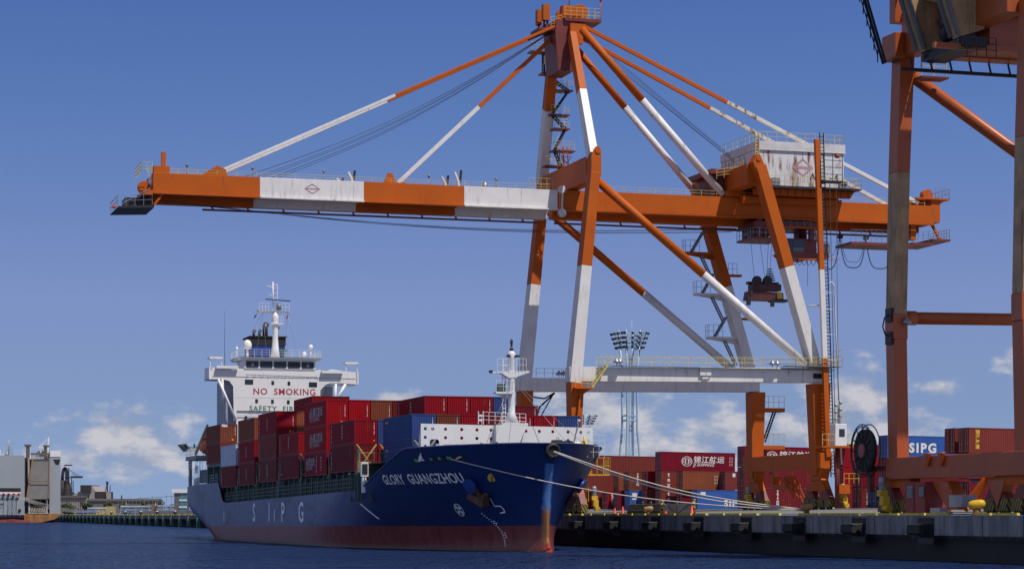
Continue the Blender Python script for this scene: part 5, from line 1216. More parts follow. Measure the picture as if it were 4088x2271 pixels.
def drive(parent, x, y, z):
    mb = MB(); mb.box(x - .35, x + .35, y - .3, y + .3, z, z + .5); mb.box(x - .3, x + .3, y - .75, y - .1, z - .7, z); mb.tube((x + .1, y - .2, z - .9), (x + .1, y - 1.1, z - 1.0), .3, 10); mb.build('gear_case', YELLOW, parent)
    mb = MB(); mb.lathe([(.3, 0), (.32, .1), (.3, .45), (.33, .5), (.3, .95), (.22, 1.1)], c=(x, y, z + .5), n=12); mb.build('drive_motor', STEEL, parent)
def floodlight(parent, x, y, z, rot=0):
    mb = MB(); mb.lathe([(.1, .25), (.14, .1), (.36, -.12), (.4, -.3)], c=(x, y, z + .6), n=12); mb.tube((x, y, z), (x, y, z + .4), .05, 5); mb.build('floodlight', STEEL, parent)

TM = 119.35
cr = thing('gantry_crane', 'tall orange and white striped ship to shore gantry crane with lowered boom', 'gantry crane', Wp(TM, 0, 0))
OW = [ORANGE, WHITE]
YN, YF = -9.85, 9.85
# legs above the portal: white below 32.3, orange above
def wx(z): return 3.35 + (z - 20) * .102
def lx(z): return 33.25 - (z - 22.8) * .304
for y in (YN, YF):
    zc = 32.4 if y < 0 else 32.1
    zone(cr, 'waterside_leg', (wx(18.8), y, 18.8), (wx(43.3), y, 43.3), 1.42, 2.0, [(zc - 18.8) / 24.5], [WHITE, ORANGE], w2=1.15, d2=1.7)
    zl = 33.1 if y < 0 else 32.6
    zone(cr, 'landside_leg', (lx(20.2), y, 20.2), (lx(45.0), y, 45.0), 1.25, 1.9, [(zl - 20.2) / 24.8], [WHITE, ORANGE], w2=1.3, d2=1.7)
    # heads with pins
    mb = MB(); x = wx(44); mb.prism([(x - .6, 42.9), (x + .62, 42.9), (x + .62, 45.8), (x + .35, 46.3), (x + .05, 46.3), (x - .3, 45.9), (x - .6, 45.2)], 1, y - .8, y + .8); mb.lathe([(.34, -.9), (.34, .9)], c=(x + .2, y, 45.8), n=14, axis='y'); mb.build('leg_head', ORANGE, cr)
    mb = MB(); mb.prism([(lx(43) - .75, 43.2), (lx(43) + .75, 43.2), (lx(46) + .5, 45.6), (lx(46) + .2, 46.3), (lx(46) - .2, 46.3), (lx(46) - .7, 45.4)], 1, y - .75, y + .75); mb.lathe([(.3, -.85), (.3, .85)], c=(lx(46), y, 45.8), n=14, axis='y'); mb.build('leg_head', ORANGE, cr)
    # lower legs
    mb = MB(); mb.hexa([(2.8, y - .8, 7.6), (3.75, y - .8, 7.6), (3.75, y + .8, 7.6), (2.8, y + .8, 7.6), (2.65, y - 1, 18.9), (4.25, y - 1, 18.9), (4.25, y + 1, 18.9), (2.65, y + 1, 18.9)]); mb.box(2.6, 4.2, y - 1.05, y + 1.05, 16.8, 18.9) if y > 0 else None
    mb.build('lower_leg', ORANGE, cr, bevel=.03)
    mb = MB(); w = 2.35 if y < 0 else 1.9
    mb.hexa([(33.6, y - .9, 8.2), (35.1, y - .9, 8.2), (35.1, y + .9, 8.2), (33.6, y + .9, 8.2), (35.4 - w, y - 1.05, 19.2), (35.4, y - 1.05, 19.2), (35.4, y + 1.05, 19.2), (35.4 - w, y + 1.05, 19.2)]); mb.build('lower_leg', ORANGE, cr, bevel=.03)
# portal beams
mb = MB(); mb.hexa([(2.5, YN - .85, 18.95), (35.3, YN - .85, 19.35), (35.3, YN + .85, 19.35), (2.5, YN + .85, 18.95), (2.5, YN - .85, 20.6), (35.3, YN - .85, 21.1), (35.3, YN + .85, 21.1), (2.5, YN + .85, 20.6)]); mb.build('portal_beam', WHITE, cr, bevel=.03)
mb = MB(); mb.hexa([(2.4, YF - .85, 18.8), (34.7, YF - .85, 19.25), (34.7, YF + .85, 19.25), (2.4, YF + .85, 18.8), (2.4, YF - .85, 20.5), (34.7, YF - .85, 20.75), (34.7, YF + .85, 20.75), (2.4, YF + .85, 20.5)]); mb.build('portal_beam', WHITE, cr, bevel=.03)
mb = MB(); mb.box(18.6, 20.0, YN - 1.15, YN - .86, 19.9, 20.9); mb.box(18.9, 19.7, YN - 1.05, YN - .86, 19.5, 19.85); mb.build('cable_box', WHITE, cr)
mb = MB(); mb.box(33.2, 34.3, YN - .98, YN - .86, 19.8, 20.4); mb.build('number_plate', DARK, cr)
# walkways and rails on the portal beams
mb = MB(); mb.rail([(6.0, YN - 1.3, 20.85), (35.5, YN - 1.3, 21.15)], 1.1, 1.15, .035); mb.rail([(6.4, YN + 1, 20.85), (34, YN + 1, 21.1)], 1.1, 2.3, .035); mb.rail([(-.0 + 4.6, YF - 1, 20.6), (9, YF - 1, 20.6)], 1.1, 1.1, .035); mb.build('portal_railing', RAILY, cr)
mb = MB(); mb.box(6.0, 35.8, YN - 1.4, YN - .87, 20.78, 20.84); mb.box(29.0, 36.2, YN - 2.6, YN - .87, 21.12, 21.18); mb.build('walkway', GREYP, cr)
mb = MB(); mb.stair((2.9 + 2, YN - 1.5, 18.2), (6.8, YN - 1.5, 20.8), .8); mb.rail([(4.9, YN - 1.9, 18.2), (6.8, YN - 1.9, 20.8)], 1.0, .8, .03); mb.rail([(2.9, YN - 1.9, 18.2), (5.1, YN - 1.9, 18.2)], 1.0, .7, .03); mb.build('portal_stair', RAILY, cr)
mb = MB(); mb.box(2.85, 5.1, YN - 2.0, YN - .9, 18.05, 18.2); mb.prism([(2.9, 18.04), (4.9, 18.04), (3.8, 17.2), (2.9, 17.2)], 1, YN - 1.1, YN - .82); mb.build('stair_landing', ORANGE, cr)
mb = MB(); mb.stair((2.95, YN - 1.0, 10.5), (3.7, YN - 1.0, 17.8), .7); mb.build('leg_ladder', ORANGE, cr)
for x in (8.4, 8.0): floodlight(cr, x, YN - 1.6, 20.85)
for x in (27.6, 28.2): floodlight(cr, x, YN - 1.6, 21.0)
for x in (7.5, 8.1): floodlight(cr, x, YF - 1.2, 20.6)
mb = MB(); mb.rail([(32, YN - 2.6, 21.15), (36.2, YN - 2.6, 21.15)], 1.1, .9, .03); mb.rail([(36.2, YN - 2.6, 21.15), (36.2, YN, 21.15)], 2.0, .9, .03, 2); mb.build('corner_railing', RAILY, cr)
# cross girders between the frames on top
mb = MB(); mb.box(5.1, 6.5, YN + .8, YF - .8, 42.35, 45.35); mb.build('waterside_cross_girder', ORANGE, cr, bevel=.04)
mb = MB(); mb.box(25.3, 26.9, YN + .7, YF - .7, 42.9, 45.4); mb.build('landside_cross_girder', ORANGE, cr, bevel=.04)
# diagonals
zone(cr, 'diagonal_brace', (6.2, YN, 42.4), (32.6, YN, 21.5), .50, .5, [.50], [ORANGE, WHITE], round_=True)
zone(cr, 'diagonal_brace', (6.6, YF, 41.3), (31.4, YF, 22.0), .50, .5, [.505], [ORANGE, WHITE], round_=True)
# boom and girder: one box beam in painted lengths
B0, B1 = -3.0, 2.6
bands = [(-44.5, -32.3, 0), (-32.3, -20.1, 1), (-20.1, -8.0, 0), (-8.0, 3.55, 1)]
mb = MB()
for a, c, k in bands:
    mb.mi = k; mb.box(a, c, B0, B0 + 1.5, 39.95, 42.15); mb.box(a, c, B1 - 1.5, B1, 39.25, 42.15); mb.box(a, c, B0 + 1.5, B1 - 1.5, 40.05, 40.5); mb.box(a, c, B0 - .35, B0, 39.72, 39.9)
mb.box(-44.5, -43.6, B0 + 1.5, B1 - 1.5, 40.5, 42.1); mb.build('boom', OW, cr, bevel=.02)
mb = MB(); mb.box(4.2, 53.2, B0, B0 + 1.5, 39.95, 42.2); mb.box(4.2, 53.2, B1 - 1.5, B1, 39.3, 42.2); mb.box(4.2, 53.2, B0 + 1.5, B1 - 1.5, 40.05, 40.4); mb.box(4.2, 53.2, B0 - .3, B0, 39.72, 39.88)
mb.box(5.1, 6.5, -1, 1, 42.2, 42.6); mb.build('girder', ORANGE, cr, bevel=.02)
mb = MB(); mb.box(-38, 3, B1 + .1, B1 + .4, 38.85, 39.05); mb.box(5, 52, B1 + .1, B1 + .4, 38.85, 39.05)
x = -37
while x < 52: mb.bar((x, B1 - .1, 39.3), (x + .3, B1 + .25, 39.0), .16, .16); x += 4.2
mb.build('festoon_rail', DKRED, cr)
mb = MB(); mb.path([(3.6, B0 - .3, 42.4), (4.1, B0 - .3, 41.6), (4.0, B0 - .3, 40.2), (4.1, B0 - .4, 39.4)], .1, 6); mb.lathe([(.45, -.2), (.45, .2)], c=(4.0, B0 - .3, 42.2), n=12, axis='y'); mb.lathe([(.5, -.2), (.5, .2)], c=(4.0, B0 - .3, 39.4), n=12, axis='y'); mb.build('boom_hinge', WHITE, cr)
mb = MB()
for P_ in ((-26.2, 41.05, .95, .62),):
    x, z, a, h = P_
    put2d(mb, outline_mesh([[(-a, 0), (0, h), (a, 0), (0, -h)], [(-a * .72, .07), (a * .72, .07), (0, h * .74)], [(-a * .72, -.07), (a * .72, -.07), (0, -h * .74)]]), (x, B0 - .012, z), (1, 0, 0), (0, 0, 1))
mb.build('diamond_emblem', ROSEM, cr)
mb = MB(); mb.rail([(-44, B0 + .2, 42.15), (-10, B0 + .2, 42.15)], .55, 2.2, .028); mb.rail([(-10, B0 + .2, 42.15), (2.6, B0 + .2, 42.15)], .6, 2.2, .028); mb.rail([(0, B0 + .1, 42.2), (3, B0 + .1, 42.2)], 1.3, .7, .03)
mb.rail([(-45.8, B0, 42.1), (-44.6, B0, 42.1)], 1.2, .5, .035, 2); mb.rail([(-45.8, B0, 42.1), (-45.8, B1, 42.1)], 1.2, 1, .035, 2); mb.rail([(-44.3, B1, 42.2), (-37.4, B1, 42.2)], 1.3, 1.2, .035, 2); mb.rail([(8, B0 + .2, 42.2), (24, B0 + .2, 42.2)], .7, 2, .03); mb.rail([(42, B0 + .2, 42.2), (52, B0 + .2, 42.2)], .7, 2, .03); mb.build('boom_railing', RAILY, cr)
mb = MB(); mb.box(-44.4, -42.6, B0 + .1, B0 + 1.4, 42.15, 42.95); mb.box(-43.5, -43.0, B0 + .4, B0 + .9, 42.95, 44.6); mb.build('boom_tip_post', ORANGE, cr)
mb = MB(); mb.lathe([(.75, -.25), (.8, 0), (.75, .25)], c=(-45.3, -1.4, 40.6), n=14, axis='y'); mb.box(-45.6, -44.5, B0, B1, 39.7, 40.2); mb.bar((-43, B1, 39.8), (-45.2, B1, 38.3), .3, .3); mb.bar((-43.4, B0, 39.8), (-44.4, B0, 38.5), .25, .25); mb.build('boom_tip_sheave', ORANGE, cr)
mb = MB(); mb.hexa([(-48.6, B0, 38.0), (-44.4, B0, 38.2), (-44.4, B1 + 1, 38.2), (-48.6, B1 + 1, 38.0), (-48.4, B0, 38.2), (-44.4, B0, 38.5), (-44.4, B1 + 1, 38.5), (-48.4, B1 + 1, 38.2)]); mb.box(-47.4, -44.5, -1, 2, 38.5, 39.5); mb.build('tip_platform', DARK, cr)
mb = MB(); mb.rail([(-48.5, B0, 38.2), (-44.6, B0, 38.5)], 1.2, .9, .03, 1); mb.rail([(-48.5, B0, 38.2), (-48.5, B1 + 1, 38.2)], 1.2, .9, .03, 1); mb.bar((-48.5, B0, 38.2), (-44.8, B0, 40.4), .07, .07); mb.build('tip_railing', STEEL, cr)
mb = MB(); mb.lathe([(.02, -.3), (.2, 0), (.02, .3)], c=(-48.9, B0, 38.1), n=8, axis='x'); mb.build('warning_light', RED, cr)
mb = MB()
for x, h in ((-20.6, 1.9), (-22.0, 1.0), (-9.2, 1.8), (-7.6, 2.5)):
    mb.bar((x, 1, 42.1), (x, 1, 42.1 + h * .5), .35, .25); mb.bar((x, 1, 42.1 + h * .45), (x - .45, 1, 42.1 + h * .9), .3, .2); mb.mi = 1; mb.bar((x + .2, 1, 42.1 + h * .4), (x + .35, 1, 42.1 + h), .2, .25); mb.mi = 0
mb.build('boom_latch', [WHITE, BLACK], cr)
mb = MB()
for x in (-40.2, -32.6, -24.2, -11.5, -3.2): mb.tube((x, 0, 42.1), (x, 0, 43.5), .06, 5); mb.lathe([(.02, 0), (.2, .12), (.15, .35)], c=(x, 0, 43.4), n=8)
mb.build('boom_lamp', GREYP, cr)
mb = MB(); mb.prism([(-17.4, 42.15), (-15.7, 42.15), (-16.2, 43.5), (-16.7, 43.6)], 1, -1.2, -.7); mb.prism([(-16.0, 42.15), (-14.2, 42.15), (-14.5, 42.7), (-15.4, 42.6)], 1, -.3, .3); mb.prism([(-39, 42.15), (-36, 42.15), (-36.2, 42.9), (-37.2, 43.3)], 1, -2.8, -2.3); mb.prism([(-39, 42.15), (-36, 42.15), (-36.2, 42.9), (-37.2, 43.3)], 1, 2.0, 2.4); mb.each('stay_lug', ORANGE, cr)
mb = MB(); mb.tube((-4.6, 0, 42.1), (-4.6, 0, 43.1), .3, 10); mb.build('vent_drum', STEEL, cr)
# A-frame mast
AX, AZ = 5.05, 61.4
zone(cr, 'mast_leg', (wx(45.4) - .35, YN, 45.3), (AX + .45, -2.5, AZ - .5), .98, 1.5, [.52], [WHITE, ORANGE], w2=.8, d2=1.2)
zone(cr, 'mast_leg', (wx(45.4) - .3, YF, 44.8), (AX - .1, 2.9, AZ - 1.2), 1.25, 1.5, [.55], [WHITE, ORANGE], w2=1.1, d2=1.2)
mb = MB(); mb.prism([(4.0, 56.6), (5.9, 56.6), (6.6, 61.6), (6.2, 62.7), (3.7, 62.7), (3.6, 61.0)], 1, -2.0, 2.6); mb.box(2.6, 7.6, -1.5, 2.2, 61.7, 62.2); mb.build('mast_head', DKRED, cr)
mb = MB(); mb.box(4.6, 6.9, -1.8, -.6, 62.9, 64.5); mb.lathe([(.95, -.3), (.95, .3)], c=(7.0, -1.0, 63.9), n=16, axis='y'); mb.lathe([(.8, -.3), (.8, .3)], c=(5.4, .8, 63.8), n=16, axis='y'); mb.bar((3.5, -1.6, 62.2), (5.5, -1.4, 64.2), .5, .4); mb.box(5.3, 6.9, -2.6, -2.0, 59.8, 62.2); mb.build('mast_head_sheave', ORANGE, cr)
mb = MB(); mb.box(1.6, 5.3, -1.8, 1.6, 61.4, 61.7); mb.box(4.7, 9.3, -2.3, 1.2, 62.55, 62.95); mb.build('mast_platform', DKRED, cr)
mb = MB(); mb.box(2.2, 3.0, -1.7, -.9, 62.6, 64.5); mb.box(2.0, 2.6, .0, .9, 62.4, 64.2)
mb.each('mast_cabinet', ORANGE, cr)
mb = MB(); mb.tube((2.4, -1.3, 61.7), (2.4, -1.3, 62.6), .12, 6); mb.tube((2.8, -1.3, 61.7), (2.8, -1.3, 62.6), .12, 6); mb.tube((2.3, .5, 61.7), (2.3, .5, 62.4), .12, 6); mb.build('cabinet_support', DARK, cr)
mb = MB(); mb.rail([(3.1, -1.8, 61.7), (4.5, -1.8, 61.9)], 1.3, .7, .03, 2); mb.rail([(4.7, -2.3, 62.9), (9.2, -2.3, 62.9)], 1.3, .8, .03, 2); mb.rail([(9.2, -2.3, 62.9), (9.2, 1.2, 62.9)], 1.3, .8, .03, 2); mb.rail([(4.7, 1.2, 62.9), (9.2, 1.2, 62.9)], 1.3, .9, .03, 2); mb.build('mast_top_railing', RAILY, cr)
mb = MB(); mb.tube((9.25, -2.2, 62.9), (9.25, -2.2, 65.2), .06, 5); mb.lathe([(.05, 0), (.22, .3), (.05, .55)], c=(9.25, -2.2, 65.0), n=8); mb.tube((6.0, 0, 64.4), (6.0, 0, 68), .07, 5); mb.build('mast_aerial', RED, cr)
# mast stair tower
zs = [43.2, 46.3, 48.2, 50.9, 52.6, 55.6, 57.6, 60.2]; xs = [(5.3, 7.0), (4.9, 6.6), (5.8, 7.9), (5.9, 7.2), (5.5, 7.2), (6.2, 7.6), (4.4, 5.8), (3.0, 4.4)]
mb = MB(); mr = MB()
for k in range(7):
    a, c = xs[k], xs[k + 1]; s0 = a[1] if k % 2 else a[0]; s1 = c[1] if k % 2 == 0 else c[0]
    mb.stair((a[0] if k % 2 == 0 else a[1], 5.2, zs[k]), (c[1] if k % 2 == 0 else c[0], 5.2, zs[k + 1]), .8, st=.11)
    mr.rail([(c[0] - .3, 4.6, zs[k + 1]), (c[1] + .3, 4.6, zs[k + 1])], 1.1, .6, .03, 2); mr.bar((a[0] if k % 2 == 0 else a[1], 4.7, zs[k] + 1), (c[1] if k % 2 == 0 else c[0], 4.7, zs[k + 1] + 1), .05, .05)
mb.build('mast_stair', DARK, cr); mr.build('mast_stair_railing', RAILY, cr)
mb = MB()
for k in range(1, 8): mb.box(xs[k][0] - .4, xs[k][1] + .4, 4.5, 6.2, zs[k] - .15, zs[k])
mb.build('stair_platform', DKRED, cr)
mb = MB()
for x, y in ((6.6, 4.6), (7.8, 4.6), (6.6, 6.2), (7.8, 6.2)): mb.bar((x, y, 42.3), (7.0 + (x - 7.2) * .35, y, 48.6), .1, .1)
for z in (43.5, 44.8, 46.1, 47.4): mb.bar((6.5, 4.6, z), (7.8, 4.6, z + 1.2), .08, .08); mb.bar((7.8, 4.6, z), (6.5, 4.6, z + 1.2), .08, .08); mb.bar((6.5, 4.6, z), (7.8, 4.6, z), .08, .08)
mb.build('stair_trestle', ORANGE, cr)
# stays
def stay(name, a, b, fr, w, d_, cols): zone(cr, name, a, b, w, d_, fr, cols)
for y in (-2.5, 2.2): stay('forestay', (3.6, y * .7, 61.9), (-36.7, y, 42.75), [.49], .34, .30, [ORANGE, WHITE])
stay('inner_forestay', (4.2, 0, 61.2), (-15.3, 0, 42.55), [.49], .48, .45, [ORANGE, WHITE])
zone(cr, 'backstay', (6.7, -2.4, 61.7), (24.9, -2.6, 42.5), .46, .5, [.425], [ORANGE, WHITE], round_=True)
zone(cr, 'backstay', (7.3, 2.4, 60.7), (24.0, 2.4, 42.6), .42, .5, [.40], [ORANGE, WHITE], round_=True)
for y, x1 in ((-2.6, 51.2), (2.3, 50.0)): stay('rear_stay', (7.0, y * .8, 62.1), (x1, y, 42.5), [.42, .72], .46, .3, [ORANGE, RUSTY, WHITE])
mb = MB()
for y, e in ((-1.2, -34.0), (-.4, -31.0), (.4, -33.0), (1.1, -30.5), (1.5, -32.5)): 
    P_ = [Vector((4.2, y * .5, 61.9)).lerp(Vector((e, y, 42.3)), q / 14) - Vector((0, 0, 1.6 * math.sin(math.pi * q / 14))) for q in range(15)]; mb.path(P_, .035, 4)
for y, e in ((-1, 26.5), (-.3, 27), (.6, 27.6), (1.2, 28.5)): mb.tube((6.8, y, 62.0), (e, y, 47.6 - (e - 26.5) * .4), .03, 4)
mb.each('hoist_rope', DARK, cr)
mb = MB()
for y, z0, x1, z1 in ((-2.0, 38.3, 52, 39.2), (-1.3, 38.3, 52, 39.4), (1.4, 38.9, 52, 39.6), (2.0, 38.9, 52, 39.8)):
    a, b_ = Vector((-44, y, z0 + .9)), Vector((27.8, y, 38.6)); P_ = [a.lerp(b_, q / 16) - Vector((0, 0, 1.5 * math.sin(math.pi * q / 16))) for q in range(17)]; mb.path(P_, .028, 4)
mb.each('trolley_rope', DARK, cr)
# machinery house
mb = MB(); mb.box(28.1, 39.5, -5.8, 5.8, 43.3, 48.1); mb.build('machinery_house', HOUSEW, cr)
mb = MB(); mb.box(28.0, 39.65, -5.95, 5.9, 47.75, 48.75); mb.box(28.0, 39.7, -6.0, -5.9, 47.66, 47.76); mb.build('house_roof', paint('roof_white', (.58, .58, .58), .5, grime=.4), cr)
mb = MB(); mb.rail([(28.1, -5.8, 48.75), (39.5, -5.8, 48.75)], 1.15, 1.3, .035); mb.rail([(28.1, -5.8, 48.75), (28.1, 5.8, 48.75)], 1.15, 1.3, .035); mb.rail([(39.5, -5.8, 48.75), (39.5, 5.8, 48.75)], 1.15, 1.3, .035); mb.stair((27.9, -6.1, 43.5), (27.9, -6.1, 49.7), .5, (1, 0, 0), st=.05); mb.build('roof_railing', RAILY, cr)
mb = MB(); put2d(mb, outline_mesh([[(-1.4, 0), (0, 1.12), (1.4, 0), (0, -1.12)], [(-.9, .15), (.9, .15), (0, .87)], [(-.9, -.15), (.9, -.15), (0, -.87)]]), (34.05, -5.82, 45.75), (1, 0, 0), (0, 0, 1)); mb.build('diamond_emblem', ROSEM, cr)
mb = MB(); put2d(mb, text_mesh('A', 1.1, .02), (35.0, -5.82, 44.35), (1, 0, 0), (0, 0, 1)); put2d(mb, text_mesh('- 4', 1.1, .03), (37.55, -5.82, 44.35), (1, 0, 0), (0, 0, 1)); mb.build('house_lettering', BLACKM, cr)
mb = MB(); mb.box(27.4, 40.8, -7.1, 6.4, 42.95, 43.25); mb.box(36.0, 40.8, -8.2, -7.0, 42.95, 43.1); mb.build('house_platform', DARK, cr)
mb = MB(); mb.prism([(27.6, 42.2), (40.2, 42.2), (40.7, 42.95), (27.5, 42.95)], 1, -6.2, -5.6); mb.prism([(27.6, 42.2), (40.2, 42.2), (40.7, 42.95), (27.5, 42.95)], 1, 5.4, 6); mb.prism([(26.8, 41.4), (39.5, 41.6), (40, 42.2), (26.8, 42.2)], 1, -4.4, -3.5)
for x in range(28, 41): mb.box(x - .08, x + .08, -6.4, -6.2, 42.2, 42.9)
mb.box(25.0, 39.9, -3.4, 3.4, 42.25, 42.9); mb.build('house_girder', ORANGE, cr)
mb = MB(); mb.rail([(27.6, -7.0, 43.25), (40.6, -7.0, 43.25)], 1.2, 1.2, .035, 1); mb.rail([(36, -8.1, 43.1), (40.8, -8.1, 43.1)], 1.2, 1.1, .035); mb.rail([(40.8, -8.1, 43.1), (40.8, 4, 43.1)], 1.2, 1.1, .035); mb.rail([(23.5, -4, 44.2), (27.4, -4, 44.9)], 1.1, .9, .035, 2); mb.rail([(27.0, -4, 45.6), (27.0, 5, 45.6)], 1.1, .9, .035, 2); mb.stair((22.9, 3.6, 42.3), (24.6, 3.6, 44.2), .6, st=.04); mb.build('house_railing', RAILY, cr)
mb = MB(); mb.box(29.6, 30.6, -6.9, -6.2, 43.3, 44.2); mb.box(38.0, 39.0, -8.0, -7.3, 43.15, 44.0); mb.each('cooling_unit', STEEL, cr)
mb = MB(); mb.lathe([(.3, 0), (.3, .06)], c=(38.5, -8.06, 43.6), n=14, axis='y'); mb.build('cooling_fan', DARK, cr)
mb = MB(); mb.box(23.0, 27.2, -3.5, 4.5, 44.9, 45.5); mb.box(24.0, 27.0, -2, 3, 42.4, 44.9); mb.build('machinery_deck', DKRED, cr)
# boom tail end
mb = MB(); mb.box(53.0, 54.2, B0 + .3, B1, 40.2, 43.0); mb.box(50.8, 55.4, B0, B1, 43.0, 43.2); mb.lathe([(.7, -.5), (.75, 0), (.7, .5)], c=(52.9, -1.5, 43.7), n=14, axis='y'); mb.bar((54.0, -1, 42.9), (55.2, -1, 43), .3, .3); mb.bar((53.6, -1.4, 40.3), (55.0, -1.4, 37.9), .3, .3); mb.box(50.2, 50.9, -2.6, -1.9, 37.9, 39.9); mb.box(49.8, 50.3, 1, 1.6, 37.9, 39.9); mb.build('girder_tail', ORANGE, cr)
mb = MB(); mb.rail([(52.5, B0, 43.2), (55.3, B0, 43.2)], 1.2, .9, .035); mb.rail([(55.3, B0, 43.2), (55.3, B1, 43.2)], 1.2, .9, .035); mb.rail([(42.0, B0 + .5, 37.4), (50.5, B0 + .5, 37.6)], 1.5, .7, .03, 2); mb.rail([(50.5, B0 + .5, 37.6), (55.6, B0 + .5, 38.2)], 1.2, .7, .03, 2); mb.rail([(55.6, B0 + .5, 38.2), (55.6, B1, 38.2)], 1.2, .7, .03, 2); mb.build('tail_railing', STEEL, cr)
mb = MB(); mb.box(42.0, 50.5, B0 + .4, 2, 37.05, 37.4); mb.box(50.4, 53.4, B0 + .4, 2, 37.3, 37.6); mb.box(53.2, 55.7, B0 + .4, 2, 37.9, 38.15); mb.build('tail_walkway', DKRED, cr)
mb = MB()
for x0, x1, dz, r_ in ((39.3, 43.0, 4.2, .06), (43.0, 46.6, 3.9, .06), (46.6, 50.5, 3.9, .06), (43.2, 46.4, 3.2, .03), (39.4, 42.8, 2.6, .025)):
    P_ = [Vector((x0 + (x1 - x0) * q / 14, 2.8, 38.7 - dz * (1 - (2 * q / 14 - 1) ** 4 * .999))) for q in range(15)]; mb.path(P_, r_, 5)
mb.each('festoon_cable', BLACK, cr)
mb = MB()
for x in (39.3, 43.0, 46.6): mb.box(x - .3, x + .3, 2.5, 3, 38.45, 38.8)
mb.each('festoon_trolley', DARK, cr)
# trolley, operator cab, spreader
mb = MB(); mb.box(29.0, 37.5, -2.6, 2.6, 38.9, 39.5); mb.box(28.8, 33, -2.7, 2.5, 37.3, 37.55); mb.box(29.6, 32.2, -1.5, 1.8, 38.0, 38.9)
for x in (29.8, 36.8):
    for y in (-2.2, 2.2): mb.box(x - .3, x + .3, y - .3, y + .3, 37.4, 40.2)
mb.build('trolley_frame', DKRED, cr)
mb = MB(); mb.rail([(28.8, -2.7, 37.5), (33, -2.7, 37.5)], 1.2, .9, .04); mb.rail([(28.8, -2.7, 37.5), (28.8, 2.4, 37.5)], 1.2, .9, .04); mb.rail([(31, -2.7, 39.0), (36.5, -2.7, 39.0)], 1.1, .9, .03, 1); mb.build('trolley_railing', STEEL, cr)
mb = MB(); mb.box(31.8, 38.4, -2.9, -2.75, 38.75, 38.95); mb.build('trolley_bar', ORANGE, cr)
mb = MB(); mb.box(33.6, 37.6, -2.0, 1.6, 35.9, 37.6); mb.prism([(33.3, 35.9), (37.8, 35.9), (37.8, 35.5), (36.8, 35.1), (34.0, 35.3)], 1, -2.3, 1.8); mb.tube((36.6, 0, 37.6), (36.6, 0, 41.0), .55, 14); mb.box(37.6, 39.3, -2.0, 0, 35.3, 35.9); mb.build('operator_cab', DKRED, cr)
mb = MB(); mb.box(33.56, 34.3, -2.05, 1.4, 36.1, 37.3); mb.box(34.4, 35.9, -2.04, -1.98, 36.6, 37.4); mb.build('cab_window', GLASS, cr)
mb = MB(); mb.box(34.42, 35.9, -2.05, -2.0, 35.95, 36.5); mb.build('cab_lower_panel', paint('cab_tint', (.10, .15, .15), .3), cr)
mb = MB(); mb.box(38.3, 39.4, -2.0, -.9, 35.9, 37.1); mb.build('cab_cabinet', GREYP, cr)
mb = MB(); mb.rail([(37.7, -2.2, 35.9), (39.5, -2.2, 35.9)], 1.3, .5, .03); mb.stair((37.2, -1.8, 39), (38.6, -1.8, 36), .6); mb.build('cab_railing', STEEL, cr)
mb = MB()
for k in range(7):
    x = 33.6 + k * .62; P_ = [Vector((x + .3 * (1 - math.cos(a)), -1.0, 35.3 - .85 * math.sin(a))) for a in [i * math.pi / 6 for i in range(7)]]; mb.path(P_, .035, 4)
for x in (33.2, 33.35, 38.0): mb.tube((x, -1, 38.9), (x, -1, 34.9), .05, 5)
mb.build('cab_cable_loop', BLACK, cr)
sp_ = MB(); sp_.prism([(29.0, 30.0), (33.6, 30.0), (33.6, 30.9), (29.2, 31.1)], 1, -1.0, 1.0); sp_.box(29.6, 33.4, -.8, .8, 31.2, 32.0); sp_.bar((29.2, -1.1, 30.6), (29.6, -1.1, 32.2), .2, .2); sp_.build('spreader', paint('spreader_red', (.085, .016, .012), .5, grime=.5), cr)
sp_ = MB()
for x in (30.2, 31.6): sp_.lathe([(.55, -.3), (.6, 0), (.55, .3)], c=(x, -.6, 32.4), n=14, axis='y')
sp_.box(29.2, 33.3, -.3, .5, 32.0, 32.3); sp_.box(28.7, 29.15, -1.2, -.8, 29.3, 30.4); sp_.box(31.9, 32.3, -1.2, -.8, 29.2, 30.0); sp_.box(32.4, 34.5, -1.1, 1.1, 29.9, 30.15); sp_.build('headblock', DARK, cr)
sp_ = MB()
for k in range(6): r_ = .25 + k * .09; z = 33.9 - k * .28; sp_.path([(32.1 + r_ * math.cos(a), -.2 + r_ * math.sin(a), z) for a in [i * math.pi / 5 for i in range(11)]], .05, 4)
sp_.build('cable_basket', BLACK, cr)
sp_ = MB(); sp_.box(32.7, 33.4, -1.15, -1.0, 30.2, 31.0); sp_.build('spreader_motor', YELLOW, cr)
sp_ = MB()
for a, c in (((29.2, -1, 37.4), (29.9, -.6, 32.6)), ((30.4, -1, 37.4), (31.3, -.6, 32.6)), ((31.6, -1, 37.4), (31.5, -.6, 32.6)), ((32.9, 1, 37.4), (32.4, .6, 32.6)), ((37.3, 0, 37.4), (37.3, 0, 32))): sp_.tube(a, c, .025, 4)
sp_.each('spreader_rope', DARK, cr)
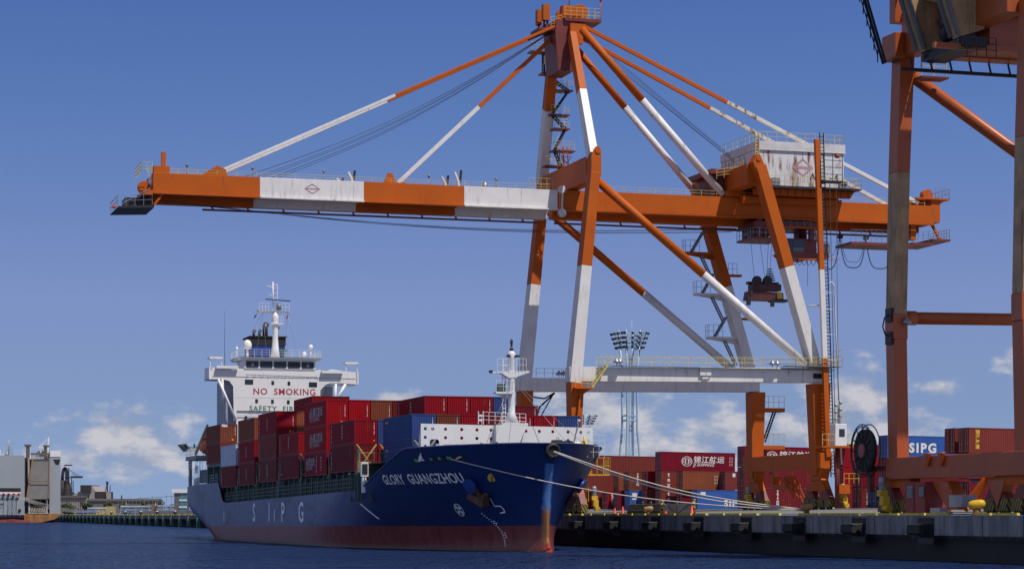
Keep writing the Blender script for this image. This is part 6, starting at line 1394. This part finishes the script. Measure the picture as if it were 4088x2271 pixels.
# stairs on the far landside leg
for k, (z, x0) in enumerate(((36.9, 24.6), (31.7, 26.1), (26.2, 27.8))):
    mb = MB(); mb.box(x0, lx(z) - .2, YF - .6, YF + .6, z - .3, z); mb.prism([(x0 + .2, z - .3), (lx(z), z - .3), (lx(z), z - 1.0)], 1, YF - .1, YF + .1); mb.build('leg_platform', ORANGE if z > 33 else WHITE, cr)
    mb = MB(); mb.rail([(x0, YF - .6, z), (x0 + 1.9, YF - .6, z)], 1.5, .6, .03, 1); mb.rail([(x0, YF - .6, z), (x0, YF + .6, z)], 1.5, .6, .03, 1); mb.build('leg_platform_railing', GREYP, cr)
    mb = MB(); mb.stair((x0 + 1.0, YF, z), (x0 + 2.6, YF, z + 2.6), .7); mb.stair((x0 + 2.0, YF - .8, z - .5), (x0 + 3.6, YF - .8, z - 3.6), .7); mb.build('leg_stair', GREYP, cr)
for z in (34.2, 28.7):
    x = lx(z) + .7; mb = MB(); mb.box(x, x + 1.9, YF - .5, YF + .5, z - .25, z); mb.build('leg_platform', ORANGE, cr); mb = MB(); mb.rail([(x, YF - .5, z), (x + 1.2, YF - .5, z)], 1.4, .6, .03); mb.build('leg_platform_railing', GREYP, cr)
mb = MB(); mb.box(26.8, 31.6, YF - .6, YF + .6, 39.9, 40.1); mb.stair((28.5, YF - .4, 39.9), (30.2, YF - .4, 42), .6); mb.build('leg_platform', ORANGE, cr)
for z in (17.2, 12.4):
    mb = MB(); mb.box(34.6, 38.2, YF - .8, YF + .8, z - .5, z); mb.build('leg_platform', ORANGE, cr)
    mb = MB(); mb.rail([(35.2, YF - .8, z), (38.1, YF - .8, z)], 1.5, .8, .03, 1); mb.build('leg_platform_railing', RAILY, cr)
mb = MB(); mb.stair((37.2, YF, 17.1), (35.6, YF, 12.8), .8); mb.stair((35.3, YF, 15.0 - 2.6), (36.8, YF, 8.6), .8); mb.build('leg_stair', DARK, cr)
# ladder mast on the near landside corner
zone(cr, 'ladder_mast', (34.6, YN - 2.0, 10.4), (33.15, YN - 2.0, 48.2), .62, .5, [.31, .59], [ORANGE, WHITE, ORANGE])
mb = MB(); mb.stair((35.25, YN - 2.0, 8.0), (33.75, YN - 2.0, 49.0), .5, (1, 0, 0), n=95, st=.06); mb.build('ladder', DARK, cr)
mb = MB(); mb.path([(34.6, YN - 2.2, 31.0), (35.0, YN - 2.2, 31.3), (35.3, YN - 2.2, 30.8), (36.3, YN - 2.2, 9.5)], .09, 6)
for z in (30, 28, 25, 22): mb.bar((34.2, YN - 2.1, z), (35.4 + (30 - z) * .04, YN - 2.2, z), .07, .07)
mb.build('cable_pipe', CLEANW, cr)
mb = MB(); mb.tube((31.2, YN - 1, 33.9), (33.6, YN - 2, 33.9), .1, 6); mb.tube((33.6, YN - 2, 33.9), (36.1, YN - 2, 34.0), .05, 5); mb.build('mast_tie', ORANGE, cr)
mb = MB(); mb.tube((32.4, YN - 1, 28.4), (34, YN - 2, 28.5), .1, 6); mb.build('mast_tie', WHITE, cr); mb = MB(); mb.tube((35.8, YN - 2.6, 6), (35.4, YN - 2.6, 43), .03, 4); mb.tube((35.4, YN - 2.7, 6), (34.5, YN - 2.7, 43), .04, 4); mb.build('mast_cable', BLACK, cr)
mb = MB(); mb.box(33.6, 36.3, YN - 2.6, YN - 1.4, 43.1, 43.3); mb.rail([(33.7, YN - 2.6, 43.2), (36.2, YN - 2.6, 43.2)], 3.3, 1.2, .05, 3); mb.build('mast_cage', DARK, cr)
mb = MB(); mb.lathe([(.3, -.2), (.3, .2)], c=(35.6, YN - 2.4, 46.3), n=12, axis='x'); mb.build('mast_horn', ORANGE, cr)
# sill beams, travel gear, ladders
for x in (3.35, 34.4):
    mb = MB(); mb.box(x - .8, x + .8, YN - 2, YF + 2, 9.0, 10.9)
    for y in (YN, YF): mb.prism([(y - 1.9, 9.0), (y + 1.9, 9.0), (y + 1.2, 7.6), (y - 1.2, 7.6)], 0, x - .6, x + .6)
    mb.build('sill_beam', ORANGE, cr, bevel=.03)
    for y in (YN, YF): bogie(cr, x, y, z0=3.55 if x < 10 else 4.15)
mb = MB(); mb.box(33.8, 35.0, -3, 3, 6.7, 7.3); mb.box(33.9, 34.9, -1.6, -.6, 7.3, 8.3); mb.box(33.9, 34.9, 3, 4, 7.3, 8.3); mb.build('tie_beam', ORANGE, cr)
mb = MB(); mb.stair((34.0, -3, 8.2), (35.0, -5.0, 4.3), .5, (1, 0, 0)); mb.stair((33.4, -1, 8.2), (34.4, -3.2, 5.6), .5, (1, 0, 0)); mb.build('access_ladder', ORANGE, cr)
drive(cr, 35.6, YN - 4.0, 5.6); drive(cr, 33.0, YF - 1.0, 5.6); drive(cr, 4.9, YN - 2.6, 5.2)
mb = MB(); mb.rail([(4.6, YN - 1.5, 5.0), (4.6, YN + .5, 5.0)], 2.2, .6, .05, 1); mb.rail([(35.3, YN - 5, 7.2), (37.2, YN - 5, 7.2)], 1.2, .6, .04, 1); mb.build('gear_railing', YELLOW, cr)
mb = MB(); mb.box(4.2, 7.0, YN - 2.2, YN - .2, 8.05, 8.2); mb.rail([(4.6, YN - 2.2, 8.2), (7.0, YN - 2.2, 8.2)], 1.9, .7, .05, 1); mb.rail([(7.0, YN - 2.2, 8.2), (7.0, YN, 8.2)], 1.9, .7, .05, 1); mb.build('sill_platform', YELLOW, cr)
mb = MB(); mb.prism([(3.9, 8.2), (5.2, 8.2), (4.4, 10.1), (3.9, 10.1)], 1, YN - 1.6, YN - .9); mb.box(34.6, 36.0, YN - 5.2, YN - 4.0, 6.0, 7.1); mb.build('gear_bracket', ORANGE, cr)
mb = MB(); mb.path([(4.3, YF, 18.2), (6, YF, 18.0), (7.2, YF, 18.7)], .1, 5); mb.path([(7.2, YF - .5, 18.7), (5.2, YF - .5, 16.9), (4.3, YF - .5, 14.0)], .12, 5); mb.path([(7.0, YF - .6, 18.6), (5.6, YF - .6, 16.2), (4.4, YF - .6, 13.6)], .08, 5); mb.build('power_cable', BLACK, cr)
# white operator hut and platform beside the corner
hut = thing('operator_hut', 'small white hut with one window on the landside crane corner', 'hut', Wp(TM, 0, 0))
mb = MB(); mb.box(33.7, 35.2, YN - 6.0, YN - 4.5, 11.6, 14.2); mb.build('hut_wall', CLEANW, hut, bevel=.04)
mb = MB(); mb.box(34.2, 34.9, YN - 6.04, YN - 6.0, 12.7, 13.6); mb.build('window', GLASS, hut)
mb = MB(); mb.box(32.0, 37.2, YN - 6.1, YN - 3.5, 11.4, 11.6); mb.build('hut_floor', ORANGE, hut)
mb = MB(); mb.rail([(32.0, YN - 6.1, 11.6), (33.6, YN - 6.1, 11.6)], 1.4, .8, .04); mb.rail([(35.3, YN - 6.1, 11.6), (37.2, YN - 6.1, 11.6)], 1.4, .6, .05); mb.rail([(33.8, YN - 5.9, 14.2), (35.2, YN - 5.9, 14.2)], 1.2, .8, .03, 1); mb.build('hut_railing', RAILY, hut)
mb = MB(); mb.tube((34.4, YN - 5.2, 14), (34.4, YN - 5.2, 17), .07, 5)
for z in (14.6, 15.4, 16.2): mb.lathe([(.05, 0), (.25, .15), (.2, .35)], c=(34.1, YN - 5.3, z), n=8); mb.lathe([(.05, 0), (.22, .15), (.18, .35)], c=(34.7, YN - 5.3, z + .3), n=8)
mb.build('hut_lamps', STEEL, hut)
mb = MB(); mb.tube((34.6, YN - 4.6, 4.3), (34.6, YN - 4.6, 11.4), .3, 8); mb.build('hut_post', DKRED, hut)

# ------------------------------------------------- the near crane, boom raised, seen cut off at the right
T2 = 15.4
c2 = thing('gantry_crane', 'dull orange gantry crane with its boom raised, standing over the maroon cabin and cable reel', 'gantry crane', Wp(T2, 0, 0))
N2, F2 = -9.4, 9.4
LEG2 = paint('leg_orange_dull', (.40, .085, .016), .42, var=.12, scale=.25, grime=.4, rust=.15, grime_c=(.12, .04, .02))
for y in (N2, F2):
    dx = 0 if y > 0 else .9
    mb = MB()
    for k, (z0, z1, x0, x1, w0, w1) in enumerate(((7.4, 17.6, 2.72, 2.5, 1.05, 1.1), (17.6, 19.6, 2.5, 2.5, 1.25, 1.25), (19.6, 31.0, 2.5, 2.75, 1.1, 1.15), (31.0, 41.2, 2.75, 3.15, 1.15, 1.25))):
        mb.mi = 1 if k == 2 else 0
        mb.bar((x0 + dx, y, z0), (x1 + dx, y, z1), 1.6, w0, (0, 1, 0), 1.6, w1)
    mb.build('waterside_leg', [LEG2, TAN], c2, bevel=.03)
mb = MB(); mb.box(1.7, 2.1, F2 - .6, F2 + .4, 19.0, 20.1); mb.box(1.7, 2.15, F2 - .6, F2 + .4, 17.2, 18.2); mb.build('junction_box', DARK, c2)
mb = MB(); mb.path([(1.75, F2 - .2, 19.6), (1.35, F2 - .2, 19.3), (1.2, F2 - .2, 18.6), (1.4, F2 - .2, 18.0), (1.8, F2 - .2, 17.8)], .06, 5); mb.build('junction_cable', BLACK, c2)
floodlight(c2, 2.9, F2 - 1.1, 18.5)
mb = MB(); mb.tube((3.2, F2, 19.35), (34, F2, 19.75), .5, 16); mb.tube((3.1, F2, 19.35), (4.2, F2, 19.37), .58, 16); mb.build('portal_tube', LEG2, c2)
mb = MB(); mb.tube((3.9, F2, 38.9), (32.5, F2, 21.6), .5, 16); mb.build('diagonal_brace', LEG2, c2)
mb = MB(); mb.tube((4.2, N2, 38.9), (32.5, N2, 21.6), .5, 16); mb.build('diagonal_brace', LEG2, c2)
# sill
mb = MB(); mb.box(2.1, 3.7, N2 - 6, F2 + 1.1, 6.35, 8.1)
for y in (F2 - 6.6, F2 - 8.9): mb.prism([(y - .3, 8.3), (y + .45, 8.3), (y + .1, 7.2)], 0, 1.75, 2.1)
mb.prism([(F2 - 9.0, 6.1), (F2 - 6.3, 6.1), (F2 - 9.2, 3.9), (F2 - 11.0, 3.9)], 0, 2.3, 3.4); mb.build('sill_beam', LEG2, c2, bevel=.04)
bogie(c2, 2.9, F2 - .4, z0=3.5); bogie(c2, 2.9, N2 + .6, z0=3.5)
mb = MB(); mb.prism([(F2 - 1.2, 6.1), (F2 - 4.6, 6.1), (F2 - 3.4, 4.0), (F2 - 2.4, 4.0)], 0, 2.4, 3.3); mb.prism([(N2 + 1.0, 6.1), (N2 + 3.6, 6.1), (N2 + 2.2, 4.0)], 0, 2.4, 3.3); mb.build('gear_bracket', LEG2, c2)
drive(c2, 1.7, F2 + .9, 5.0)
mb = MB(); mb.bar((4.6, F2 - 11.0, 6.2), (3.2, F2 - 10.0, 3.9), .5, .5); mb.bar((4.6, F2 - 11.0, 6.2), (4.9, F2 - 12.6, 6.2), .4, .4); mb.build('ladder_strut', ORANGE, c2)
# maroon cabin hung under the sill
cabn = thing('crane_cabin', 'maroon electrical cabin with two windows under the near crane sill beam', 'cabin', Wp(T2, 0, 0))
mb = MB(); mb.box(1.6, 3.9, F2 - 6.7, F2 - 3.3, 3.6, 6.05); mb.build('cabin_wall', CABIN, cabn, bevel=.03)
for y in (F2 - 4.0, F2 - 6.0):
    mb = MB(); mb.box(1.54, 1.6, y - .75, y + .2, 4.85, 5.75); f_ = mb.build('window_frame', STEEL if y > F2 - 5 else DKRED, cabn); mb = MB(); mb.box(1.51, 1.56, y - .68, y + .13, 4.92, 5.68); mb.build('pane', GLASS, f_)
mb = MB(); mb.box(1.56, 1.6, F2 - 4.95, F2 - 4.88, 3.6, 6.0); mb.build('door_edge', DKRED, cabn)
# grey boxes and step block
mb = MB(); mb.hexa([(1.4, F2 - 13.2, 4.1), (2.6, F2 - 13.2, 4.1), (2.6, F2 - 11.1, 4.1), (1.4, F2 - 11.1, 4.1), (1.4, F2 - 13.1, 5.0), (2.6, F2 - 13.1, 5.0), (2.6, F2 - 11.0, 5.0), (1.4, F2 - 11.0, 5.0)])
single(mb, 'ballast_box', paint('pale_box', (.36, .36, .38), .6, grime=.5), 'grey steel ballast box under the near crane behind the yellow bollard', 'ballast box', Wp(T2, 0, 0))
mb = MB(); mb.box(1.9, 2.6, F2 - 8.6, F2 - 7.0, 3.5, 4.05); mb.box(1.9, 2.5, F2 - 9.6, F2 - 8.6, 3.5, 3.75)
single(mb, 'step_block', paint('step_grey', (.45, .45, .45), .7), 'pale grey stepped block beside the maroon cabin', 'step block', Wp(T2, 0, 0))
# top of the near crane: girder, cross beam, raised boom foot, stairs
mb = MB(); mb.box(4.0, 40, -3.2, -1.6, 38.9, 41.3); mb.box(4.0, 40, 1.4, 3.0, 38.9, 41.3); mb.box(4, 40, -1.6, 1.4, 39.0, 39.4); mb.box(-.8, 40, -3.6, -3.2, 38.4, 38.8); mb.build('girder', LEG2, c2)
mb = MB(); mb.box(-.3, 40, 2.9, 3.15, 37.9, 38.15)
x = .5
while x < 20: mb.bar((x, 3, 38.9), (x + .2, 3, 38.1), .12, .12); x += 1.7
mb.build('festoon_rail', DARK, c2)
mb = MB(); mb.box(2.5, 4.0, N2 + .9, F2 - .9, 40.2, 43.4); mb.box(2.6, 3.9, N2, F2, 43.4, 43.8); mb.box(1.6, 2.5, F2 - 1.6, F2 + .8, 40.0, 42.0); mb.build('cross_girder', LEG2, c2, bevel=.04)
mb = MB()
for y in (-3.3, 2.2): mb.bar((2.2, y, 39.6), (-3.8, y, 57), 1.0, 2.3)
for k in range(4): mb.bar((1.4 - k * 1.2, -3.3, 41.8 + k * 3.5), (1.0 - k * 1.2, 2.2, 43.5 + k * 3.5), .3, .3)
mb.each('raised_boom', TAN, c2, bevel=.03)
mb = MB()
for y in (-3.9, -2.7, 1.6, 2.8): mb.tube((1.0, y, 39.4), (-4.9, y, 56), .2, 8)
mb.each('boom_rail', GREYP, c2)
mb = MB()
for y, z in ((-3.3, 39.2), (2.2, 39.2), (-.6, 40.2), (-.6, 41.0)): mb.lathe([(.6, -.45), (.75, -.3), (.75, .3), (.6, .45)], c=(2.0, y, z), n=16, axis='y')
mb.box(1.4, 3.4, -3.9, 2.8, 38.6, 39.3); mb.each('hinge_sheave', DARK, c2)
mb = MB(); mb.stair((-.9, 4.6, 38.7), (-4.6, 4.6, 50), .45, (0, 1, 0), n=16, st=.03); mb.build('boom_stair', DARK, c2); mb = MB(); mb.rail([(4.2, -3.3, 41.3), (9.5, -3.3, 41.3)], 1.3, 1.0, .045, 2); mb.rail([(6.5, -4.0, 43.4), (10, -4.0, 43.4)], 1.2, .9, .045, 1); mb.build('top_railing', RAILY, c2)
mb = MB(); mb.rail([(-1.2, 5.2, 38.9), (-4.9, 5.2, 50)], 1.1, 1.0, .05, 1); mb.rail([(-.2, -6, 37.4), (3, -6, 37.4)], 1.4, .8, .04, 2); mb.build('boom_stair_rail', DARK, c2)
mb = MB(); mb.rail([(3.6, F2 - 2.2, 38.5), (5.8, F2 - 2.2, 38.5)], 1.6, .9, .045, 1); mb.build('leg_platform_railing', RAILY, c2)
mb = MB(); mb.box(3.6, 6.0, F2 - 2.3, F2 - .8, 38.35, 38.5); mb.box(4.2, 10.5, -4.4, -3.3, 41.15, 41.3); mb.box(4.6, 8.8, -3.5, -1, 42.2, 45.8); mb.build('top_platform', DKRED, c2)
mb = MB(); mb.box(6.0, 10.5, -2.6, 3, 41.5, 44.4); mb.build('winch_house', LEG2, c2)
mb = MB(); mb.box(2, 17, -10, 2, 47.0, 47.6); mb.box(2, 3, -10, -9, 43, 47); mb.box(2, 3, 8.6, 9.6, 43, 47); mb.box(2, 3, -10, 9.6, 47.6, 48.4); mb.build('added_shade_platform', LEG2, c2)  # unseen platform added overhead to cast shade on the crane top
# cable reel
rl = thing('cable_reel', 'large black spoked power cable reel on the near crane', 'cable reel', Wp(T2, 0, 0))
RX, RY, RZ = 1.5, F2 + 3.6, 8.75
mb = MB(); mb.lathe([(1.75, -.22), (1.75, .22)], c=(RX, RY, RZ), n=32, axis='x'); mb.build('cable_drum', BLACK, rl)
mb = MB()
for k in range(12): a = k * math.pi / 6; mb.bar((RX - .3, RY + .4 * math.cos(a), RZ + .4 * math.sin(a)), (RX - .3, RY + 2.15 * math.cos(a), RZ + 2.15 * math.sin(a)), .06, .06)
for r_, x in ((2.15, -.3), (1.98, -.3), (2.15, .3)): mb.path([(RX + x, RY + r_ * math.cos(a), RZ + r_ * math.sin(a)) for a in [i * math.pi / 18 for i in range(37)]], .05, 5)
mb.build('reel_spokes', DARK, rl)
mb = MB(); mb.lathe([(.55, -.42), (.6, -.38), (.6, -.2)], c=(RX, RY, RZ), n=18, axis='x'); mb.build('reel_hub', paint('hub_rose', (.26, .075, .07), .5), rl)
mb = MB(); mb.box(RX + .25, RX + .7, RY - .3, RY + .3, RZ - 3.4, RZ + .3); mb.bar((RX + .5, RY, RZ - 1.5), (2.9, F2, 7.4), .4, .4); mb.build('reel_bracket', DKRED, rl)

# ------------------------------------------------- travelling yard machine seen under the near crane sill
yv = thing('terminal_tractor', 'pale blue topped terminal vehicle with dark windows behind the near crane', 'terminal tractor', Wp(28, 22, 4.0))
mb = MB(); mb.box(0, 4.6, 0, 2.4, 1.2, 3.4); mb.build('cab', paint('cab_pale', (.42, .50, .54), .4), yv, bevel=.15)
mb = MB(); mb.prism([(-.1, 3.0), (4.7, 3.0), (4.5, 3.6), (3.8, 3.9), (.6, 3.9), (0, 3.6)], 1, -.1, 2.5); mb.build('roof', paint('roof_pale_blue', (.50, .62, .66), .35), yv)
for x0, x1 in ((.2, 1.4), (1.6, 2.9), (3.1, 4.3)): mb = MB(); mb.box(x0, x1, -.04, 0, 1.5, 2.9); mb.build('window', GLASS, yv)
mb = MB(); mb.box(-.3, 5, -.1, 2.5, .5, 1.2); mb.build('chassis', ORANGE, yv)
mb = MB()
for x in (.7, 3.8): mb.lathe([(.35, -.15), (.55, -.12), (.55, .15)], c=(x, 0, .5), n=14, axis='y'); mb.lathe([(.35, -.15), (.55, -.12), (.55, .15)], c=(x, 2.4, .5), n=14, axis='y')
mb.build('wheel', BLACK, yv)

# ================================================================= FLOODLIGHT TOWERS
def light_tower(loc, rot, H, w0, w1, wt, label, rows=4):
    T_ = thing('floodlight_tower', label, 'floodlight tower', loc, rot, group='floodlight towers in the port')
    def wid(z): return interp([(0, w0), (H * .34, w0 * .86), (H * .5, w1), (H * .86, w1), (H, wt)], z)
    mb = MB(); zs_ = [0, H * .34, H * .5, H * .7, H * .86, H]
    for sx in (-1, 1):
        for sy in (-1, 1): mb.path([(sx * wid(z), sy * wid(z), z) for z in zs_], .21 * H / 30, 8)
    mb.build('tower_leg', LBLUE, T_)
    mb = MB()
    for z in (H * .3, H * .33, H * .55, H * .58, H * .82, H * .85):
        w = wid(z)
        for a, c in (((-w, -w), (w, -w)), ((w, -w), (w, w)), ((w, w), (-w, w)), ((-w, w), (-w, -w))): mb.bar((*a, z), (*c, z), .18, .22)
    for z0, z1 in ((H * .3, H * .33), (H * .55, H * .58), (H * .82, H * .85)):
        w = wid(z0); n = 5
        for i in range(n): mb.bar((-w + 2 * w * i / n, -w, z0), (-w + 2 * w * (i + 1) / n, -w, z1), .08, .08)
    mb.stair((.2, 0, 0), (.2, 0, H * .95), .6, (1, 0, 0), n=70); mb.tube((.7, 0, 0), (.7, 0, H * .9), .07, 5); mb.tube((-.3, .2, 0), (-.3, .2, H * .9), .05, 5); mb.build('tower_bracing', LBLUE, T_)
    mb = MB()
    for z in (H * .34, H * .59): mb.rail([(-wid(z), -wid(z), z), (wid(z), -wid(z), z)], 1.1, .8, .035)
    mb.build('tower_railing', LBLUE, T_)
    mb = MB(); ml = MB()
    for k in range(rows):
        z = H * (.99 + k * .028); w = wt * (1.05 + k * .16)
        for a, c in (((-w, -w), (w, -w)), ((w, -w), (w, w)), ((w, w), (-w, w)), ((-w, w), (-w, -w))): mb.bar((*a, z), (*c, z), .14, .14)
        for i in range(4):
            f = -1 + i * .667
            for p in ((f * w, -w - .3), (f * w, w + .3), (-w - .3, f * w), (w + .3, f * w)):
                o = Vector((p[0], p[1], 0)).normalized()
                ml.tube(Vector((p[0], p[1], z + .25)), Vector((p[0], p[1], z + .05)) + o * .5, .14, 7, r2=.25)
    for sx in (-1, 1):
        for sy in (-1, 1): mb.path([(sx * wid(H), sy * wid(H), H), (sx * wt * 1.1, sy * wt * 1.1, H * (.99 + rows * .028))], .1, 5)
    mb.tube((.4, 0, H), (.4, 0, H * 1.16), .05, 4); mb.build('lamp_frame', LBLUE, T_); ml.each('floodlamp', paint('lamp_housing', (.05, .055, .06), .35, metal=.3), T_)
    return T_
def twr(u, Y, top_v): X = (u - 1288) / 5734 * Y; return (X, Y, 4.2), (1294.3 - top_v) / 5734 * Y - .7
l_, h_ = twr(1584, 388, 872); light_tower(l_, R(24), h_, 1.45, .95, 1.25, 'pale blue four legged floodlight tower rising behind the far portal beam')
l_, h_ = twr(1465, 640, 1064); light_tower(l_, R(20), h_, 1.5, 1.1, 1.7, 'distant floodlight tower whose lamp rows show right of the ship containers')
l_, h_ = twr(492, 560, 1132); light_tower(l_, R(20), h_, 1.6, 1.4, 1.9, 'distant floodlight tower behind the ship stern')

# ================================================================= MOORING LINES
def sline(a, b_, sag, r_, label, grp):
    a, b_ = Vector(a), Vector(b_); mb = MB(); n = 24
    mb.path([a.lerp(b_, q / n) - a - Vector((0, 0, sag * math.sin(math.pi * q / n))) for q in range(n + 1)], r_, 6)
    single(mb, 'mooring_line', ROPE, label, 'mooring line', a, 0, group=grp)
def sh(x, y, z): return SMX @ Vector((x, y, z))
b_ = Wp(38.4, .75, 3.95)
sline(sh(.05, -1.5, 9.42), b_, .9, .055, 'upper pale rope from the bow chock to the quay bollard', 'bow mooring lines')
sline(sh(.0, -1.5, 9.36), b_ + Vector((.1, .2, -.05)), 1.15, .055, 'lower of the two ropes from the bow chock', 'bow mooring lines')
p_ = side(8.0, 8.9, -1, .1); sline(SMX @ p_, b_ + Vector((-.1, 0, -.1)), 1.0, .05, 'single pale rope from the port bow opening across the stem', 'bow mooring lines')
